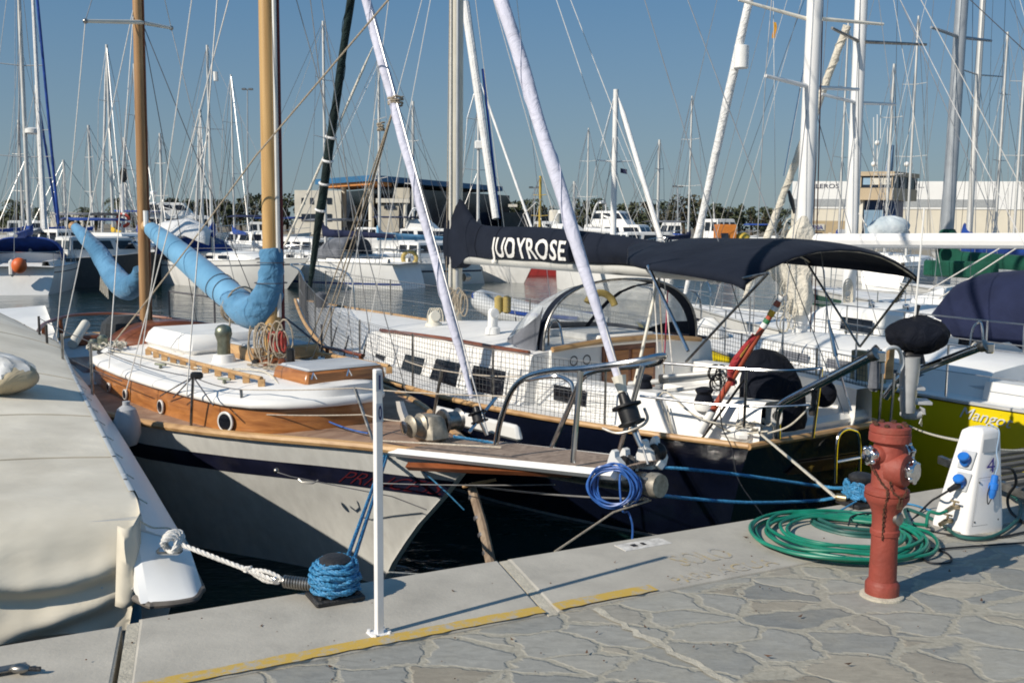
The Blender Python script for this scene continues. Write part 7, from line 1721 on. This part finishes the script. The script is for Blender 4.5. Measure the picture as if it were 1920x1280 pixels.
def motorboat(label, p, hd_, L, beam, fb, hullm=WHITE, cabin=(.25, .7, 1.2), cabm=WHITE, fly=None, stripe=None, bimini=None, name='motorboat', winm=GLASSD, rails=True, mastm=None):
    fr = Fr((p.x, p.y), hd_); P = lambda t, l, z: fr.w(L * (t - .45), l, z)
    o = thing(name, label, 'motorboat', P(.45, 0, 0))
    h = lambda t: beam / 2 * interp({0: .92, .4: 1.0, .65: .9, .82: .6, .93: .28, 1: .01}, t); zs = lambda t: fb * (1 + .35 * t ** 2)
    ts = [0, .1, .25, .4, .55, .7, .82, .9, .96, 1]; vs = [0, .15, .4, .7, 1]
    hp_ = lambda t, v: (t - .12 * v * t ** 3, h(t) * (1 - (.08 + .4 * t ** 3) * v ** 1.4), zs(t) * (1 - v) - .2 * v)
    mb = MB()
    for sg in (1, -1): mb.grid([[P(q[0], sg * q[1], q[2]) for q in [hp_(t, v) for v in vs]] for t in ts])
    q = [hp_(0, v) for v in vs]; mb.add([P(*c) for c in q] + [P(a, -b_, c) for a, b_, c in reversed(q)], [tuple(range(10))]); mb.build('hull', hullm, o, smooth=45)
    MB().grid([[P(t, h(t) * k * .98, zs(t)) for k in (1, 0, -1)] for t in ts]).build('deck', ROOFW, o)
    if stripe:
        mb = MB()
        for sg in (1, -1): mb.grid([[P(q[0], sg * (q[1] + .015), q[2]) for q in [hp_(t, v) for v in (stripe[1], stripe[2])]] for t in ts])
        mb.build('hull_stripe', stripe[0], o)
    def house(t0, t1, z0, hgt, w_, nm, m, par, rake=.06, wins=True):
        H = beam / 2 * w_; zz = z0
        a = [P(t0, H, zz), P(t1, H * .85, zz), P(t1, -H * .85, zz), P(t0, -H, zz)]; b_ = [P(t0 + .01, H * .9, zz + hgt), P(t1 - rake, H * .72, zz + hgt), P(t1 - rake, -H * .72, zz + hgt), P(t0 + .01, -H * .9, zz + hgt)]
        c = MB().loft([a, b_, [p.lerp((b_[0] + b_[2]) / 2, .12) + V((0, 0, .06)) for p in b_]], True, False, True).build(nm, m, par, smooth=20)
        if wins:
            for i, j in ((0, 1), (1, 2), (2, 3), (3, 0)):
                n = 3 if i in (0, 2) else 2
                nrm = ((a[j] - a[i]).cross(b_[i] - a[i])).normalized() * .02; cen = sum(a, V((0, 0, 0))) / 4
                if nrm.dot((a[i] + a[j]) / 2 - cen) < 0: nrm = -nrm
                for k in range(n):
                    f0, f1_ = (k + .12) / n, (k + .88) / n
                    F = lambda f, v: a[i].lerp(a[j], f).lerp(b_[i].lerp(b_[j], f), v) + nrm
                    MB().add([F(f0, .42), F(f1_, .42), F(f1_, .86), F(f0, .86)], [(0, 1, 2, 3)]).build('window', winm, c, smooth=0)
        return c
    z0 = zs(.4) - .05
    c = house(cabin[0], cabin[1], z0, cabin[2], .78, 'cabin', cabm, o)
    if fly: 
        house(cabin[0] + .06, cabin[1] - .16, z0 + cabin[2] + .05, fly, .6, 'flybridge', cabm, o, .08, fly > .8)
        MB().path(cat([P(cabin[0] + .05, beam * .3, z0 + cabin[2]), P(cabin[0] + .1, beam * .26, z0 + cabin[2] + fly + .8), P(cabin[0] + .1, -beam * .26, z0 + cabin[2] + fly + .8), P(cabin[0] + .05, -beam * .3, z0 + cabin[2])], 4), .06, 6).build('radar_arch', WHITE, o)
        MB().lathe(P(cabin[0] + .1, 0, z0 + cabin[2] + fly + .82), [(0, .28), (.2, .28), (.26, .15)], 14).build('radar_dome', WHITE, o)
    if bimini: MB().grid([[P(t, beam * .42 * k, zs(.3) + 2.0 + .12 * (1 - k * k)) for k in (1, .5, 0, -.5, -1)] for t in (.02, .2, .38)]).build('bimini', bimini, o, solid=.03)
    if rails: MB().path(cat([P(.6, h(.6), zs(.6) + .5), P(.8, h(.8), zs(.8) + .55), P(.98, 0, zs(1) + .55), P(.8, -h(.8), zs(.8) + .55), P(.6, -h(.6), zs(.6) + .5)], 4), .03, 5).build('bow_rail', STEEL, o)
    if mastm: MB().path([P(.35, 0, z0 + cabin[2]), P(.33, 0, z0 + cabin[2] + mastm)], .06, 6).build('signal_mast', ALUW, o)
    return o
motorboat('white motor cruiser with flybridge behind the slim white mast', at(1160, 425, 95), (.85, -.5), 12, 4, 1.6, cabin=(.2, .72, 1.5), fly=1.2, mastm=2)
motorboat('long blue and white workboat at the far quay', at(1085, 430, 110), (.98, .1), 12, 3.6, 1.7, stripe=(RBLUE, .12, .55), cabin=(.05, .3, 1.7))
motorboat('white cabin cruiser with raked windscreen in mid basin', at(1205, 440, 78), (-.92, -.38), 8.5, 3, 1.3, cabin=(.2, .72, 1.2), bimini=GREYC)
motorboat('maroon banded fishing boat with white wheelhouse', at(1290, 432, 105), (-.98, .15), 12.5, 3.8, 1.4, mat('maroon_hull_paint', (.22, .035, .03), .5), stripe=(WHITE, .0, .14), cabin=(.5, .72, 2.0), mastm=3, name='fishing_boat')
motorboat('white pilothouse boat with blue superstructure at the quay', at(1352, 428, 118), (.9, .4), 10, 3.6, 1.6, cabin=(.3, .62, 2.3), stripe=(RBLUE, .1, .5), mastm=2)
motorboat('low white speedboat near the right furled sail', at(1420, 432, 100), (-.95, .2), 7.5, 2.7, 1.1, cabin=(.25, .7, .9))
motorboat('red hulled boat with white deck under the navy boom', at(1020, 505, 62), (-.97, .22), 8, 2.8, .8, mat('red_hull_paint', (.30, .03, .03), .4), stripe=(WHITE, .0, .36), cabin=(.25, .6, .8))
motorboat('teal grey hulled boat left of the red hull', at(962, 500, 66), (.3, -.95), 8, 2.9, 1.6, mat('teal_grey_hull_paint', (.20, .26, .27), .5), cabin=(.3, .66, 1.0))
motorboat('white motorboat under a navy cover before the dark building', at(800, 440, 84), (.96, -.2), 10, 3.4, 1.5, cabin=(.25, .7, 1.1), fly=.7, bimini=VIOC)
motorboat('white open boat with navy cover left of the black furled sail', at(540, 468, 62), (.97, -.2), 8, 2.8, 1.3, cabin=(.35, .7, .8), bimini=VIOC)
motorboat('white flybridge boat with blue awning behind the tent boat', at(330, 428, 86), (.96, .2), 11.5, 3.9, 1.8, cabin=(.2, .75, 1.7), fly=1.0, bimini=RBLUE)
motorboat('white cuddy boat right of the far left sailboat', at(108, 445, 66), (-.9, .4), 7.5, 2.7, 1.3, cabin=(.3, .7, 1.1))
motorboat('grey covered motorboat beside the blue mizzen boom', at(215, 470, 56), (.85, -.5), 9, 3.1, 1.3, OFFW, cabin=(.25, .7, 1.0), bimini=GREYC)
motorboat('dark hulled motorboat in shade beside the far left sailboat', at(170, 500, 47), (.75, .66), 8.5, 3.0, 1.3, mat('dark_grey_hull_paint', (.06, .065, .07), .5), cabin=(.3, .7, .9), cabm=OFFW)
motorboat('white dayboat between the tent boat and golden mast', at(478, 455, 74), (-.96, .25), 8.5, 2.9, 1.3, cabin=(.3, .7, 1.0), bimini=RBLUE)
motorboat('small white boat by the right end of the tree line', at(1460, 436, 92), (.9, -.4), 7, 2.5, 1.2, cabin=(.3, .7, 1.0), bimini=RBLUE)
motorboat('white boat with cabin showing beyond the golden mast', at(505, 430, 120), (.98, .1), 9, 3, 1.5, cabin=(.2, .6, 1.6))
motorboat('white launch lying before the stepped beige wall', at(690, 434, 112), (-.98, .1), 8.5, 3, 1.4, cabin=(.3, .65, 1.2))
motorboat('pale motorboat beneath the palms at far left', at(60, 432, 110), (.97, .2), 9, 3, 1.5, cabin=(.2, .65, 1.5))
motorboat('white boat with blue awning right of the palms', at(285, 440, 98), (-.9, .4), 8, 2.9, 1.4, cabin=(.25, .65, 1.3), bimini=RBLUE)
motorboat('grey and white runabout near the blue mizzen boom', at(250, 505, 52), (.8, .6), 7.5, 2.7, 1.0, cabin=(.3, .7, .8), bimini=RBLUE)
motorboat('white cabin boat right of the golden mast by the black sail', at(585, 470, 56), (-.8, .6), 8, 2.8, 1.1, cabin=(.3, .7, 1.0), bimini=GREYC)
motorboat('white boat with blue stripe right of the light blue boom cover', at(800, 480, 54), (.8, .6), 8, 2.8, 1.1, stripe=(RBLUE, .2, .4), cabin=(.3, .7, .9))
motorboat('white open launch behind the lettered boom', at(1120, 480, 60), (-.8, .6), 8, 2.8, 1.1, cabin=(.3, .7, .9))
motorboat('white cruiser with tinted windows behind the second lilac sail', at(1075, 455, 70), (.95, .3), 9, 3.1, 1.2, cabin=(.25, .7, 1.2), fly=.6)
# grey inflatable with blue band
ib = at(905, 560, 29); fr = Fr((ib.x, ib.y), (-.90, .40)); rb = thing('inflatable_dinghy', 'grey inflatable dinghy with blue band behind the navy mast', 'dinghy', fr.w(-1.4, 0, .2))
U = [fr.w(-3.6, .68, .30), fr.w(-2, .72, .36), fr.w(-.9, .68, .50), fr.w(-.2, .42, .72), fr.w(.05, 0, .82), fr.w(-.2, -.42, .72), fr.w(-.9, -.68, .50), fr.w(-2, -.72, .36), fr.w(-3.6, -.68, .30)]
Cc = cat(U, 6); MB().path(Cc, [.10 + .16 * min(1, i / 5, (len(Cc) - 1 - i) / 5) for i in range(len(Cc))], 16).build('buoyancy_tube', mat('pale_grey_hypalon', (.50, .52, .53), .6, var=.08), rb)
MB().path([p + V((0, 0, .12)) + (p - fr.w(-1.6, 0, p.z)).normalized() * .19 for p in Cc[2:-2]], .075, 8).build('blue_band', RBLUE, rb)
MB().grid([[fr.w(s, .6 * k * w_, z - .15 * (1 - abs(k))) for k in (1, .5, 0, -.5, -1)] for s, w_, z in ((-3.5, 1, .2), (-2, 1, .22), (-.8, .9, .4), (-.1, .3, .65))]).build('hull_bottom', RUBBER, rb)
for px in (935, 950): MB().lathe(at(px, 588, 15.5), [(0, .02), (.03, .065), (.25, .07), (.28, .02)], 12).build('yellow_fender', mat('dull_yellow_foam', (.45, .34, .11), .7), base=at(px, 588, 15.5), label={935: 'left yellow fender on the far rail of the navy boat', 950: 'right yellow fender on the far rail of the navy boat'}[px], cat_='fender', group='yellow fenders on the navy boat rail')

# ------------------------------------------------------------------ far shore, buildings, trees
FQ = mat('far_quay_concrete', (.34, .32, .28), .9, var=.15, scale=.3); EARTH = mat('dry_ground', (.22, .19, .14), .95, var=.25, scale=.1)
mb = MB().add([(-900, 152, 1.3), (900, 152, 1.3), (900, 2500, 1.3), (-900, 2500, 1.3)], [(0, 1, 2, 3)]); structure('far_ground', mb, EARTH, smooth=0)
structure('far_quay', MB().box(V((0, 151.5, .3)), 1800, 1.2, 2.06), FQ, smooth=0)
structure('right_quay', MB().box(V((62, 118, .2)), 80, 60, 2.0), FQ, smooth=0)
WALLW = mat('white_building_render', (.66, .63, .55), .85, var=.08, scale=.4); BEIGE = mat('beige_building_render', (.50, .46, .38), .85, var=.1, scale=.5)
BLUER = mat('blue_roof_fascia', (.03, .13, .27), .5, var=.1, scale=.4); NAVYW = mat('dark_glass_wall', (.02, .028, .045), .15, var=.3, scale=.3); ORNG = mat('orange_soffit', (.55, .23, .07), .7)
def slab(pts, z0, z1, nm, m, par): # prism over a plan polygon
    return MB().loft([[V((p[0], p[1], z0)) for p in pts], [V((p[0], p[1], z1)) for p in pts]], True, True, True).build(nm, m, par, smooth=0)
zz = lambda y, d: at(960, y, d).z
def xp(x, d): p = at(x, 425, d); return (p.x, p.y)
hb1 = thing('harbour_building', 'harbour building with white block, dark glass hall and projecting blue roof', 'building', at(735, 430, 175))
zr = 1.3
wb_ = slab([xp(553, 178), xp(640, 178), xp(640, 192), xp(553, 192)], zr, at(600, 357, 178).z, 'white_block', WALLW, hb1)
def wall_win(x0, x1, y0, y1, d, m=NAVYW, par=None, nm='window'):
    a, b_, c, e = at(x0, y1, d), at(x1, y1, d), at(x1, y0, d), at(x0, y0, d)
    return MB().add([a, b_, c, e], [(0, 1, 2, 3)]).build(nm, m, par or hb1, smooth=0)
for x0, x1, y0, y1 in ((565, 571, 371, 383), (581, 588, 371, 383), (613, 622, 371, 383), (565, 595, 401, 415), (612, 622, 401, 415)): wall_win(x0, x1, y0, y1, 177.9, NAVYW, wb_)
gh = slab([xp(735, 176), xp(955, 215), xp(800, 235), xp(640, 200)], zr, at(735, 352, 176).z, 'glass_hall', NAVYW, hb1)
for k in range(9):
    x = 745 + 22 * k; d = 176 + (215 - 176) * (k + .5) / 10 - .4; MB().path([at(x, 428, d), at(x, 358, d)], .10, 4).build('mullion', GREYW, gh)
zt1, zt2 = at(700, 339, 168).z, at(700, 328, 168).z
slab([xp(592, 186), xp(700, 168), xp(942, 212), xp(820, 240)], zt1, zt2, 'blue_roof', BLUER, hb1)
slab([xp(600, 186), xp(700, 169), xp(735, 175), xp(660, 196)], zt1 - .6, zt1 - .02, 'roof_soffit', ORNG, hb1)
for x, d in ((696, 172), (645, 181), (664, 186)): MB().path([at(x, 426, d), at(x, 345 if x != 664 else 386, d)], .45, 10).build('column', WALLW, hb1)
st1 = slab([xp(713, 166), xp(748, 166), xp(748, 173), xp(713, 173)], zr, at(730, 384, 166).z, 'entrance_block', BEIGE, hb1)
slab([xp(705, 165.5), xp(768, 165.5), xp(768, 173), xp(705, 173)], at(730, 380, 165).z, at(730, 372, 165).z, 'entrance_canopy', WALLW, hb1)
slab([xp(740, 168), xp(768, 168), xp(768, 173), xp(740, 173)], at(730, 372, 168).z + .02, at(730, 352, 168).z, 'stepped_wall', BEIGE, hb1)
wall_win(720, 742, 386, 392, 165.8, NAVYW, st1); MB().path([at(760, 426, 166), at(760, 380, 166)], .3, 8).build('column', WALLW, hb1)
lowb = slab([xp(940, 205), xp(1060, 215), xp(1060, 230), xp(940, 225)], zr, at(1000, 398, 205).z, 'low_wing', mat('dark_grey_wall', (.06, .065, .065), .8, var=.2, scale=.5), hb1)
wall_win(953, 970, 383, 388, 204.6, WALLW, lowb, 'sign_panel')
si = thing('white_silo', 'white cylindrical silo behind the lilac furled sail', 'silo', at(1042, 425, 120))
MB().lathe(V((at(1042, 425, 120).x, 120, 1.2)), [(0, .82), (.1, .82), (3.6, .82), (3.7, .7)], 24).build('tank', WALLW, si)
_p = at(1031, 390, 119.1); letters('ARAN', lambda u, v: _p + V((1.3 * u, -.02, .28 * v)), maxedge=9).build('faint_lettering', mat('faded_grey_paint', (.40, .41, .42), .8), si, smooth=0)
wh_ = thing('warehouse', 'long white warehouse with grey band behind the control tower', 'building', at(1700, 440, 140))
PAN = mat('white_cladding', (.82, .82, .80), .7, var=.03, scale=.3); PANL = mat('cream_wall_panels', (.68, .63, .52), .85, var=.06, scale=.25)
w0, w1_ = xp(1483, 140), xp(1990, 134)
wl0 = w0[0] * 176 / 140
slab([w0, w1_, (w1_[0] * 1.25, 175), (wl0, 175)], 1.2, at(1600, 392, 140).z, 'lower_wall', PANL, wh_)
slab([(w0[0] - .05, w0[1] - .1), (w1_[0] - .05, w1_[1] - .1), (w1_[0] * 1.25, 175), (wl0 - .05, 175)], at(1600, 392, 140).z + .01, at(1600, 341, 140).z, 'upper_cladding', PAN, wh_)
slab([(w0[0], w0[1] - .16), (w0[0] + 26, w0[1] - .16 - 26 * 6 / (w1_[0] - w0[0])), (w0[0] + 26, w0[1] + 2), (w0[0], w0[1] - .11)], at(1600, 388, 140).z, at(1600, 374, 140).z, 'grey_band', mat('grey_cladding_band', (.36, .38, .39), .7), wh_)
SGN = mat('dark_sign_letters', (.05, .055, .09), .6)
def sign(txt, x0, x1, y0, y1, d, m, par, nm='lettering', bold=.012, d2=None):
    d2 = d2 or d; a, b_ = at(x0, y1, d), at(x1, y1, d2); hgt = at(x0, y0, d).z - a.z
    return letters(txt, lambda u, v: a.lerp(b_, u) + V((0, 0, hgt * v)), maxedge=9, bold=bold).build(nm, m, par, smooth=0)
sign('ILLEROS', 1518, 1573, 345, 353, 139.45, SGN, wh_, d2=138.80); sign('L.', 1722, 1733, 345, 352, 137.05, SGN, wh_, d2=136.9)
for k in range(8):
    x = 1700 + 38 * k; d = 140 - 6 / 507 * (x - 1483) - .12; MB().path([at(x, 452, d), at(x, 393, d)], .04, 4).build('panel_joint', GREYW, wh_)
kio = thing('harbour_kiosk', 'tan harbour office with ONA sign in front of warehouse', 'building', at(1555, 445, 112))
slab([xp(1522, 112), xp(1590, 112), xp(1590, 119), xp(1522, 119)], 1.2, at(1550, 414, 112).z, 'walls', mat('tan_render', (.52, .40, .24), .85, var=.1, scale=.5), kio)
_s = wall_win(1512, 1546, 420, 432, 111.9, WALLW, kio, 'sign_board'); sign('ONA', 1517, 1543, 422, 430, 111.8, mat('blue_sign_letters', (.04, .06, .25), .6), _s)
wall_win(1524, 1542, 436, 450, 111.9, NAVYW, kio); wall_win(1553, 1559, 436, 456, 111.9, WALLW, kio, 'door'); MB().box(at(1577, 436, 111.6), .9, .5, .7).build('air_conditioner', GREYW, kio)
# control tower
D = 118; tw = thing('control_tower', 'tan and blue control tower with glazed cabin and blue fin', 'tower', at(1650, 445, D))
TAN = mat('tan_tower_panel', (.50, .40, .27), .8, var=.06, scale=.6); TBLUE = mat('blue_tower_panel', (.02, .055, .16), .5, var=.15, scale=.5); LBLUE = mat('light_blue_panel', (.28, .42, .55), .5, var=.08, scale=.5)
def P4(x0, x1, x2, d0, d1): # left, corner, right columns -> plan quad with the corner nearest
    a, b_, c = xp(x0, d0 + (d1 - d0) * .3), xp(x1, d0), xp(x2, d1); return [a, b_, c, (a[0] + c[0] - b_[0], a[1] + c[1] - b_[1])]
cabp = P4(1588, 1670, 1716, D - 3, D + 2)
slab(cabp, at(1650, 376, D).z, at(1650, 354, D).z, 'cabin_base', TAN, tw)
slab([(p[0], p[1]) for p in P4(1591, 1669, 1713, D - 2.8, D + 1.9)], at(1650, 354, D).z + .01, at(1650, 332, D).z - .01, 'cabin_glazing', NAVYW, tw)
slab(P4(1585, 1672, 1719, D - 3.2, D + 2.2), at(1650, 332, D).z, at(1650, 324, D).z, 'cabin_roof', TAN, tw)
def on_seg(a, b_, f, z, off=.06):
    n = V((b_[1] - a[1], a[0] - b_[0], 0)).normalized(); return V((a[0] + (b_[0] - a[0]) * f, a[1] + (b_[1] - a[1]) * f, z)) + n * off
gp = P4(1591, 1669, 1713, D - 2.8, D + 1.9); zg0, zg1 = at(1650, 353, D).z, at(1650, 333, D).z
for f0, f1_, m in ((.30, .48, LBLUE), (.50, .68, WALLW), (.70, .97, WALLW), (.03, .22, WALLW)):
    MB().add([on_seg(gp[0], gp[1], f0, zg0 + .3), on_seg(gp[0], gp[1], f1_, zg0 + .3), on_seg(gp[0], gp[1], f1_, zg1 - .15), on_seg(gp[0], gp[1], f0, zg1 - .15)], [(0, 1, 2, 3)]).build('window_blind', m, tw, smooth=0)
for f in (0, .25, .49, .69, 1): MB().path([on_seg(gp[0], gp[1], f, zg0, .1), on_seg(gp[0], gp[1], f, zg1, .1)], .07, 4).build('mullion', TAN, tw)
for f in (.33, .66, 1): MB().path([on_seg(gp[1], gp[2], f, zg0, .1), on_seg(gp[1], gp[2], f, zg1, .1)], .07, 4).build('mullion', GREYC, tw)
slab(P4(1616, 1678, 1692, D - 1.2, D + 1.5), 1.2, at(1650, 376, D).z - .02, 'tower_shaft', TBLUE, tw)
slab(P4(1600, 1616, 1626, D - 1.6, D + 2), 1.2, at(1650, 376, D).z - .02, 'side_fin', WALLW, tw)
wall_win(1620, 1656, 394, 470, D - 1.7, LBLUE, tw, 'light_panel')
fin = P4(1653, 1664, 1669, D, D + 1); z0_, z1_ = at(1650, 324, D).z + .01, at(1650, 271, D).z
MB().loft([[V((*p, z0_)) for p in fin], [V((*p, z1_)) for p in [tuple(V((*q, 0)).lerp(V((*fin[2], 0)), .55).xy) for q in fin]]], True, False, True).build('roof_fin', BLUER, tw, smooth=0)
for x, y0, y1, r in ((1645, 215, 324, .05), (1638, 220, 324, .04), (1651, 195, 260, .04), (1664, 230, 271, .04), (1700, 305, 328, .05)): MB().path([at(x, y1, D), at(x, y0, D)], r, 5).build('antenna', WHITE, tw)
for x, y in ((1645, 268), (1638, 308), (1700, 308)): MB().sph(at(x, y, D), .3, n=10, m=6).build('aerial_dome', WHITE, tw)
# low distant sheds
sh = thing('distant_shed', 'low white shed beyond the palms at far left', 'building', at(140, 418, 260)); slab([xp(95, 260), xp(190, 260), xp(190, 280), xp(95, 280)], 1.3, at(140, 398, 260).z, 'walls', WALLW, sh)
ob = thing('orange_container', 'orange container on the quay behind the bimini', 'container', at(1359, 445, 100))
MB().box(V((at(1359, 445, 100).x, 100, 2.2)), 1.9, 1.9, 2.2, bev=.05).build('body', mat('orange_paint', (.60, .20, .03), .6), ob); wall_win(1352, 1366, 437, 447, 98.9, NAVYW, ob)
yb2 = thing('yellow_buoy', 'yellow domed buoy on the quay right of orange container', 'buoy', at(1392, 445, 100)); MB().sph(V((at(1392, 445, 100).x, 100, 1.6)), .95, .95, .95, 16, 10).build('dome', mat('yellow_buoy_paint', (.60, .42, .06), .6), yb2)
# lamp posts
def lamp(px, ytop, d, lab):
    b_ = at(px, 430, d); o = thing('lamp_post', lab, 'lamp post', V((b_.x, d, 1.3))); t = at(px, ytop, d); MB().path([V((b_.x, d, 1.3)), t], [.16, .09], 8).build('pole', GREYM, o)
    for sx in (-1, 1): MB().box(t + V((sx * .55, 0, .05)), .7, .5, .28, bev=.05).build('lamp_head', DSTEEL, o)
    MB().path([t + V((-.8, 0, 0)), t + V((.8, 0, 0))], .06, 6).build('crossarm', DSTEEL, o)
lamp(464, 168, 165, 'tall lamp post with two heads left of the golden mast')
lamp(1002, 352, 165, 'short lamp post above the trees behind the sail cover'); lamp(1271, 350, 165, 'short lamp post above the trees right of slim white mast')
# lantern pole with life ring on a pontoon
structure('pontoon', MB().box(at(240, 470, 58) * V((1, 1, 0)) + V((0, 0, .3)) if False else V((at(240, 470, 58).x, 58, .30)), 30, 2.2, .5), GREYWOOD, smooth=0)
lp = V((at(232, 450, 58).x, 58, .55)); lo = thing('lantern_pole', 'white pole topped by a dark lantern near the red life ring', 'lamp post', lp)
MB().path([lp, at(229, 345, 58)], .09, 8).build('pole', ALUW, lo); MB().lathe(at(232, 342, 58), [(0, .08), (.2, .20), (.3, .20), (.6, .08), (.7, .03)], 14).build('lantern', RUBBER, lo)
MB().path([at(228, 342, 58) + V((0, 0, .0)), at(226, 325, 58), at(229, 315, 58), at(235, 318, 58), at(236, 330, 58)], .06, 6).build('lantern_bracket', RUBBER, lo)
rc = at(231, 413, 57.6); lr = thing('life_ring', 'red and white life ring hanging on the lantern pole', 'life ring', rc)
for k in range(4):
    MB().path([rc + V((.33 * math.cos(a), 0, .33 * math.sin(a))) for a in [PI / 2 * k + PI / 2 * .78 * j / 6 for j in range(7)]], .10, 8).build('red_segment', mat('life_ring_red', (.50, .06, .03), .6), lr)
    MB().path([rc + V((.33 * math.cos(a), 0, .33 * math.sin(a))) for a in [PI / 2 * k + PI / 2 * (.78 + .22 * j / 3) for j in range(4)]], .102, 8).build('white_band', WHITE, lr)
# trees
def leafm(nm, a, c):
    if nm in MATS: return MATS[nm]
    m, n, l, b = nt_new(nm); tc = n.new('ShaderNodeTexCoord'); z = n.new('ShaderNodeTexNoise'); z.inputs['Scale'].default_value = .9; z.inputs['Detail'].default_value = 4; l.new(tc.outputs['Object'], z.inputs['Vector'])
    r = n.new('ShaderNodeValToRGB'); r.color_ramp.elements[0].position = .35; r.color_ramp.elements[0].color = (*a, 1); r.color_ramp.elements[1].position = .7; r.color_ramp.elements[1].color = (*c, 1)
    l.new(z.outputs['Fac'], r.inputs['Fac']); l.new(r.outputs['Color'], b.inputs['Base Color']); b.inputs['Roughness'].default_value = .8; MATS[nm] = m; return m
LEAF = [leafm('dark_olive_foliage', (.022, .030, .014), (.075, .085, .035)), leafm('dull_green_foliage', (.028, .040, .018), (.09, .10, .045)), leafm('brown_green_foliage', (.045, .040, .02), (.11, .095, .05))]
BARK = mat('tree_bark', (.10, .075, .05), .9, var=.3, scale=2)
def tree(px, ytop, d, w_, lab, seed, ybase=428, sparse=False):
    rn = random.Random(seed); b_ = V((at(px, ybase, d).x, d, 1.3)); zt = at(px, ytop, d).z; Hh = zt - 1.3
    o = thing('tree', lab, 'tree', b_, 'trees along the far shore')
    mb = MB().path([b_, b_ + V((rn.uniform(-.3, .3), 0, Hh * .45)), b_ + V((rn.uniform(-.6, .6), 0, Hh * .8))], [.35, .25, .10], 6)
    for k in range(4):
        a = rn.uniform(0, 6.3); mb.path([b_ + V((0, 0, Hh * .35)), b_ + V((math.cos(a) * w_ * .3, math.sin(a) * w_ * .3, Hh * rn.uniform(.6, .8)))], [.16, .05], 5)
    mb.build('trunk', BARK, o)
    mb = MB(); cl = [(V((rn.gauss(0, .36) * w_, rn.gauss(0, .3) * w_, Hh * rn.uniform(.22, .93))), rn.uniform(.5, 1.0)) for _ in range(16)]
    for c, r in cl:
        r *= w_ * .26; 
        for _ in range(46 if not sparse else 16):
            v = V((rn.gauss(0, 1), rn.gauss(0, 1), rn.gauss(0, .8))); v = v.normalized() * r * rn.uniform(.5, 1.1); p = b_ + c + v
            if p.z > zt: p.z = zt - rn.random() * .5
            if p.z < 1.4: p.z = 1.4 + rn.random()
            s = rn.uniform(.22, .5); u = V((rn.gauss(0, 1), rn.gauss(0, 1), rn.gauss(0, 1))).normalized(); w2 = u.orthogonal().normalized()
            mb.add([p + u * s, p + w2 * s * .6, p - u * s, p - w2 * s * .6], [(0, 1, 2, 3)])
    mb.build('crown', LEAF[seed % 3], o, smooth=0)
tl = [(300, 392, 'left end of the tree line behind the tent boat'), (322, 384, ''), (345, 376, ''), (362, 378, ''), (385, 372, ''), (408, 376, ''), (430, 380, ''), (452, 374, ''), (478, 372, ''), (520, 368, ''), (538, 376, ''),
      (965, 378, ''), (985, 374, ''), (1008, 384, ''), (1085, 384, ''), (1105, 376, ''), (1128, 382, ''), (1150, 385, ''), (1182, 378, ''), (1205, 380, ''), (1228, 384, ''), (1252, 376, ''), (1282, 370, ''), (1305, 372, ''), (1330, 384, ''), (1355, 386, ''), (1385, 384, ''), (1410, 388, ''), (1435, 392, ''), (1462, 396, ''), (20, 400, ''), (180, 402, ''), (130, 404, ''), (250, 400, ''), (275, 398, '')]
for i, (px, yt, _) in enumerate(tl):
    near = 'left of the harbour building' if px < 545 else 'right of the harbour building'
    if px < 290: near = 'beyond the boats at far left'
    tree(px, yt - (i * 13 % 7) + 1, 215 + (i * 37 % 30), (4.2 + (i * 7 % 5) * .5) if px > 290 else 3.0, 'dark bushy tree in the shore tree line ' + near, 100 + i)
PALM = leafm('palm_foliage', (.03, .04, .015), (.10, .11, .05))
def palm(px, ytop, d, w_, lab, seed):
    rn = random.Random(seed); b_ = V((at(px, 430, d).x, d, 1.3)); t = at(px, ytop, d); o = thing('palm_tree', lab, 'palm tree', b_, 'palms on the far shore')
    MB().path([b_, b_.lerp(t, .5) + V((.2, 0, 0)), t], [.35, .28, .26], 8).build('trunk', BARK, o)
    mb = MB()
    for k in range(34):
        a = rn.uniform(0, 6.3); el = rn.uniform(-.7, 1.1); L = w_ * rn.uniform(.8, 1.1); prev = None; rows = []
        for i in range(7):
            f = i / 6; p = t + V((math.cos(a) * math.cos(el) * L * f, math.sin(a) * math.cos(el) * L * f, math.sin(el) * L * f - .75 * L * f * f)); n_ = V((-math.sin(a), math.cos(a), 0)); wv = .30 * math.sin(PI * min(1, f * .9 + .1)); rows.append((p, n_, wv))
        for i in range(6):
            p, n_, wv = rows[i]; q = rows[i + 1][0]
            for sg in (1, -1):
                m_2 = p.lerp(q, .3) + n_ * sg * .9 * (wv + .12) * 1.6 - V((0, 0, .25)); mb.add([p, p.lerp(q, .55), m_2], [(0, 1, 2)])
        mb.path([r_[0] for r_ in rows], .03, 3)
    mb.build('fronds', PALM, o, smooth=0)
palm(31, 384, 150 + 10, 3.4, 'tall palm right of the far left mast', 1); palm(72, 396, 175, 2.4, 'short palm between the two left masts', 2)
palm(219, 378, 175, 3.0, 'tall palm behind the red life ring', 3); palm(158, 394, 180, 2.4, 'short palm above the blue mizzen boom end', 4)
